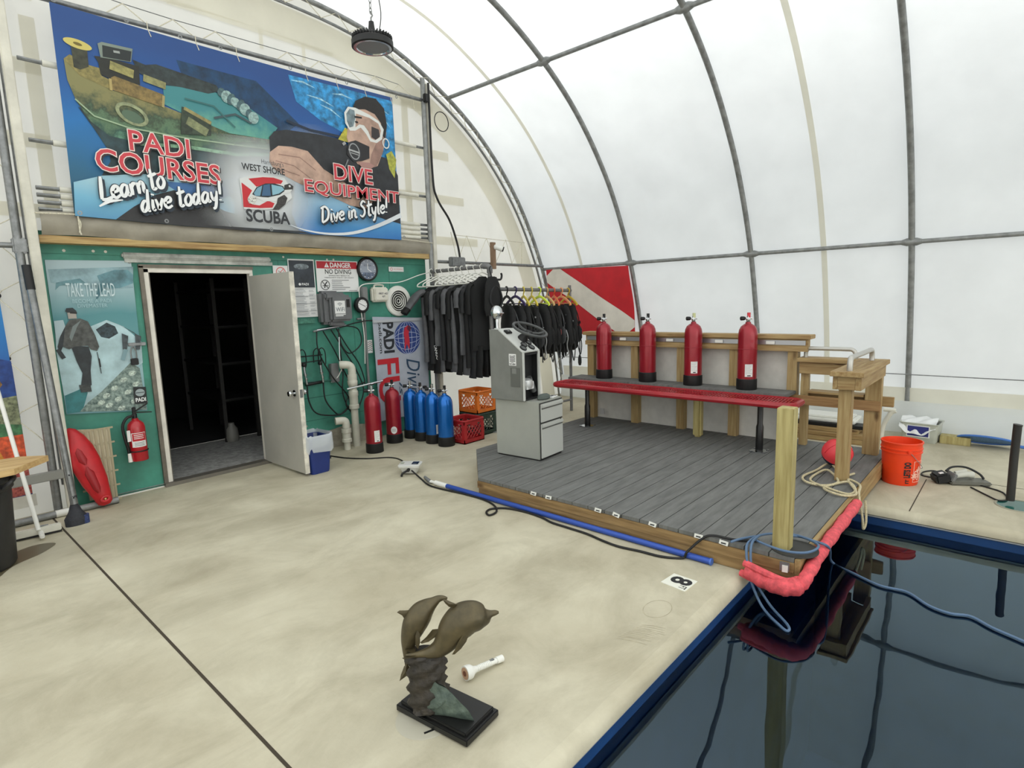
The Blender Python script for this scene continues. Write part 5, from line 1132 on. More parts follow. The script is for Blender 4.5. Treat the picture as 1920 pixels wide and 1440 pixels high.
for y in (3.80, 1.83):
    lg = MB(); lg.tube([(5.53, y, DZ), (5.53, y, DZ + 0.24), (5.53, y, DZ + 0.27), (5.53, y, 0.655)], [0.034, 0.034, 0.026, 0.026], BLACKG, 16); lg.span((5.40, y - 0.025, 0.64), (5.66, y + 0.025, 0.66), BLACKG); lo_ = lg.build('leg', t)
    b = MB(); b.tube([(5.53, y, DZ), (5.53, y, DZ + 0.008)], 0.075, CHROME, 20)
    for dx in (-0.06, 0.06):
        for dy in (-0.06, 0.06): b.tube([(5.53 + dx, y + dy, DZ), (5.53 + dx, y + dy, DZ + 0.014)], 0.014, CHROME, 8)
    o = b.build('floor_flange', lo_)

# railing with grab handles
t = thing('handrail_frame', 'L-shaped timber railing with two steel grab handles beside the pool', 'railing', (0, 0, 0))
b = MB(); b.span((4.985, 0.975, DZ), (5.075, 1.065, 0.99), PW_Z, 0.003); b.build('post', t)
b = MB(); b.span((5.96, 0.935, DZ), (6.05, 1.06, 0.99), PW_Z, 0.003); b.build('post', t)
b = MB(); b.span((6.0, 1.545, DZ), (6.06, 1.615, 0.99), PW_Z, 0.003); b.build('post', t)
b = MB(); b.span((4.90, 0.885, 1.005), (5.98, 1.115, 1.043), PW_X, 0.003); b.build('top_plank', t)
b = MB(); b.span((5.92, 1.12, 0.99), (6.13, 1.635, 1.028), PW_Y, 0.003); b.build('top_plank', t)
b = MB(); b.span((4.94, 0.905, 0.90), (5.93, 0.945, 1.004), PW_X, 0.003); b.build('apron', t)
b = MB(); b.span((4.94, 1.066, 0.90), (5.93, 1.10, 1.004), PW_X, 0.003); b.build('apron', t)
b = MB(); b.span((4.94, 0.945, 0.90), (4.984, 1.066, 1.004), PW_Y, 0.003); b.build('apron', t)
b = MB(); b.span((5.955, 1.10, 0.875), (5.995, 1.62, 0.988), PW_Y, 0.003); b.build('apron', t)
b = MB(); b.span((5.925, 0.93, 0.575), (5.958, 1.80, 0.665), wood('beam_timber', (166, 132, 88), (132, 96, 58), 'y'), 0.003); b.build('lower_beam', t)
b = MB(); b.span((6.062, 0.85, 0.60), (6.10, 1.62, 0.69), PW_Y, 0.003); b.span((5.958, 1.07, 0.69), (6.10, 1.54, 0.71), PW_Y); b.build('lower_beam', t)
HND = M('pale_steel_tube', (186, 184, 178), 0.38, 0.55)
b = MB(); b.tube(smooth([(5.0, 1.0, 1.043), (5.0, 1.0, 1.09), (5.02, 1.0, 1.13), (5.08, 1.0, 1.14), (5.55, 1.0, 1.14), (5.75, 1.0, 1.14), (5.81, 1.0, 1.13), (5.83, 1.0, 1.09), (5.83, 1.0, 1.043)], 4), 0.021, HND, 14); b.build('grab_handle', t)
b = MB(); b.tube(smooth([(6.03, 1.585, 1.028), (6.03, 1.585, 1.075), (6.03, 1.565, 1.11), (6.03, 1.51, 1.115), (6.03, 1.25, 1.115), (6.03, 1.19, 1.11), (6.03, 1.165, 1.075), (6.03, 1.165, 1.028)], 4), 0.019, HND, 14); b.build('grab_handle', t)

# rope on the deck, float ball
RP2 = M('cream_rope', (196, 184, 150), 0.85, var=0.2, scale=150)
b = MB(); q = [(5.227,0.972),(5.111,1.032),(5.377,1.187),(5.145,1.237),(4.901,1.27),(4.743,1.205),(4.766,1.085),(4.913,1.019),(5.168,1.154),(5.035,1.21),(4.818,1.194),(4.692,1.057),(4.656,0.899),(4.779,0.875),(4.927,0.955),(4.814,1.041),(4.685,1.066),(4.589,0.989),(4.607,0.906),(4.692,0.851),(4.985,0.967),(4.935,0.877)]
rp = [(x, y, DZ + 0.012 + 0.006 * (i % 3)) for i, (x, y) in enumerate(q)]
rp += [(4.72, 0.84, 0.16), (4.66, 0.80, 0.02), (4.66, 0.79, -0.07), (4.69, 0.78, -0.02), (4.74, 0.80, 0.12)]
b.tube(smooth(rp, 7), 0.009, RP2, 8); tag(b.build('rope'), 'tangled cream rope on the deck round the railing post, one loop over the edge', 'rope')
t = thing('float_ball', 'round coral and navy float lying behind the railing post', 'float', (5.40, 1.14, DZ + 0.122))
FB = M('coral_ball', (232, 66, 74), 0.45, var=0.05); NB = M('navy_ball', (30, 32, 62), 0.5)
rt = Matrix.Rotation(R(25), 4, 'X') @ Matrix.Rotation(R(-20), 4, 'Y')
prof = [(0.12 * math.sin(math.pi * i / 18), -0.12 * math.cos(math.pi * i / 18)) for i in range(19)]
b = MB(); b.lathe([(max(p, 0), z) for p, z in prof[7:]], FB, 28, rot=rt)
for i in range(5):
    a = R(72 * i); b.tube([rt @ Vector((0.1205 * math.sin(q) * math.cos(a), 0.1205 * math.sin(q) * math.sin(a), 0.1205 * math.cos(q))) for q in [R(5 + 9 * j) for j in range(10)]], 0.0025, M('coral_seam', (206, 50, 58), 0.5), 5)
b.build('upper_half', t)
b = MB(); b.lathe([(max(p, 0), z) for p, z in prof[:8]], NB, 28, rot=rt); b.build('lower_half', t)
# cords round the short post and across the water
BLU = M('blue_cord', (84, 110, 140), 0.55)
b = MB(); pth = [(3.30, 1.24, 0.18), (3.36, 1.20, 0.19), (3.45, 1.14, 0.19), (3.38, 1.12, 0.195), (3.33, 0.95, 0.195), (3.40, 0.84, 0.19), (3.54, 0.82, 0.19), (3.60, 0.95, 0.195), (3.55, 1.06, 0.195), (3.46, 1.12, 0.2), (3.36, 1.14, 0.2), (3.28, 1.14, 0.17), (3.24, 1.10, 0.02), (3.22, 1.02, -0.125), (3.1, 0.88, -0.14), (3.08, 0.84, -0.138), (3.14, 0.86, -0.138), (3.27, 1.0, -0.12), (3.26, 1.09, 0.03), (3.30, 1.12, 0.19), (3.44, 1.12, 0.205)]
b.tube(smooth(pth, 6), 0.0075, BLU, 7); tag(b.build('cord'), 'blue grey cord looped round the short corner post and down into the pool', 'cord')
b = MB(); q = [(3.52, 1.06, 0.19), (3.60, 0.95, 0.19), (3.62, 0.86, 0.175), (3.66, 0.79, 0.14)] + [(4.092,0.861,-0.135),(4.002,0.717,-0.135),(3.925,0.559,-0.135),(3.933,0.424,-0.135),(3.831,0.309,-0.135),(3.803,0.209,-0.135),(3.834,0.118,-0.135),(3.769,0.025,-0.135),(3.711,-0.102,-0.135),(3.629,-0.256,-0.135)]
b.tube(smooth(q, 6), 0.008, BLU, 7); tag(b.build('cord'), 'blue cord running from the deck corner across the water to the right', 'cord')

# ================================================================ scuba tanks
TRED = M('tank_red', (148, 22, 38), 0.3, 0.25, coat=0.25, var=0.04)
TBLUE = M('tank_blue', (18, 104, 190), 0.22, 0.55, coat=0.3, var=0.04)
def tank(label_, loc, mat, H, valve, sticker=None, rz=0.0, r=0.092, group=None, collar=False):
    t = thing('scuba_tank', label_, 'scuba tank', loc, rz, group)
    b = MB(); b.lathe([(0, 0.004), (r * 0.7, 0.004), (r * 0.97, 0.03), (r, 0.06), (r, H - 0.13), (r * 0.985, H - 0.10), (r * 0.92, H - 0.062), (r * 0.76, H - 0.03), (r * 0.5, H - 0.01), (r * 0.3, H), (r * 0.28, H + 0.015), (0, H + 0.015)], mat, 32); b.build('cylinder', t)
    b = MB(); b.lathe([(0, 0), (r + 0.004, 0), (r + 0.007, 0.006), (r + 0.006, 0.105), (r + 0.001, 0.11)], BLACK, 32); b.build('boot', t)
    b = MB(); b.lathe([(0.016, H + 0.015), (0.02, H + 0.02), (0.02, H + 0.045), (0.014, H + 0.05), (0.014, H + 0.075), (0, H + 0.078)], CHROME, 14); b.tube([(-0.035, 0, H + 0.052), (0.035, 0, H + 0.052)], 0.011, CHROME, 10); b.build('valve', t)
    b = MB(); b.tube([(-0.032, 0, H + 0.052), (-0.045, 0, H + 0.052), (-0.075, 0, H + 0.052), (-0.08, 0, H + 0.052)], [0.014, 0.02, 0.021, 0.016], BLACK, 12); b.build('valve_knob', t)
    b = MB(); b.tube([(0.004, 0, H + 0.06), (0.004, 0, H + 0.108)], 0.0165, valve, 12); b.build('dust_cap', t)
    if sticker:
        a0, a1, z0, z1, kind = sticker
        b = MB()
        if kind == 'oval':
            zc, hz, ac, ha = (z0 + z1) / 2, (z1 - z0) / 2, (a0 + a1) / 2, (a1 - a0) / 2
            v = [((r + 0.001) * math.sin(ac), -(r + 0.001) * math.cos(ac), zc)]
            for rad_ in (0.34, 0.67, 1.0):
                for i in range(24): q = 2 * math.pi * i / 24; a = ac + rad_ * ha * math.cos(q); v.append(((r + 0.001) * math.sin(a), -(r + 0.001) * math.cos(a), zc + rad_ * hz * math.sin(q)))
            f = [(0, 1 + i, 1 + (i + 1) % 24) for i in range(24)]
            for ri in (0, 1): f += [(1 + ri * 24 + i, 25 + ri * 24 + i, 25 + ri * 24 + (i + 1) % 24, 1 + ri * 24 + (i + 1) % 24) for i in range(24)]
            b.add(v, f, PAPER, True)
            for dz in (-0.012, 0.0, 0.012): label(b, r, ac - 0.25, ac + 0.25, zc + dz - 0.002, zc + dz + 0.002, GREY, 0.0016)
        else:
            label(b, r, a0, a1, z0, z1, PAPER, 0.0008)
            for i in range(7): label(b, r, a0 + 0.06, a1 - 0.06 - 0.1 * (i % 3), z1 - 0.012 - i * (z1 - z0 - 0.03) / 7, z1 - 0.010 - i * (z1 - z0 - 0.03) / 7, GREY, 0.0014, 6)
            label(b, r, a0 + 0.25, a1 - 0.2, z0 + 0.006, z0 + 0.016, INK, 0.0014, 6)
        b.build('label', t)
    if collar:
        b = MB(); b.tube([((r + 0.001) * math.cos(q), (r + 0.001) * math.sin(q), H * 0.62) for q in [2 * math.pi * i / 32 for i in range(32)]], 0.003, mat, 6, closed=True); b.build('seam_ring', t)
    return t
GS = 'red scuba tanks lined up on the bench shelf'
YC = M('cap_cream', (196, 200, 150), 0.5); RC = M('cap_red', (206, 56, 66), 0.5)
RZ = R(-45)
tank('red scuba tank at the flag end of the shelf, first of four', (5.85, 3.77, 0.70), TRED, 0.66, BLACK, None, RZ, group=GS, collar=True)
tank('red scuba tank second from the flag on the shelf, black cap, no label', (5.85, 3.19, 0.70), TRED, 0.66, BLACK, None, RZ, group=GS, collar=True)
tank('red scuba tank with pale cream valve cap and white label, third on the shelf', (5.85, 2.65, 0.70), TRED, 0.66, YC, (-0.6, 0.15, 0.135, 0.26, 'r'), RZ, group=GS, collar=True)
tank('red scuba tank with red valve cap, nearest the handrail on the shelf', (5.85, 2.08, 0.70), TRED, 0.66, RC, (-0.65, 0.15, 0.135, 0.26, 'r'), RZ, group=GS, collar=True)
GF = 'scuba tanks standing on the concrete'
tank('red scuba tank standing alone in front of the white pipes, square label', (3.68, 5.45, 0), TRED, 0.655, CHROME, (0.15, 0.85, 0.13, 0.26, 'r'), R(-40), group=GF)
tank('red scuba tank beside the blue tanks with a white oval label', (4.10, 5.64, 0), TRED, 0.655, BLACK, (-0.35, 0.45, 0.12, 0.21, 'oval'), R(-40), group=GF)
GB = 'blue scuba tanks in a row'
tank('blue scuba tank farthest from the red crate, half hidden by the red tank', (4.385, 5.66, 0), TBLUE, 0.60, CHROME, None, R(-40), group=GB)
tank('blue scuba tank second in the row from the red tanks', (4.375, 5.44, 0), TBLUE, 0.60, BLACK, None, R(120), group=GB)
tank('blue scuba tank third in the row, white label at its right side', (4.365, 5.22, 0), TBLUE, 0.60, CHROME, (0.35, 0.95, 0.12, 0.23, 'r'), R(-40), group=GB)
tank('blue scuba tank nearest the red milk crate', (4.36, 4.99, 0), TBLUE, 0.60, BLACK, (0.95, 1.35, 0.12, 0.23, 'r'), R(-20), group=GB)
# ================================================================ clothes racks, wetsuits, buoyancy vests
PIPE = M('grey_pipe', (112, 112, 112), 0.5, 0.25, var=0.1, scale=15)
t = thing('wetsuit_rack', 'grey pipe rack with elbow carrying the wetsuits', 'clothes rack', (5.2, 5.0, 0))
b = MB(); b.tube([(0, 0, 0.012), (0, 0, 2.02)], 0.026, PIPE, 14); b.build('upright', t)
b = MB(); b.tube(smooth([(0, 0, 2.0), (0, 0, 2.06), (-0.01, 0.03, 2.085), (-0.025, 0.08, 2.09)], 4), 0.036, PIPE, 14); b.build('elbow', t)
b = MB(); b.tube([(-0.015, 0.06, 2.085), (-0.20, 0.86, 2.06)], 0.024, PIPE, 14); b.build('hanging_bar', t)
b = MB(); b.tube([(-0.20, 0.86, 0.0), (-0.20, 0.86, 2.09)], 0.022, PIPE, 12); b.build('upright', t)
b = MB(); b.tube([(0, 0, 1.75), (0, 0, 1.87)], 0.036, PIPE, 14); b.tube([(0, 0, 1.805), (0.09, 0, 1.805)], 0.034, PIPE, 14); b.build('tee', t)
b = MB(); b.tube([(0, 0, 0.0), (0, 0, 0.012)], 0.07, STEELD, 20); b.build('foot_flange', t)
t = thing('vest_rack', 'grey horizontal pipe rack carrying the buoyancy vests', 'clothes rack', (5.28, 5.0, 0))
b = MB(); b.tube([(0.02, 0, 1.805), (1.6, 0, 1.775)], 0.024, PIPE, 14); b.build('hanging_bar', t)
b = MB(); b.tube([(1.58, 0, 0.0), (1.58, 0, 1.85)], 0.022, PIPE, 12); b.build('upright', t)
b = MB(); b.tube([(1.58, 0, 0.17), (0.5, 0.05, 0.17)], 0.016, PIPE, 10); b.build('lower_rail', t)

NEO = M('neoprene_black', (11, 12, 13), 0.8, var=0.2, scale=8, bump=0.25, bscale=18)
NEOG = M('neoprene_grey', (84, 85, 88), 0.8, var=0.12, scale=8, bump=0.2, bscale=18)
NEOD = M('neoprene_charcoal', (30, 31, 33), 0.8, var=0.2, scale=8, bump=0.25, bscale=18)
HW = M('hanger_white', (222, 222, 214), 0.4)
def hanger(label_, loc, rz, mat=HW, group='white hangers on the wetsuit rack'):
    t = thing('clothes_hanger', label_, 'hanger', loc, rz, group)
    b = MB(); b.tube(smooth([(0.024, 0, -0.005), (0.02, 0, 0.022), (0, 0, 0.034), (-0.024, 0, 0.018), (-0.024, 0, -0.01), (0, 0, -0.04), (0, 0, -0.075)], 4), 0.005, mat, 7); b.build('hook', t)
    b = MB(); b.tube(smooth([(0, 0, -0.07), (0.1, 0, -0.11), (0.2, 0, -0.155), (0.222, 0, -0.18), (0.2, 0, -0.195), (0, 0, -0.195), (-0.2, 0, -0.195), (-0.222, 0, -0.18), (-0.2, 0, -0.155), (-0.1, 0, -0.11)], 4, True), 0.0075, mat, 8, closed=True); b.build('frame', t)
    return t
def wetsuit(label_, loc, rz, body, panel, L=1.22, sleeve=0.3, legs=0.28, arm=0.05, sd=0, out=False, grp='wetsuits on the rack'):
    random.seed(sd)
    t = thing('wetsuit', label_, 'wetsuit', loc, rz, grp)
    b = MB(); zt = -0.085; zb = -(L - legs)
    J = lambda: random.uniform(-0.007, 0.007)
    fold = lambda u, v: 0.006 * math.sin(u * 23 + v * 5 + sd) + 0.004 * math.sin(u * 41 - v * 9 + sd * 2)
    # torso: a folded sleeve of cloth hanging from the hanger
    prof_ = [(zt, 0.05), (zt - 0.03, 0.085), (zt - 0.07, 0.15), (zt - 0.12, 0.20), (zt - 0.2, 0.195), (zt - 0.4, 0.18), (zt - 0.55, 0.168), (zb + 0.15, 0.178), (zb + 0.05, 0.182), (zb, 0.18)]
    v = []; f = []; n = 28
    for i, (z, w) in enumerate(prof_):
        for q in range(n):
            a = 2 * math.pi * q / n; d = (0.03 if i > 1 else 0.018) + (fold(q / n, i / 9) if i > 2 else 0)
            v.append((w * math.cos(a) + J() * 0.3, d * math.sin(a) * 1.15, z))
    for i in range(len(prof_) - 1):
        for q in range(n): f.append((i * n + q, i * n + (q + 1) % n, (i + 1) * n + (q + 1) % n, (i + 1) * n + q))
    f.append(tuple(range(n))); f.append(tuple((len(prof_) - 1) * n + q for q in range(n)))
    b.add(v, f, body, True); b.build('torso', t)
    if panel:
        b = MB()
        for s in (-1, 1): b.loft([((s * 0.178, 0, zt - 0.16), 0.022, 0.034), ((s * 0.165, 0, zt - 0.4), 0.026, 0.036), ((s * 0.15, 0, zb + 0.15), 0.032, 0.038), ((s * 0.15, 0, zb - legs * 0.55), 0.036, 0.036)], panel, 12)
        b.build('panel', t)
    for s in (-1, 1):
        b = MB(); top = Vector((s * 0.16, 0, zt - 0.09))
        if out and s < 0:
            end = Vector((-0.40, 0.0, zt - 0.30)); pth = smooth([top, Vector((-0.25, 0, zt - 0.13)), end], 6)
            b.tube(pth, [0.075 + 0.006 * math.sin(i) for i in range(len(pth))], panel or body, 14, flat=0.6); b.tube([end, end + Vector((-0.05, 0, -0.055))], [0.072, 0.07], NEO, 14, flat=0.6)
        else:
            end = Vector((s * (0.19 + arm), 0.006 * s, zt - 0.12 - sleeve)); pth = smooth([top, Vector((s * 0.21, 0, zt - 0.16)), end], 6)
            b.tube(pth, [0.05 + 0.004 * math.sin(i * 1.7 + sd) - 0.008 * i / len(pth) for i in range(len(pth))], body, 12, flat=0.6)
        b.build('sleeve', t)
    for s in (-1, 1):
        b = MB(); pth = smooth([(s * 0.088, 0, zb + 0.06), (s * 0.09, 0.003, zb - legs * 0.4), (s * (0.092 + 0.01 * random.random()), 0.006, zb - legs)], 5)
        b.tube(pth, [0.088 + 0.005 * math.sin(i * 1.3 + sd) - 0.014 * i / len(pth) for i in range(len(pth))], body, 14, flat=0.4); b.build('leg', t)
    return t
def bar(f): return (5.185 - 0.185 * f, 5.06 + 0.80 * f, 2.085 - 0.025 * f)
ws_ = [(0.97, NEO, NEOG, 1.2, 'grey and black shorty nearest the wall, its sleeve sticking out to the left'),
       (0.86, NEO, NEOD, 1.24, 'black wetsuit second from the wall with grey side strip and white lettering'),
       (0.75, NEOG, None, 1.22, 'grey wetsuit with white tag, third from the wall end of the rack'),
       (0.64, NEO, NEOD, 1.18, 'black wetsuit with white tag, fourth from the wall end'),
       (0.53, NEOG, NEOD, 1.22, 'pale grey wetsuit in the middle of the rack'),
       (0.42, NEO, NEOG, 1.26, 'black and grey wetsuit just past the middle of the rack'),
       (0.30, NEOG, None, 1.26, 'grey wetsuit third from the rack elbow'),
       (0.18, NEOD, NEO, 1.30, 'charcoal wetsuit second from the rack elbow'),
       (0.06, NEO, None, 1.34, 'all black wetsuit closest to the rack elbow')]
hl = ('white hanger nearest the wall, sticking out above the green wall corner', 'white hanger second from the wall end of the rack', 'white hanger third from the wall end of the rack', 'white hanger fourth from the wall end of the rack', 'white hanger in the middle of the wetsuit rack', 'white hanger just past the middle of the wetsuit rack', 'white hanger third from the rack elbow', 'white hanger second from the rack elbow', 'white hanger closest to the rack elbow')
for i, (f, body, panel, L, lab) in enumerate(ws_):
    x, y, z = bar(f); rz = R(-12 + 5 * math.sin(i * 2.3))
    hanger(hl[i], (x - (0.03 if i < 3 else 0), y, z), rz + R(6 * math.cos(i * 1.3)))
    w = wetsuit(lab, (x, y - 0.005, z - 0.085 + (0.05 if i == 8 else 0)), rz, body, panel, L, 0.2 + 0.07 * (i % 3), 0.26 + 0.04 * (i % 3), 0.03, i, i == 0)
    if i == 1:
        b = MB(Matrix.Translation((-0.165, -0.045, -0.86)) @ Matrix.Rotation(R(90), 4, 'X') @ Matrix.Rotation(R(-80), 4, 'Z')); b.text('TANGO', (0, 0, 0.2, 0.04), 0.004, WHT, 0.02); b.build('lettering', w)
    if i in (2, 3):
        b = MB(); b.box((-0.1, -0.06, -0.42), (0.022, 0.003, 0.075), PAPER, None); b.build('white_tag', w)
b = MB(); 
t = thing('hanging_hood', 'black neoprene hood and strap bundle hung on the rack elbow above the helm console', 'hood', (5.17, 4.93, 1.98))
b.loft([((0, 0, -0.5), 0.12, 0.05), ((0, 0, -0.42), 0.15, 0.06), ((0, 0, -0.25), 0.14, 0.06), ((0, 0, -0.12), 0.12, 0.05), ((0, 0, -0.03), 0.07, 0.03)], NEO, 16); b.build('hood', t)
b = MB(); b.tube(smooth([(-0.08, -0.05, -0.22), (-0.1, -0.06, -0.34), (0.0, -0.07, -0.42), (0.1, -0.06, -0.34), (0.08, -0.05, -0.2), (0.0, -0.04, -0.14)], 5, True), 0.012, NEOD, 8, closed=True); b.tube(smooth([(0, 0, -0.05), (-0.02, 0.02, 0.06), (0.02, 0.04, 0.1), (0.03, 0.05, 0.06)], 4), 0.008, BLACK, 6); b.build('strap', t)
b = MB(); b.tube(smooth([(5.23, 4.98, 1.93), (5.33, 4.97, 1.92), (5.37, 4.97, 1.93), (5.385, 4.97, 1.97), (5.375, 4.97, 2.0)], 4), 0.013, BLACK, 8); b.tube([(5.18, 4.97, 1.93), (5.25, 4.97, 1.93)], 0.03, BLACK, 10)
tag(b.build('hook'), 'black rubber hook clipped to the rack upright below the elbow', 'hook')

VST = M('vest_nylon', (13, 14, 15), 0.75, var=0.3, scale=10, bump=0.25, bscale=30)
VSTG = M('vest_grey', (62, 64, 66), 0.7, var=0.2, scale=10)
BUCK = M('pale_buckle', (170, 172, 172), 0.4)
HOSE = M('vest_hose', (32, 33, 35), 0.5)
def vest(label_, loc, rz, sd, pocket=VST):
    random.seed(sd * 7 + 1)
    t = thing('buoyancy_vest', label_, 'buoyancy vest', loc, rz, 'buoyancy vests on the rack')
    s_ = random.uniform(0.94, 1.06); J = lambda a=0.012: random.uniform(-a, a)
    b = MB(); b.loft([((0, 0, -0.12), 0.05, 0.03), ((J(), J(), -0.16), 0.12, 0.05), ((J(), J(), -0.25), 0.17, 0.062), ((J(), J(), -0.38), 0.19 * s_, 0.07), ((J(), J(), -0.52), 0.205 * s_, 0.075), ((J(), J(), -0.66), 0.2 * s_, 0.075), ((J(), 0, -0.76), 0.16, 0.065), ((0, 0, -0.80), 0.09, 0.04)], VST, 20); b.build('bladder', t)
    for s in (-1, 1):
        b = MB(); b.loft([((s * 0.10, -0.05, -0.68), 0.07, 0.03), ((s * 0.11, -0.065, -0.62), 0.085, 0.04), ((s * 0.11, -0.065, -0.5), 0.085, 0.04), ((s * 0.1, -0.055, -0.45), 0.07, 0.025)], pocket, 12); b.build('pocket', t)
        b = MB(); b.tube(smooth([(s * 0.05, 0.03, -0.13), (s * 0.1, -0.03, -0.2), (s * 0.12, -0.075, -0.34), (s * 0.12, -0.085, -0.46)], 4), 0.02, pocket, 8, flat=0.4); b.box((s * 0.12, -0.09, -0.4), (0.045, 0.012, 0.04), BLACKG, None, 0.004); b.build('shoulder_strap', t)
    b = MB(); b.tube(smooth([(0.08, -0.03, -0.16), (0.15, -0.08, -0.3), (0.17, -0.1, -0.55), (0.15, -0.1, -0.74), (0.12, -0.09, -0.8)], 5), 0.013, HOSE, 8); b.tube([(0.125, -0.09, -0.78), (0.115, -0.09, -0.87)], 0.019, BLACKG, 8); b.build('inflator_hose', t)
    b = MB(); l = random.uniform(0.82, 0.98)
    b.tube(smooth([(-0.1, -0.08, -0.5), (-0.15, -0.1, -0.7), (-0.12, -0.1, -l + 0.05), (-0.08, -0.09, -0.74), (-0.06, -0.08, -0.62)], 5), 0.008, VSTG if sd % 2 else HOSE, 6); b.build('webbing', t)
    for q in range(3):
        x0 = random.uniform(-0.16, 0.16); z0 = random.uniform(-0.75, -0.55); dl = random.uniform(0.1, 0.26); sy = -1 if q < 2 else 1
        b = MB(); b.tube(smooth([(x0, sy * 0.07, z0), (x0 + random.uniform(-0.03, 0.03), sy * 0.10, z0 - dl * 0.5), (x0 + random.uniform(-0.04, 0.04), sy * 0.08, z0 - dl)], 4), 0.009, VST if q % 2 else VSTG, 6, flat=0.5); b.build('dangling_strap', t)
    for q in range(3):
        x0 = random.choice((-0.13, 0.12, -0.1, 0.15)); z0 = random.uniform(-0.66, -0.28)
        b = MB(); b.box((x0, -0.105, z0), (0.03, 0.01, 0.022), BUCK if q == 0 else VSTG, random.uniform(-0.5, 0.5), 0.003); b.build('buckle', t)
    return t
VC = [('black', BLACK), ('purple', M('hanger_purple', (52, 40, 86), 0.45)), ('yellow', M('hanger_yellow', (206, 186, 60), 0.45)), ('yellow', None), ('lime', M('hanger_lime', (206, 226, 70), 0.45)), ('tan', M('hanger_tan', (206, 166, 110), 0.45)), ('orange', M('hanger_orange', (214, 104, 52), 0.45)), ('peach', M('hanger_peach', (222, 150, 100), 0.45)), ('gold', M('hanger_gold', (190, 160, 40), 0.45))]
VC[3] = ('bright yellow', VC[2][1])
ordn = ('closest to the helm console', 'second from the console', 'third from the console', 'fourth from the console', 'in the middle of the rack', 'fourth from the tank rack end', 'third from the tank rack end', 'second from the tank rack end', 'at the tank rack end')
def vest_hanger(label_, loc, rz, mat):
    t = thing('vest_hanger', label_, 'hanger', loc, rz, 'coloured hangers on the vest rack')
    b = MB(); b.tube(smooth([(0.03, 0, -0.01), (0.028, 0, 0.02), (0, 0, 0.038), (-0.03, 0, 0.018), (-0.03, 0, -0.015), (0, 0, -0.05), (0, 0, -0.09)], 4), 0.009, mat, 8); b.build('hook', t)
    b = MB(); b.tube(smooth([(-0.2, 0, -0.21), (-0.17, 0, -0.165), (0, 0, -0.085), (0.17, 0, -0.165), (0.2, 0, -0.21)], 5), 0.014, mat, 8, flat=1.3); b.tube([(-0.15, 0, -0.18), (0.15, 0, -0.18)], 0.008, mat, 6); b.build('frame', t)
    return t
for i in range(9):
    x = 5.50 + i * 0.165; z = 1.805 - (x - 5.3) * 0.019
    rz = R(68 + 12 * math.sin(i * 1.9))
    vest_hanger('%s hanger holding the buoyancy vest %s' % (VC[i][0], ordn[i]), (x, 5.0, z - 0.004), rz, VC[i][1])
    v = vest('black buoyancy vest %s' % ordn[i], (x + 0.01, 4.99, z - 0.06 - 0.02 * (i % 2)), rz, i, VST if i % 3 else VSTG)
    if i == 5:
        b = MB(); b.ell((0, 0), 0.03, 0.045, 0, M('pink_tag', (226, 130, 130), 0.5)); o = b.build('pink_tag', v); o.rotation_euler = (R(90), 0, 0); o.location = (-0.12, -0.125, -0.5)
    if i in (6, 3):
        b = MB(); b.tube(smooth([(-0.1, -0.12, -0.5), (-0.14, -0.13, -0.6), (-0.1, -0.13, -0.72), (-0.15, -0.13, -0.82), (-0.1, -0.12, -0.86)], 5), 0.007, M('white_tube', (176, 178, 178), 0.5), 6); b.build('oral_tube', v)
t = thing('dangling_octopus', 'black regulator dangling below the end vest by the tank rack', 'regulator', (6.93, 4.95, 0))
b = MB(); b.tube(smooth([(-0.06, 0.0, 1.55), (0.02, -0.03, 1.3), (0.04, -0.04, 1.05), (0.02, -0.05, 0.82)], 5), 0.008, BLACK, 7); b.build('hose', t)
b = MB(); b.loft([((0.02, -0.05, 0.68), 0.02, 0.015), ((0.02, -0.05, 0.72), 0.035, 0.022), ((0.02, -0.05, 0.78), 0.032, 0.024), ((0.02, -0.05, 0.83), 0.014, 0.014)], BLACK, 12); b.build('second_stage', t)
# white drum behind the rack
b = MB(); b.lathe([(0, 0), (0.17, 0), (0.185, 0.02), (0.19, 0.8), (0.18, 0.86), (0.06, 0.87), (0, 0.87)], M('cream_drum', (204, 198, 178), 0.5, var=0.05), 28)
tag(b.build('drum', None, (6.18, 5.28, 0)), 'tall cream plastic drum under the hanging vests behind the console', 'drum')
# dive flag
t = thing('dive_flag', 'large red dive flag with white diagonal stripe hung on the side wall', 'flag', (0, 0, 0))
FRED = M('flag_red', (186, 24, 36), 0.7, var=0.06, scale=5); FWH = M('flag_white', (214, 208, 198), 0.7, var=0.04, scale=5)
q = [(-5.868,2.129),(-4.36,2.104),(-4.239,1.123),(-5.666,1.101)]
def fl(u, v):
    a = (q[0][0] + (q[1][0] - q[0][0]) * u, q[0][1] + (q[1][1] - q[0][1]) * u); c_ = (q[3][0] + (q[2][0] - q[3][0]) * u, q[3][1] + (q[2][1] - q[3][1]) * u)
    return (a[0] + (c_[0] - a[0]) * v + 0.02 * math.sin(v * 3) * (u - 0.5), a[1] + (c_[1] - a[1]) * v, 0.012 * math.sin(u * 9 + v * 4) + 0.01 * math.sin(v * 8))
b = MB(SIDE(7.42)); n = 30
for mat_, test in ((FRED, lambda d: abs(d) > 0.115), (FWH, lambda d: abs(d) <= 0.115)): pass
for j in range(n):
    for i in range(n):
        b.add([fl(i / n, j / n), fl((i + 1) / n, j / n), fl((i + 1) / n, (j + 1) / n), fl(i / n, (j + 1) / n)], [(0, 1, 2, 3)], FRED, True)
b.build('red_field', t)
b = MB(SIDE(7.412)); hw = 0.10
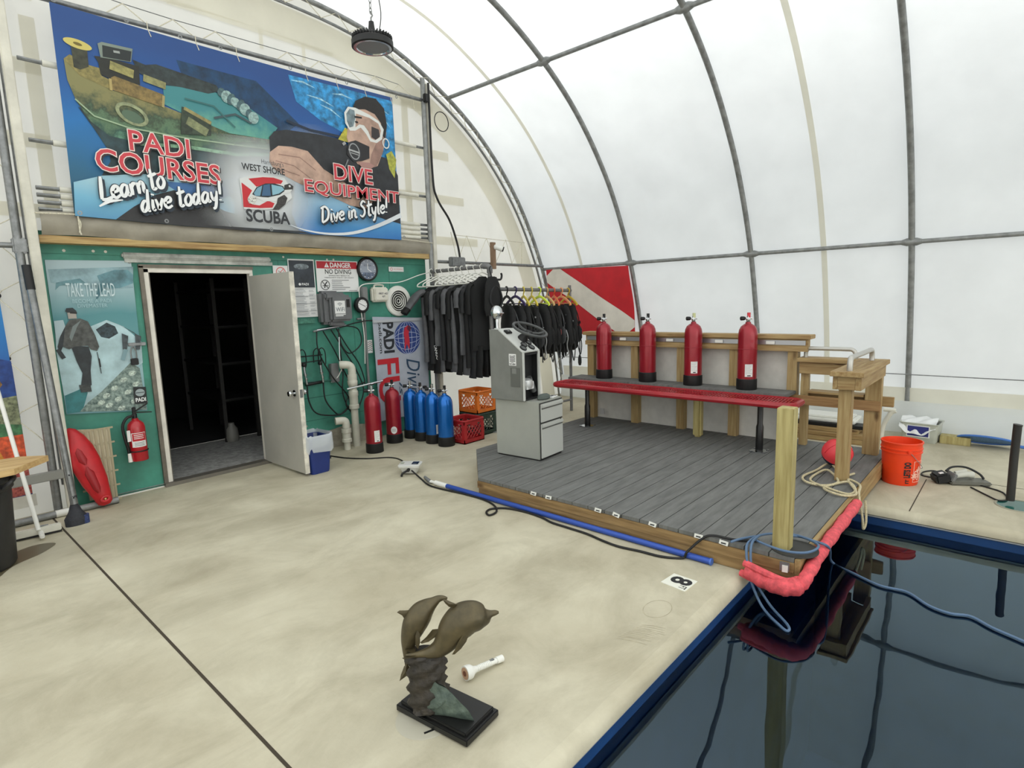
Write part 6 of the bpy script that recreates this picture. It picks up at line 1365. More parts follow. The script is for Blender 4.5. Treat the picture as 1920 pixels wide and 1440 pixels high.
for sgn in range(60):
    s0, s1 = sgn / 60, (sgn + 1) / 60
    def pt(s, d):
        u, v = s + d, s - d; return fl(min(max(u, 0), 1), min(max(v, 0), 1))
    b.add([pt(s0, -hw), pt(s0, hw), pt(s1, hw), pt(s1, -hw)], [(0, 1, 2, 3)], FWH, True)
b.build('white_stripe', t)
# ================================================================ filing cabinet and helm console
CABG = M('cabinet_grey', (158, 160, 153), 0.45, var=0.03, scale=3)
CABE = M('cabinet_edge', (96, 97, 93), 0.5)
CABF = M('cabinet_front_lit', (184, 186, 181), 0.42)  # paler than the carcass: light falling on the drawer fronts is in the colour
t = thing('filing_cabinet', 'light grey two drawer filing cabinet on the corner of the deck', 'cabinet', (4.035, 3.30, DZ), R(4))
b = MB(); b.span((0, 0.012, 0.012), (0.39, 0.53, 0.56), CABG, 0.006); b.span((0.01, 0.02, 0), (0.38, 0.52, 0.012), BLACK); b.span((0.006, 0.006, 0.016), (0.384, 0.0125, 0.55), M('drawer_gap_shade', (52, 53, 51), 0.7)); b.build('carcass', t)  # dark plate behind the drawers paints in the shade of their gaps
for z0, z1 in ((0.368, 0.54), (0.024, 0.352)):
    b = MB(); b.span((0.014, -0.006, z0), (0.376, 0.006, z1), CABF, 0.004)
    dr = b.build('drawer', t)
    b = MB(); b.span((0.02, -0.02, z1 - 0.035), (0.37, -0.004, z1 - 0.004), CABF, 0.006); b.span((0.02, -0.0075, z1 - 0.05), (0.37, -0.006, z1 - 0.035), CABE); b.build('pull_lip', dr)
b = MB(); b.ell((0.0, 0.0), 0.008, 0.008, 0, CHROME, 0, 12); o = b.build('lock', t); o.rotation_euler = (R(90), 0, 0); o.location = (0.34, -0.0065, 0.35)

CON = M('console_grey', (118, 120, 116), 0.5, var=0.06, scale=5)
CONL = M('console_light', (196, 198, 194), 0.45)
INS = M('console_inside', (30, 31, 32), 0.6)
t = thing('helm_console', 'grey boat helm console with sloping gauge panel on the filing cabinet', 'boat console', (3.985, 3.455, DZ + 0.565), R(4))
W_, D_, H_ = 0.275, 0.385, 0.665; HF = 0.455
side = [(0, 0), (D_, 0), (D_, H_), (D_ - 0.11, H_), (0.0, HF)]
b = MB()
SX = Matrix(((0, 0, 1, 0), (1, 0, 0, 0), (0, 1, 0, 0), (0, 0, 0, 1)))       # local (y, z, x)
b.M = SX; b.prism(side, 0, 0.012, CON); b.prism(side, W_ - 0.012, W_, CON)
b.M = Matrix.Identity(4)
b.span((0.012, D_ - 0.012, 0), (W_ - 0.012, D_, H_), CON); b.span((0.012, D_ - 0.11, H_ - 0.012), (W_ - 0.012, D_, H_), CONL)
b.span((0, -0.01, 0), (0.028, 0.012, HF), CONL, 0.005); b.span((W_ - 0.028, -0.01, 0), (W_, 0.012, HF), CONL, 0.005); b.span((0.012, 0.0, 0.0), (W_ - 0.012, D_ - 0.012, 0.012), INS)
b.span((0.0125, 0.08, 0.012), (W_ - 0.0125, 0.09, HF), INS); b.span((0.0121, 0.013, 0.012), (0.0135, 0.09, HF), INS); b.span((W_ - 0.0135, 0.013, 0.012), (W_ - 0.0121, 0.09, HF), INS); b.span((0.013, 0.0, HF - 0.03), (W_ - 0.013, 0.09, HF - 0.014), INS)
b.build('shell', t)
sl = math.atan2(H_ - HF, D_ - 0.11); Ls = math.hypot(H_ - HF, D_ - 0.11)
SM = Matrix.Translation((0, -0.006, HF)) @ Matrix.Rotation(sl, 4, 'X')
b = MB(SM); b.span((0, 0, -0.012), (W_, Ls + 0.004, 0.004), CONL, 0.003); panel_ = b.build('gauge_panel', t)
for i, (x, y) in enumerate(((0.06, 0.05), (0.12, 0.095), (0.19, 0.05), (0.215, 0.12))):
    b = MB(SM); b.lathe([(0, 0.004), (0.036, 0.004), (0.036, 0.014), (0.03, 0.017), (0.027, 0.012), (0, 0.012)], BLACK, 22, (x, y, 0)); b.ell((x, y), 0.026, 0.026, 0.0128, M('gauge_face', (90, 92, 92), 0.4), 0, 18); b.build('gauge', panel_)
b = MB(SM); b.span((0.035, Ls - 0.08, 0.004), (0.12, Ls - 0.03, 0.02), BLACK, 0.004); b.span((0.06, Ls - 0.065, 0.02), (0.09, Ls - 0.045, 0.028), GREY, 0.003); b.build('switch_panel', panel_)
b = MB(SM); b.tube([(0.19, 0.175, 0.0), (0.19, 0.175, 0.03), (0.19, 0.17, 0.055), (0.195, 0.16, 0.10)], [0.055, 0.045, 0.028, 0.022], BLACK, 18); b.build('steering_column', t)
WM = SM @ Matrix.Translation((0.20, 0.165, 0.125)) @ Matrix.Rotation(R(-14), 4, 'X')
WHL = M('wheel_grey', (62, 64, 64), 0.4)
b = MB(WM); b.tube([(0.165 * math.cos(q), 0.165 * math.sin(q), 0) for q in [2 * math.pi * i / 40 for i in range(40)]], 0.0135, WHL, 10, closed=True); wh = b.build('steering_wheel', t)
for a in (90, 210, 330):
    b = MB(WM); b.tube([(0.02 * math.cos(R(a)), 0.02 * math.sin(R(a)), -0.03), (0.1 * math.cos(R(a)), 0.1 * math.sin(R(a)), -0.022), (0.16 * math.cos(R(a)), 0.16 * math.sin(R(a)), 0)], 0.012, WHL, 8); b.build('spoke', wh)
b = MB(WM); b.lathe([(0, -0.05), (0.035, -0.05), (0.04, -0.03), (0.03, -0.015), (0, -0.012)], BLACK, 18); b.build('hub', wh)
# search light on the console top
b = MB(); b.tube([(0.06, D_ - 0.05, H_), (0.06, D_ - 0.05, H_ + 0.01)], 0.03, CONL, 16); b.tube([(0.06, D_ - 0.05, H_), (0.06, D_ - 0.05, H_ + 0.1)], 0.014, CHROME, 12); sp_ = b.build('lamp_stalk', t)
b = MB(); b.ball((0.06, D_ - 0.05, H_ + 0.16), (0.058, 0.058, 0.066), CHROME, 22); b.tube([(0.06, D_ - 0.055, H_ + 0.15), (0.15, D_ - 0.06, H_ + 0.15)], 0.008, CHROME, 8); b.build('search_light', t)
b = MB(); b.span((-0.004, 0.03, 0.13), (0.0, 0.14, 0.31), M('grey_label_box', (92, 94, 90), 0.5), 0.001); b.span((-0.0055, 0.07, 0.255), (-0.004, 0.12, 0.305), M('label_mid', (120, 122, 118), 0.5)); b.build('side_plate', t)
b = MB(); 
b.M = Matrix.Translation((-0.0015, 0.155, 0.33)) @ Matrix(((0, 0, -1, 0), (-1, 0, 0, 0), (0, 1, 0, 0), (0, 0, 0, 1)))
b.rect(0, 0, 0.085, 0.11, 0, PAPER); b.text('SCUBA', (0.008, 0.006, 0.077, 0.022), 0.001, INK, 0.03)
for i in range(5): b.line([(0.01, 0.04 + i * 0.013), (0.04, 0.034 + i * 0.013), (0.075, 0.044 + i * 0.013)], 0.006, 0.001, INK)
b.build('sticker', t)
b = MB(); b.lathe([(0, 0), (0.055, 0.005), (0.07, 0.04), (0.06, 0.085), (0.03, 0.1), (0, 0.1)], M('silver_part', (200, 202, 202), 0.4, 0.5), 18, (0.11, 0.045, 0.10)); b.tube([(0.16, 0.05, 0.2), (0.2, 0.05, 0.14), (0.235, 0.05, 0.06)], 0.03, M('dull_silver', (116, 118, 118), 0.45, 0.6), 12); b.span((0.06, -0.002, 0.10), (0.17, 0.012, 0.17), PAPER); b.build('mechanism', t)
# small things on the cabinet top
b = MB(); b.loft([((0, 0, 0), 0.07, 0.035), ((0, 0, 0.012), 0.085, 0.045), ((0.0, 0, 0.035), 0.08, 0.04), ((0, 0, 0.05), 0.05, 0.02)], M('grey_pouch', (84, 92, 88), 0.8, var=0.1), 16)
tag(b.build('pouch', None, (4.20, 3.385, DZ + 0.561), ), 'small grey green pouch on the front of the cabinet top', 'pouch')
b = MB(); b.box((0, 0, 0.004), (0.13, 0.07, 0.008), PAPER, R(15)); b.box((0.02, 0.01, 0.010), (0.04, 0.02, 0.004), BLACK, R(40)); b.tube(smooth([(-0.03, -0.02, 0.012), (0.0, 0.02, 0.012), (0.04, -0.02, 0.012)], 4), 0.003, GREY, 5)
tag(b.build('papers', None, (4.345, 3.40, DZ + 0.561)), 'white card and small parts on the right of the cabinet top', 'papers')

# ================================================================ milk crates
def crate(label_, loc, rz, rgb, nm, sx=0.33, sy=0.33, h=0.28, solid=False):
    m = M('crate_' + nm, rgb, 0.5, var=0.08, scale=10)
    t = thing('milk_crate', label_, 'crate', loc, rz, 'plastic milk crates')
    b = MB(); b.span((-sx / 2, -sy / 2, 0), (sx / 2, sy / 2, 0.012), m); b.span((-sx / 2, -sy / 2, 0), (sx / 2, -sy / 2 + 0.01, 0.05), m); b.span((-sx / 2, sy / 2 - 0.01, 0), (sx / 2, sy / 2, 0.05), m); b.span((-sx / 2, -sy / 2, 0), (-sx / 2 + 0.01, sy / 2, 0.05), m); b.span((sx / 2 - 0.01, -sy / 2, 0), (sx / 2, sy / 2, 0.05), m); b.build('base', t)
    b = MB(); b.tube([(x, y, h - 0.008) for x, y in rr_(-sx / 2, -sy / 2, sx / 2, sy / 2, 0.03)], 0.012, m, 6, closed=True); b.build('rim', t)
    for s in range(4):
        L = sx if s % 2 == 0 else sy; D = sy if s % 2 == 0 else sx
        mt = Matrix.Rotation(R(90 * s), 4, 'Z') @ Matrix.Translation((0, -D / 2 + 0.008, 0)) @ Matrix.Rotation(R(90), 4, 'X')
        b = MB(mt)
        b.span((-L / 2, 0.05, -0.005), (-L / 2 + 0.045, h - 0.01, 0.007), m); b.span((L / 2 - 0.045, 0.05, -0.005), (L / 2, h - 0.01, 0.007), m); b.span((-L / 2, h - 0.05, -0.004), (L / 2, h - 0.008, 0.006), m)
        b.span((-0.055, h - 0.08, -0.003), (0.055, h - 0.045, 0.005), m)
        a0, a1, z0, z1 = -L / 2 + 0.045, L / 2 - 0.045, 0.05, h - 0.05
        n_ = 5
        for i in range(-n_, n_ + 1):
            for sg in (1, -1):
                # diagonal bars clipped to the window
                pts_ = []
                for kk in range(13):
                    x = a0 + (a1 - a0) * kk / 12; z = z0 + (z1 - z0) * 0.5 + sg * (x) * 1.15 + i * 0.062
                    if z0 <= z <= z1: pts_.append((x, z, 0))
                if len(pts_) > 1: b.tube([pts_[0], pts_[-1]], 0.0055, m, 4)
        b.build('side', t)
    return t
crate('red milk crate on the floor at the end of the blue tanks', (4.66, 4.99, 0), R(0), (164, 34, 38), 'red')
crate('dark green milk crate under the orange crate beside the filing cabinet', (5.035, 5.14, 0), R(0), (38, 58, 48), 'green')
crate('orange milk crate stacked on the dark green crate', (5.035, 5.14, 0.282), R(0), (206, 108, 34), 'orange')

# ================================================================ waste bin, battery box and cords
t = thing('waste_bin', 'blue waste bin with clear liner behind the open door leaf', 'bin', (2.86, 5.31, 0), R(0))
BB = M('bin_blue', (32, 52, 120), 0.5, var=0.05)
def rloft(b, secs, mat, r=0.03, caps=True):
    v = []; f = []; n = None
    for (z, hx, hy) in secs:
        ring = rr_(-hx, -hy, hx, hy, r, 4); n = len(ring); v += [(x, y, z) for x, y in ring]
    for i in range(len(secs) - 1):
        for q in range(n): f.append((i * n + q, i * n + (q + 1) % n, (i + 1) * n + (q + 1) % n, (i + 1) * n + q))
    if caps: f.append(tuple(range(n)))
    b.add(v, f, mat, True)
b = MB(); rloft(b, [(0, 0.095, 0.12), (0.02, 0.1, 0.125), (0.36, 0.125, 0.155), (0.37, 0.13, 0.16), (0.36, 0.12, 0.15)], BB); b.build('bin_body', t)
LN = bpy.data.materials.new('liner_plastic'); LN.use_nodes = True
nt = LN.node_tree; nt.nodes.clear(); o_ = nt.nodes.new('ShaderNodeOutputMaterial'); a_ = nt.nodes.new('ShaderNodeMixShader'); t_ = nt.nodes.new('ShaderNodeBsdfTransparent'); g_ = nt.nodes.new('ShaderNodeBsdfPrincipled')
g_.inputs['Base Color'].default_value = lin((214, 220, 226)); g_.inputs['Roughness'].default_value = 0.25; a_.inputs[0].default_value = 0.6
nt.links.new(t_.outputs[0], a_.inputs[1]); nt.links.new(g_.outputs[0], a_.inputs[2]); nt.links.new(a_.outputs[0], o_.inputs[0])
b = MB(); ring = rr_(-0.135, -0.165, 0.135, 0.165, 0.04, 5); n = len(ring); v = []; f = []
for j, (sc, z) in enumerate(((1.04, 0.24), (1.06, 0.28), (1.04, 0.33), (1.03, 0.39), (0.98, 0.40), (0.94, 0.36), (0.9, 0.28))):
    for i, (x, y) in enumerate(ring):
        wv = 0.02 * math.sin(i * 1.7) * (1 if j < 2 else 0.4)
        v.append((x * (sc + wv * 0.6), y * (sc + wv * 0.6), z + wv + (0.02 * math.sin(i * 0.9) if j == 0 else 0)))
for j in range(6):
    for i in range(n): f.append((j * n + i, j * n + (i + 1) % n, (j + 1) * n + (i + 1) % n, (j + 1) * n + i))
b.add(v, f, LN, True); b.build('liner', t)

t = thing('power_box', 'small white power box with a dark display on the concrete floor', 'power box', (3.40, 4.45, 0), R(-52))
BXW = M('box_white', (206, 206, 202), 0.4)
b = MB(); rloft(b, [(0.012, 0.07, 0.055), (0.02, 0.075, 0.06), (0.07, 0.09, 0.07), (0.075, 0.105, 0.085), (0.095, 0.108, 0.088), (0.1, 0.1, 0.08)], BXW, 0.025); b.add([(x, y, 0.1) for x, y in rr_(-0.1, -0.08, 0.1, 0.08, 0.025, 4)], [tuple(range(20))], BXW); b.build('case', t)
b = MB(); b.span((0.02, -0.04, 0.1), (0.085, 0.05, 0.103), BLACKG, 0.002); b.span((0.035, -0.03, 0.103), (0.07, -0.01, 0.104), M('screen_grey', (60, 66, 72), 0.3)); b.build('display', t)
b = MB(); b.span((-0.095, -0.02, 0.1), (-0.06, 0.03, 0.1015), M('sticker_green', (150, 156, 140), 0.5)); b.build('sticker', t)
b = MB(); b.tube([(0.0, -0.07, 0.055), (0.0, -0.10, 0.055)], 0.016, BLACK, 10); b.tube(smooth([(-0.01, -0.09, 0.05), (-0.05, -0.12, 0.03), (-0.06, -0.125, 0.004)], 4), 0.011, BLACK, 7); b.build('socket', t)
b = MB(); c1 = [(3.16, 5.85, 0.02), (3.2, 5.6, 0.012)] + [(x, y, 0.008) for x, y in [(3.249,5.696),(3.314,5.456),(3.442,5.241),(3.608,5.083),(3.618,4.889)]] + [(3.44, 4.56, 0.04)]
b.tube(smooth(c1, 6), 0.007, BLACK, 7); tag(b.build('extension_lead'), 'black power cord from behind the waste bin to the white power box', 'cord')
t = thing('extension_lead', 'black cord from the power box looping along the floor to the deck', 'cord', (0, 0, 0))
c2 = [(3.345, 4.36, 0.055)] + [(x, y, 0.009) for x, y in [(3.333,4.219),(3.245,3.99),(3.242,3.795),(3.268,3.546),(3.27,3.32),(3.226,3.148),(3.135,3.032),(3.044,3.021),(3.078,3.089),(3.154,3.103),(3.236,3.015),(3.265,2.843),(3.254,2.673),(3.22,2.543)]]
c2 += [(x, y, 0.009) for x, y in [(3.215,2.416),(3.207,2.222),(3.176,2.069),(3.162,1.934),(3.184,1.786),(3.198,1.641),(3.259,1.526)]] + [(3.27, 1.50, 0.055), (3.32, 1.42, 0.15), (3.34, 1.36, 0.175), (3.37, 1.24, 0.17), (3.44, 1.12, 0.17)]
b = MB(); b.tube(smooth(c2, 6), 0.008, BLACK, 7); b.build('cable', t)
b = MB(); w_ = [(x, y, 0.018) for x, y in [(3.36,4.181),(3.295,4.026)]]; b.tube(w_, [0.014, 0.018], GREY, 10); b.build('connector', t)
# long blue pole
t = thing('telescopic_pole', 'long blue telescopic pole lying along the front of the deck', 'pole', (0, 0, 0))
BP = M('pole_blue', (52, 84, 172), 0.35, 0.3)
pa, pb = Vector((3.30, 3.80, 0.021)), Vector((3.295, 1.36, 0.021))
b = MB(); b.tube([pa, pb], 0.021, BP, 14); b.tube([pb, pb + (pb - pa) * 0.004], 0.0235, M('pole_blue_light', (70, 110, 196), 0.4), 14); b.build('outer_tube', t)
d_ = (pa - pb).normalized()
b = MB(); b.tube([pa, pa + d_ * 0.16], 0.023, WHITE, 14); b.tube([pa + d_ * 0.16, pa + d_ * 0.25], 0.013, WHITE, 12); b.build('lock_collar', t)
# white plastic pool test wand by the statue
t = thing('chlorine_feeder', 'white ribbed plastic tube with a brown-ended cap lying by the dolphin statue', 'plastic tube', (0, 0, 0))
qa, qb = Vector((1.60, 1.76, 0.026)), Vector((1.835, 1.75, 0.018)); q = [(1.566,1.744),(1.769,1.707)]
qa = Vector((q[0][0], q[0][1], 0.033)); qb = Vector((q[1][0], q[1][1], 0.018))
dd = (qb - qa).normalized()
b = MB(); b.tube([qa + dd * 0.03, qb], [0.0125, 0.0125], WHITE, 12); b.tube([qb - dd * 0.035, qb], 0.016, WHITE, 12)
for i in range(9): b.tube([qa + dd * (0.065 + i * 0.009), qa + dd * (0.069 + i * 0.009)], 0.0145, WHITE, 12)
b.build('tube_body', t)
b = MB(); b.tube([qa - dd * 0.0, qa + dd * 0.022, qa + dd * 0.03, qa + dd * 0.045, qa + dd * 0.06], [0.032, 0.032, 0.03, 0.018, 0.014], WHITE, 20); b.build('cap', t)
b = MB(); b.tube([qa - dd * 0.002, qa - dd * 0.0005], 0.026, M('tan_disc', (186, 150, 122), 0.7), 18); b.tube([qa - dd * 0.0035, qa - dd * 0.002], 0.012, M('brown_disc', (112, 62, 44), 0.7), 10); b.build('end_disc', t)
b = MB(); b.box((qb - dd * 0.06 + Vector((0, 0, 0.012))), (0.02, 0.012, 0.006), GREY, math.atan2(dd.y, dd.x)); b.build('clip', t)

# ================================================================ orange bucket and the far side of the pool
OR_ = M('bucket_orange', (238, 66, 22), 0.42, var=0.03)
t = thing('bucket', 'orange plastic bucket on the concrete beside the railing', 'bucket', (5.80, 0.735, 0), R(0))
b = MB(); b.lathe([(0, 0.004), (0.126, 0.0), (0.131, 0.008), (0.143, 0.26), (0.144, 0.275), (0.152, 0.278), (0.152, 0.288), (0.146, 0.292), (0.147, 0.305), (0.154, 0.308), (0.154, 0.318), (0.148, 0.322), (0.15, 0.355), (0.156, 0.358), (0.156, 0.368), (0.146, 0.37), (0.144, 0.35), (0.128, 0.02), (0, 0.014)], OR_, 44); b.build('pail', t)
va = R(-8)     # angle of the printed front towards the pool corner
def bw(a_c): return lambda q: ((0.1325 + (q[1]) * 0.048 + q[2]) * math.sin(a_c + q[0] / 0.137), -(0.1325 + q[1] * 0.048 + q[2]) * math.cos(a_c + q[0] / 0.137), q[1])
b = MB()
m0 = bw(R(-62)); 
wr_ = lambda q: m0((0.03 - q[1], 0.075 + q[0], q[2])) 
b.text('LETS DO', (0.0, 0.006, 0.135, 0.05), 0.0016, INK, 0.05, warp=wr_); b.text('IT', (-0.05, 0.012, -0.015, 0.036), 0.0016, INK, 0.04, warp=wr_)
b.build('lettering', t)
m1 = bw(R(-16))
b = MB()
for p_ in (((-0.058, 0.035), (0.058, 0.035)), ((0.058, 0.035), (0.058, 0.215)), ((0.058, 0.215), (-0.058, 0.215)), ((-0.058, 0.215), (-0.058, 0.035))):
    (xa, za), (xb, zb_) = p_
    pts_ = [(xa + (xb - xa) * i / 8, za + (zb_ - za) * i / 8) for i in range(9)]
    b.tube([m1((x, z, 0.001)) for x, z in pts_], 0.002, M('bucket_print', (246, 196, 176), 0.5), 4)
def wr2(q):
    return m1(q)
BPM = M('bucket_print', (246, 196, 176), 0.5)
b.text('THE', (-0.05, 0.05, -0.005, 0.085), 0.0014, BPM, 0.03, rot=R(45), warp=wr2); b.text('HOME', (-0.045, 0.075, 0.055, 0.115), 0.0014, BPM, 0.04, rot=R(45), warp=wr2); b.text('DEPOT', (-0.01, 0.05, 0.09, 0.085), 0.0014, BPM, 0.04, rot=R(45), warp=wr2)
b.build('square_emblem', t)
b = MB(); b.tube(smooth([(0.155 * math.cos(a), 0.155 * math.sin(a), 0.30 - 0.17 * math.sin((a - R(-150)) / R(180) * math.pi)) for a in [R(-150 + 180 * i / 12) for i in range(13)]], 3), 0.0025, STEELD, 6)
b.build('bail_handle', t)
b = MB(); b.ball((0.155 * math.cos(R(-60)), 0.155 * math.sin(R(-60)), 0.13), 0.012, WHITE, 10); b.build('handle_grip', t)
for a in (R(-150), R(30)):
    b = MB(); b.box((0.155 * math.cos(a), 0.155 * math.sin(a), 0.3), (0.02, 0.03, 0.03), OR_, a, 0.005); b.build('handle_lug', t)

t = thing('plastic_tub', 'translucent white plastic tub with blue label and a cloth draped over it', 'tub', (7.58, 0.79, 0), R(-4))
TUB = M('tub_plastic', (186, 190, 180), 0.35, var=0.05)
b = MB(); rloft(b, [(0, 0.13, 0.15), (0.01, 0.135, 0.155), (0.2, 0.15, 0.17), (0.205, 0.16, 0.18), (0.215, 0.16, 0.18), (0.205, 0.14, 0.16), (0.03, 0.125, 0.145)], TUB, 0.03); b.build('tub_body', t)
b = MB(); b.span((-0.152, -0.1, 0.06), (-0.142, 0.11, 0.185), PAPER); b.span((-0.1535, -0.09, 0.07), (-0.152, 0.10, 0.178), M('label_blue', (40, 46, 120), 0.5)); b.build('label', t)
b = MB(); b.grid(lambda u, v: (-0.17 + 0.3 * v + 0.01 * math.sin(u * 20), -0.14 + 0.33 * u, 0.235 - (0.075 * (1 - v) ** 4 * (1 + math.sin(u * 3.1))) + 0.012 * math.sin(u * 14 + v * 9)), 16, 12, M('white_cloth', (224, 226, 226), 0.8)); tag(b.build('cloth', None, (7.58, 0.79, 0.0)), 'white cloth draped over the translucent plastic tub', 'cloth')
# lumber on the floor behind the railing
for i, (x0, x1, y0, y1, z0, z1, lab) in enumerate(((6.95, 7.45, 1.15, 3.6, 0.0, 0.045, 'timber plank at the bottom of the stack behind the railing'), (7.0, 7.42, 1.22, 3.5, 0.047, 0.09, 'timber plank in the middle of the stack behind the railing'), (7.05, 7.40, 1.30, 3.4, 0.092, 0.135, 'timber plank on top of the stack behind the railing'))):
    b = MB(); b.span((x0, y0, z0), (x1, y1, z1), PW_Y, 0.004); tag(b.build('plank'), lab, 'plank', 'planks stacked behind the railing')
b = MB(); b.span((7.1, 1.25, 0.137), (7.3, 2.7, 0.175), BLACK, 0.006); tag(b.build('black_strip'), 'black plastic strip lying on the stacked planks', 'strip')
b = MB(); b.span((7.15, 1.35, 0.177), (7.55, 2.5, 0.215), WHITE, 0.01); b.span((7.2, 1.4, 0.215), (7.5, 2.4, 0.24), WHITE, 0.008); tag(b.build('folded_table'), 'folded white plastic slab on top of the stacked planks', 'slab')
b = MB(); b.tube(smooth([(7.42, 1.14, 0.0), (7.42, 1.12, 0.16), (7.42, 1.06, 0.30), (7.42, 1.02, 0.33), (7.42, 1.13, 0.335)], 4), 0.024, OFFW, 10); tag(b.build('bent_tube'), 'bent pale plastic tube standing by the end of the planks', 'tube')
b = MB(); b.span((7.52, 0.36, 0), (7.66, 0.62, 0.085), PG_Z, 0.004); tag(b.build('timber_block'), 'short timber beam on the floor between tub and blue net', 'timber')
NETB = M('net_blue', (64, 112, 186), 0.5)
t = thing('skimmer_net', 'blue leaf skimmer net with its pole lying on the concrete', 'skimmer net', (7.58, 0.24, 0.0))
lp = [(0.09 * math.sin(q) * (1.1 - 0.25 * math.cos(q)), 0.235 * math.cos(q), 0.075 - 0.055 * math.sin(q)) for q in [2 * math.pi * i / 32 for i in range(32)]]
b = MB(); b.tube(lp, 0.012, NETB, 8, closed=True); b.build('hoop', t)
b = MB(); c_ = (0, 0, 0.02); b.add([(0, 0, 0.06)] + lp, [(0, 1 + i, 1 + (i + 1) % 32) for i in range(32)], M('net_mesh', (112, 150, 196), 0.7, var=0.25, scale=160), True); b.build('net', t)
b = MB(); b.tube([(0, -0.235, 0.045), (0.0, -0.34, 0.04)], 0.016, NETB, 10); b.tube([(0, -0.34, 0.04), (0.02, -1.3, 0.02)], 0.013, M('pole_pale_blue', (100, 150, 196), 0.35, 0.3), 10); b.build('pole', t)
# skimmer lid with a standing black tube
t = thing('skimmer_opening', 'round skimmer opening with green water in the concrete at the right edge', 'skimmer', (5.64, -0.055, 0))
b = MB(); b.lathe([(0.135, 0.0), (0.14, 0.006), (0.15, 0.006), (0.155, 0.0)], M('skimmer_ring', (150, 146, 128), 0.6), 32); b.build('rim', t)
b = MB(); b.ell((0, 0), 0.136, 0.136, 0.0016, M('green_water', (30, 92, 84), 0.12, spec=0.6), 0, 32); b.build('water', t)
b = MB(); w_ = [(5.66,0.004,0.029),(5.66,0.006,0.357),(5.66,0.003,0.605),(5.66,0.001,0.622)]; b.tube(w_, [0.027, 0.027, 0.027, 0.029], M('black_pipe', (36, 34, 32), 0.5), 16); tag(b.build('standpipe'), 'black pipe standing upright in the round skimmer opening', 'pipe')
t = thing('pump_unit', 'black and grey vacuum unit with cables lying on the concrete by the bucket', 'pump', (6.02, 0.36, 0), R(-62))
b = MB(); b.box((-0.12, 0, 0.05), (0.11, 0.13, 0.08), BLACK, Matrix.Rotation(R(-15), 4, 'Y'), 0.015); b.box((-0.13, -0.03, 0.095), (0.03, 0.03, 0.006), PAPER, Matrix.Rotation(R(-15), 4, 'Y')); b.build('motor', t)
b = MB(); b.box((0.08, 0, 0.02), (0.3, 0.15, 0.03), M('tray_grey', (104, 104, 96), 0.5), None, 0.01); b.box((-0.04, 0, 0.06), (0.03, 0.13, 0.07), GREY, Matrix.Rotation(R(20), 4, 'Y'), 0.006); b.build('tray', t)
b = MB(); b.tube([(-0.02, 0.0, 0.06), (0.07, 0.02, 0.075), (0.13, 0.03, 0.07)], [0.02, 0.026, 0.03], M('pale_nozzle', (190, 190, 180), 0.45), 12); b.tube([(0.0, 0.03, 0.08), (0.09, 0.05, 0.10)], 0.016, M('pale_nozzle', (190, 190, 180), 0.45), 10); b.build('nozzle', t)
b = MB(); b.tube(smooth([(-0.06, 0.05, 0.09), (0.0, 0.08, 0.12), (0.1, 0.08, 0.12), (0.18, 0.04, 0.08), (0.21, 0.02, 0.04)], 5), 0.009, BLACK, 8); b.build('strap', t)
b = MB(); q = [(x, y, 0.007) for x, y in [(6.113,0.458),(6.071,0.542),(6.098,0.61),(6.217,0.608),(6.303,0.546),(6.257,0.472)]]
b.tube(smooth(q, 5), 0.006, BLACK, 6); tag(b.build('cable_loop'), 'loop of thin black cable between the bucket and the vacuum unit', 'cable')
b = MB(); q = [(x, y, 0.007) for x, y in [(5.94,0.257),(5.777,0.147),(5.68,0.072),(5.747,0.023),(5.926,0.054),(6.014,0.157),(6.04,0.214)]]
b.tube(smooth(q, 5), 0.006, BLACK, 6); tag(b.build('cable_loop'), 'thin black cable from the vacuum unit to the skimmer opening', 'cable')
# ================================================================ dolphin statue
BRZ = M('bronze', (86, 77, 55), 0.42, 0.35, var=0.2, scale=14, bump=0.1, bscale=40)
BRD = M('bronze_rock', (64, 58, 50), 0.55, 0.2, rgb2=(36, 33, 30), scale=18, bump=0.5, bscale=60)
BRT = M('patina_wave', (98, 112, 102), 0.55, 0.15, rgb2=(58, 72, 66), scale=20, bump=0.5, bscale=70)
BASE = M('black_plinth', (22, 22, 22), 0.4, var=0.1)
b = MB(); b.lathe([(0, 0.003), (0.11, 0.003), (0.118, 0.0)], M('lid_grey', (176, 172, 156), 0.5), 36); b.box((-0.03, -0.075, 0.0035), (0.06, 0.009, 0.002), BLACK, R(-20))
tag(b.build('skimmer_cover', None, (1.30, 1.70, 0.0005)), 'round grey lid in the floor, half under the dolphin statue plinth', 'lid')
t = thing('dolphin_statue', 'bronze statue of two leaping dolphins on a black plinth', 'statue', (1.375, 1.645, 0.004), R(-39.84))
pm = Matrix.Rotation(R(39.84 + 7), 4, 'Z') @ Matrix.Translation((0.0, 0.005, 0))
b = MB(pm); b.box((0, 0, 0.014), (0.205, 0.375, 0.028), BASE, None, 0.004); b.box((0, 0, 0.035), (0.178, 0.345, 0.016), BASE, None, 0.003); b.build('plinth', t)
def S3(p, d=0.0): return [(x, d if not isinstance(d, (list, tuple)) else d[i], z) for i, (x, z) in enumerate(p)]
def body(b, pts_, rad, mat, wide=1.0, n=18):
    P_ = smooth(pts_, 5); m_ = len(P_); rr = []
    Rs = smooth([(r, 0, 0) for r in rad], 5)
    b.tube(P_, [max(v.x, 0.001) for v in Rs], mat, n, flat=wide)
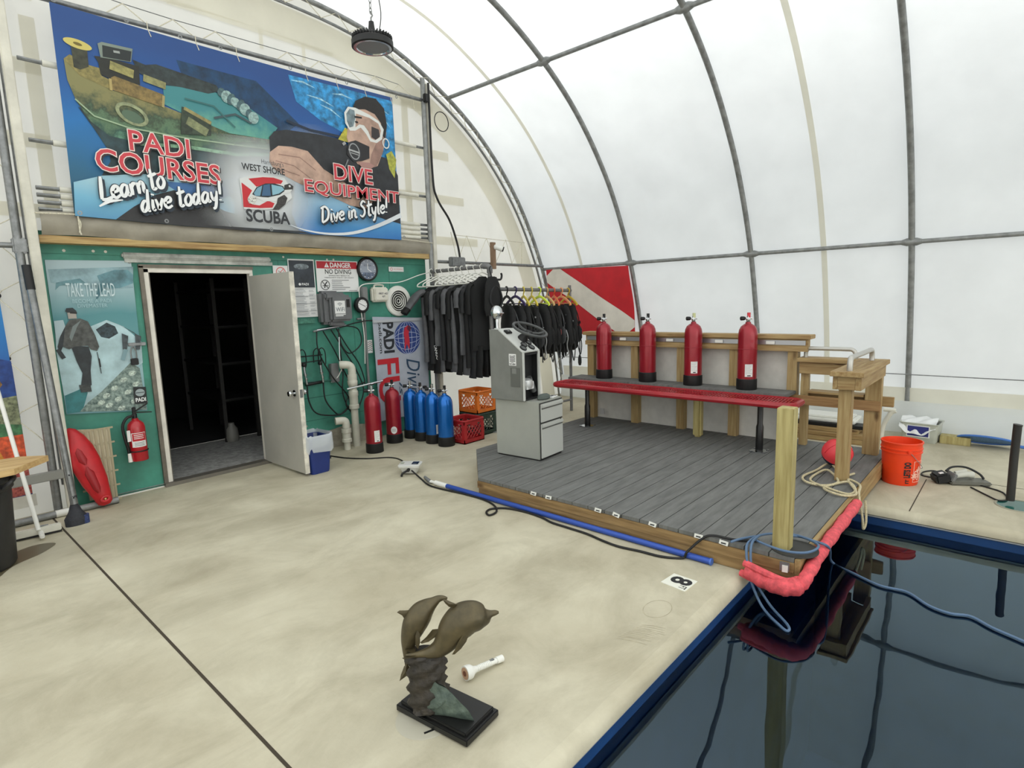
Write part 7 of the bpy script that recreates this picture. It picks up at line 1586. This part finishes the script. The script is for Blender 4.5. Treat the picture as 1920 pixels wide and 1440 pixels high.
def fin(b, tri, d0, d1, mat, th=0.006):
    # thin lens shaped fin: outline in the statue plane, thick in the middle
    n = len(tri); cx = sum(p[0] for p in tri) / n; cz = sum(p[1] for p in tri) / n
    v = [(x, d0 + (d1 - d0) * i / max(n - 1, 1), z) for i, (x, z) in enumerate(tri)] + [(cx, (d0 + d1) / 2 - th, cz), (cx, (d0 + d1) / 2 + th, cz)]
    f = [(i, (i + 1) % n, n) for i in range(n)] + [((i + 1) % n, i, n + 1) for i in range(n)]
    b.add(v, f, mat, True)
px = 0.00255 / 4.237
# right-hand dolphin
c1 = [(0.22,0.428),(0.207,0.428),(0.186,0.425),(0.168,0.42),(0.143,0.421),(0.108,0.422),(0.072,0.41),(0.041,0.381),(0.014,0.341),(-0.018,0.307),(-0.053,0.292),(-0.088,0.288),(-0.123,0.287),(-0.153,0.289)]
r1 = [v * px for v in (8, 17, 26, 58, 88, 104, 112, 104, 84, 62, 42, 26, 16, 10)]
b = MB(); body(b, S3(c1, -0.02), r1, BRZ); d1 = b.build('right_dolphin', t, sharp=80)
b = MB(); fin(b, [(0.001,0.507),(0.014,0.506),(0.031,0.495),(0.058,0.48),(0.044,0.467),(0.025,0.473),(0.011,0.489)], -0.02, -0.02, BRZ, 0.007); b.build('dorsal_fin', d1)
b = MB(); fin(b, [(0.093,0.402),(0.095,0.375),(0.084,0.349),(0.063,0.324),(0.037,0.305),(0.026,0.307),(0.038,0.327),(0.052,0.358),(0.071,0.388)], -0.065, -0.085, BRZ, 0.009); b.build('flipper', d1)
b = MB(); fin(b, [(0.001,0.38),(-0.021,0.351),(-0.062,0.323),(-0.09,0.315),(-0.096,0.318),(-0.071,0.335),(-0.045,0.362)], -0.01, 0.02, BRZ, 0.006); b.build('flipper', d1)
b = MB(); fin(b, [(-0.118,0.298),(-0.142,0.294),(-0.166,0.292),(-0.163,0.283),(-0.138,0.278),(-0.111,0.279)], -0.05, -0.02, BRZ, 0.005); fin(b, [(-0.118,0.292),(-0.138,0.291),(-0.157,0.297),(-0.152,0.29),(-0.133,0.282),(-0.111,0.283)], -0.02, 0.05, BRZ, 0.005); b.build('tail_fluke', d1)
# left-hand dolphin
c2 = [(0.02,0.474),(0.005,0.478),(-0.015,0.476),(-0.035,0.464),(-0.06,0.447),(-0.084,0.425),(-0.107,0.393),(-0.124,0.358),(-0.139,0.316),(-0.148,0.274),(-0.153,0.237),(-0.156,0.205)]
r2 = [v * px for v in (8, 16, 24, 36, 58, 78, 84, 76, 58, 38, 22, 12)]
b = MB(); body(b, S3(c2, 0.045), r2, BRZ); d2 = b.build('left_dolphin', t, sharp=80)
b = MB(); fin(b, [(-0.182,0.437),(-0.171,0.444),(-0.151,0.442),(-0.125,0.441),(-0.131,0.415),(-0.152,0.403),(-0.162,0.421)], 0.045, 0.045, BRZ, 0.008); b.build('dorsal_fin', d2)
b = MB(); fin(b, [(-0.103,0.382),(-0.094,0.359),(-0.095,0.327),(-0.105,0.302),(-0.114,0.324),(-0.112,0.362)], 0.0, -0.015, BRZ, 0.008); b.build('flipper', d2)
b = MB(); fin(b, [(-0.155,0.221),(-0.145,0.203),(-0.139,0.179),(-0.16,0.156),(-0.189,0.134),(-0.182,0.159),(-0.168,0.19)], 0.03, 0.06, BRZ, 0.006); b.build('tail_fluke', d2)
# rock column and breaking wave
q = [(-0.084,0.28),(-0.08,0.255),(-0.074,0.221),(-0.076,0.183),(-0.078,0.145),(-0.073,0.105),(-0.07,0.066),(-0.069,0.037)]
hw = [v * px for v in (95, 118, 125, 122, 118, 128, 135, 130)]
b = MB(); random.seed(11)
secs = []
for i, ((x, z), h) in enumerate(zip(q, hw)): secs.append(((x, 0.01, z), h, h * 0.8))
zb = 0.0435
verts = []; n = 20
allsec = secs
for j in range(len(allsec) * 3 - 2):
    f_ = j / 3; i = int(f_); g = f_ - i; A = allsec[i]; B = allsec[min(i + 1, len(allsec) - 1)]
    cx = A[0][0] + (B[0][0] - A[0][0]) * g; z = A[0][2] + (B[0][2] - A[0][2]) * g; h = A[1] + (B[1] - A[1]) * g; dpt = A[2] + (B[2] - A[2]) * g
    for k_ in range(n):
        a = 2 * math.pi * k_ / n; w = 1 + 0.13 * math.sin(a * 3 + j * 1.3) + 0.07 * math.sin(a * 5 - j * 2.1)
        verts.append((cx + h * w * math.cos(a), 0.01 + dpt * w * math.sin(a), max(z, zb)))
m_ = len(allsec) * 3 - 2
fcs = [(j * n + k_, j * n + (k_ + 1) % n, (j + 1) * n + (k_ + 1) % n, (j + 1) * n + k_) for j in range(m_ - 1) for k_ in range(n)] + [tuple(range(n)), tuple((m_ - 1) * n + k_ for k_ in range(n))]
b.add(verts, fcs, BRD, True); b.build('rock', t, sharp=80)
# the wave: a ridge falling from the rock to a point at the front corner of the plinth
tipw = [(1.377,1.494,0.05)]
inv = Matrix.Rotation(R(39.84), 4, 'Z') @ Matrix.Translation((-1.375, -1.645, -0.004))
tip = [inv @ Vector(p) for p in tipw]
ridge = S3([(-0.068,0.201)], -0.02) + S3([(-0.045,0.174)], -0.04) + S3([(-0.011,0.164)], -0.055) + S3([(0.017,0.142)], -0.075) + S3([(0.053,0.112)], -0.1) + S3([(0.078,0.09)], -0.115)
foot_l = [inv @ Vector(p) for p in [(1.329,1.814,0.05),(1.3,1.768,0.05),(1.281,1.717,0.05),(1.286,1.669,0.05),(1.311,1.624,0.05),(1.337,1.565,0.05)]]
b = MB(); nr = 18
rp_ = smooth([Vector(p) for p in ridge] + [tip[0]], 4); lp_ = smooth([Vector(p) for p in foot_l] + [tip[0] + Vector((0, 0, -0.004))], 4)
def wv(u, v):
    i = min(int(u * (len(rp_) - 1)), len(rp_) - 1)
    A, B = rp_[i], lp_[min(int(u * (len(lp_) - 1)), len(lp_) - 1)]
    p = A.lerp(Vector((B.x, B.y, max(0.0435, B.z - 0.002))), v)
    s = (1 - u) * math.sin(v * math.pi)
    return (p.x, p.y - 0.03 * s + 0.006 * math.sin(u * 17 + v * 6) * (1 - u), p.z + 0.006 * math.sin(u * 13 + v * 9) * (1 - u))
b.grid(wv, 26, 10, BRT)
def wv2(u, v):
    i = min(int(u * (len(rp_) - 1)), len(rp_) - 1); A = rp_[i]
    B = Vector((A.x + 0.03 * (1 - u), A.y + 0.05 * (1 - u), 0.0435)); p = A.lerp(B, v)
    return (p.x, p.y + 0.02 * math.sin(v * math.pi) * (1 - u), p.z)
b.grid(wv2, 26, 6, BRT)
b.build('wave', t, sharp=80)
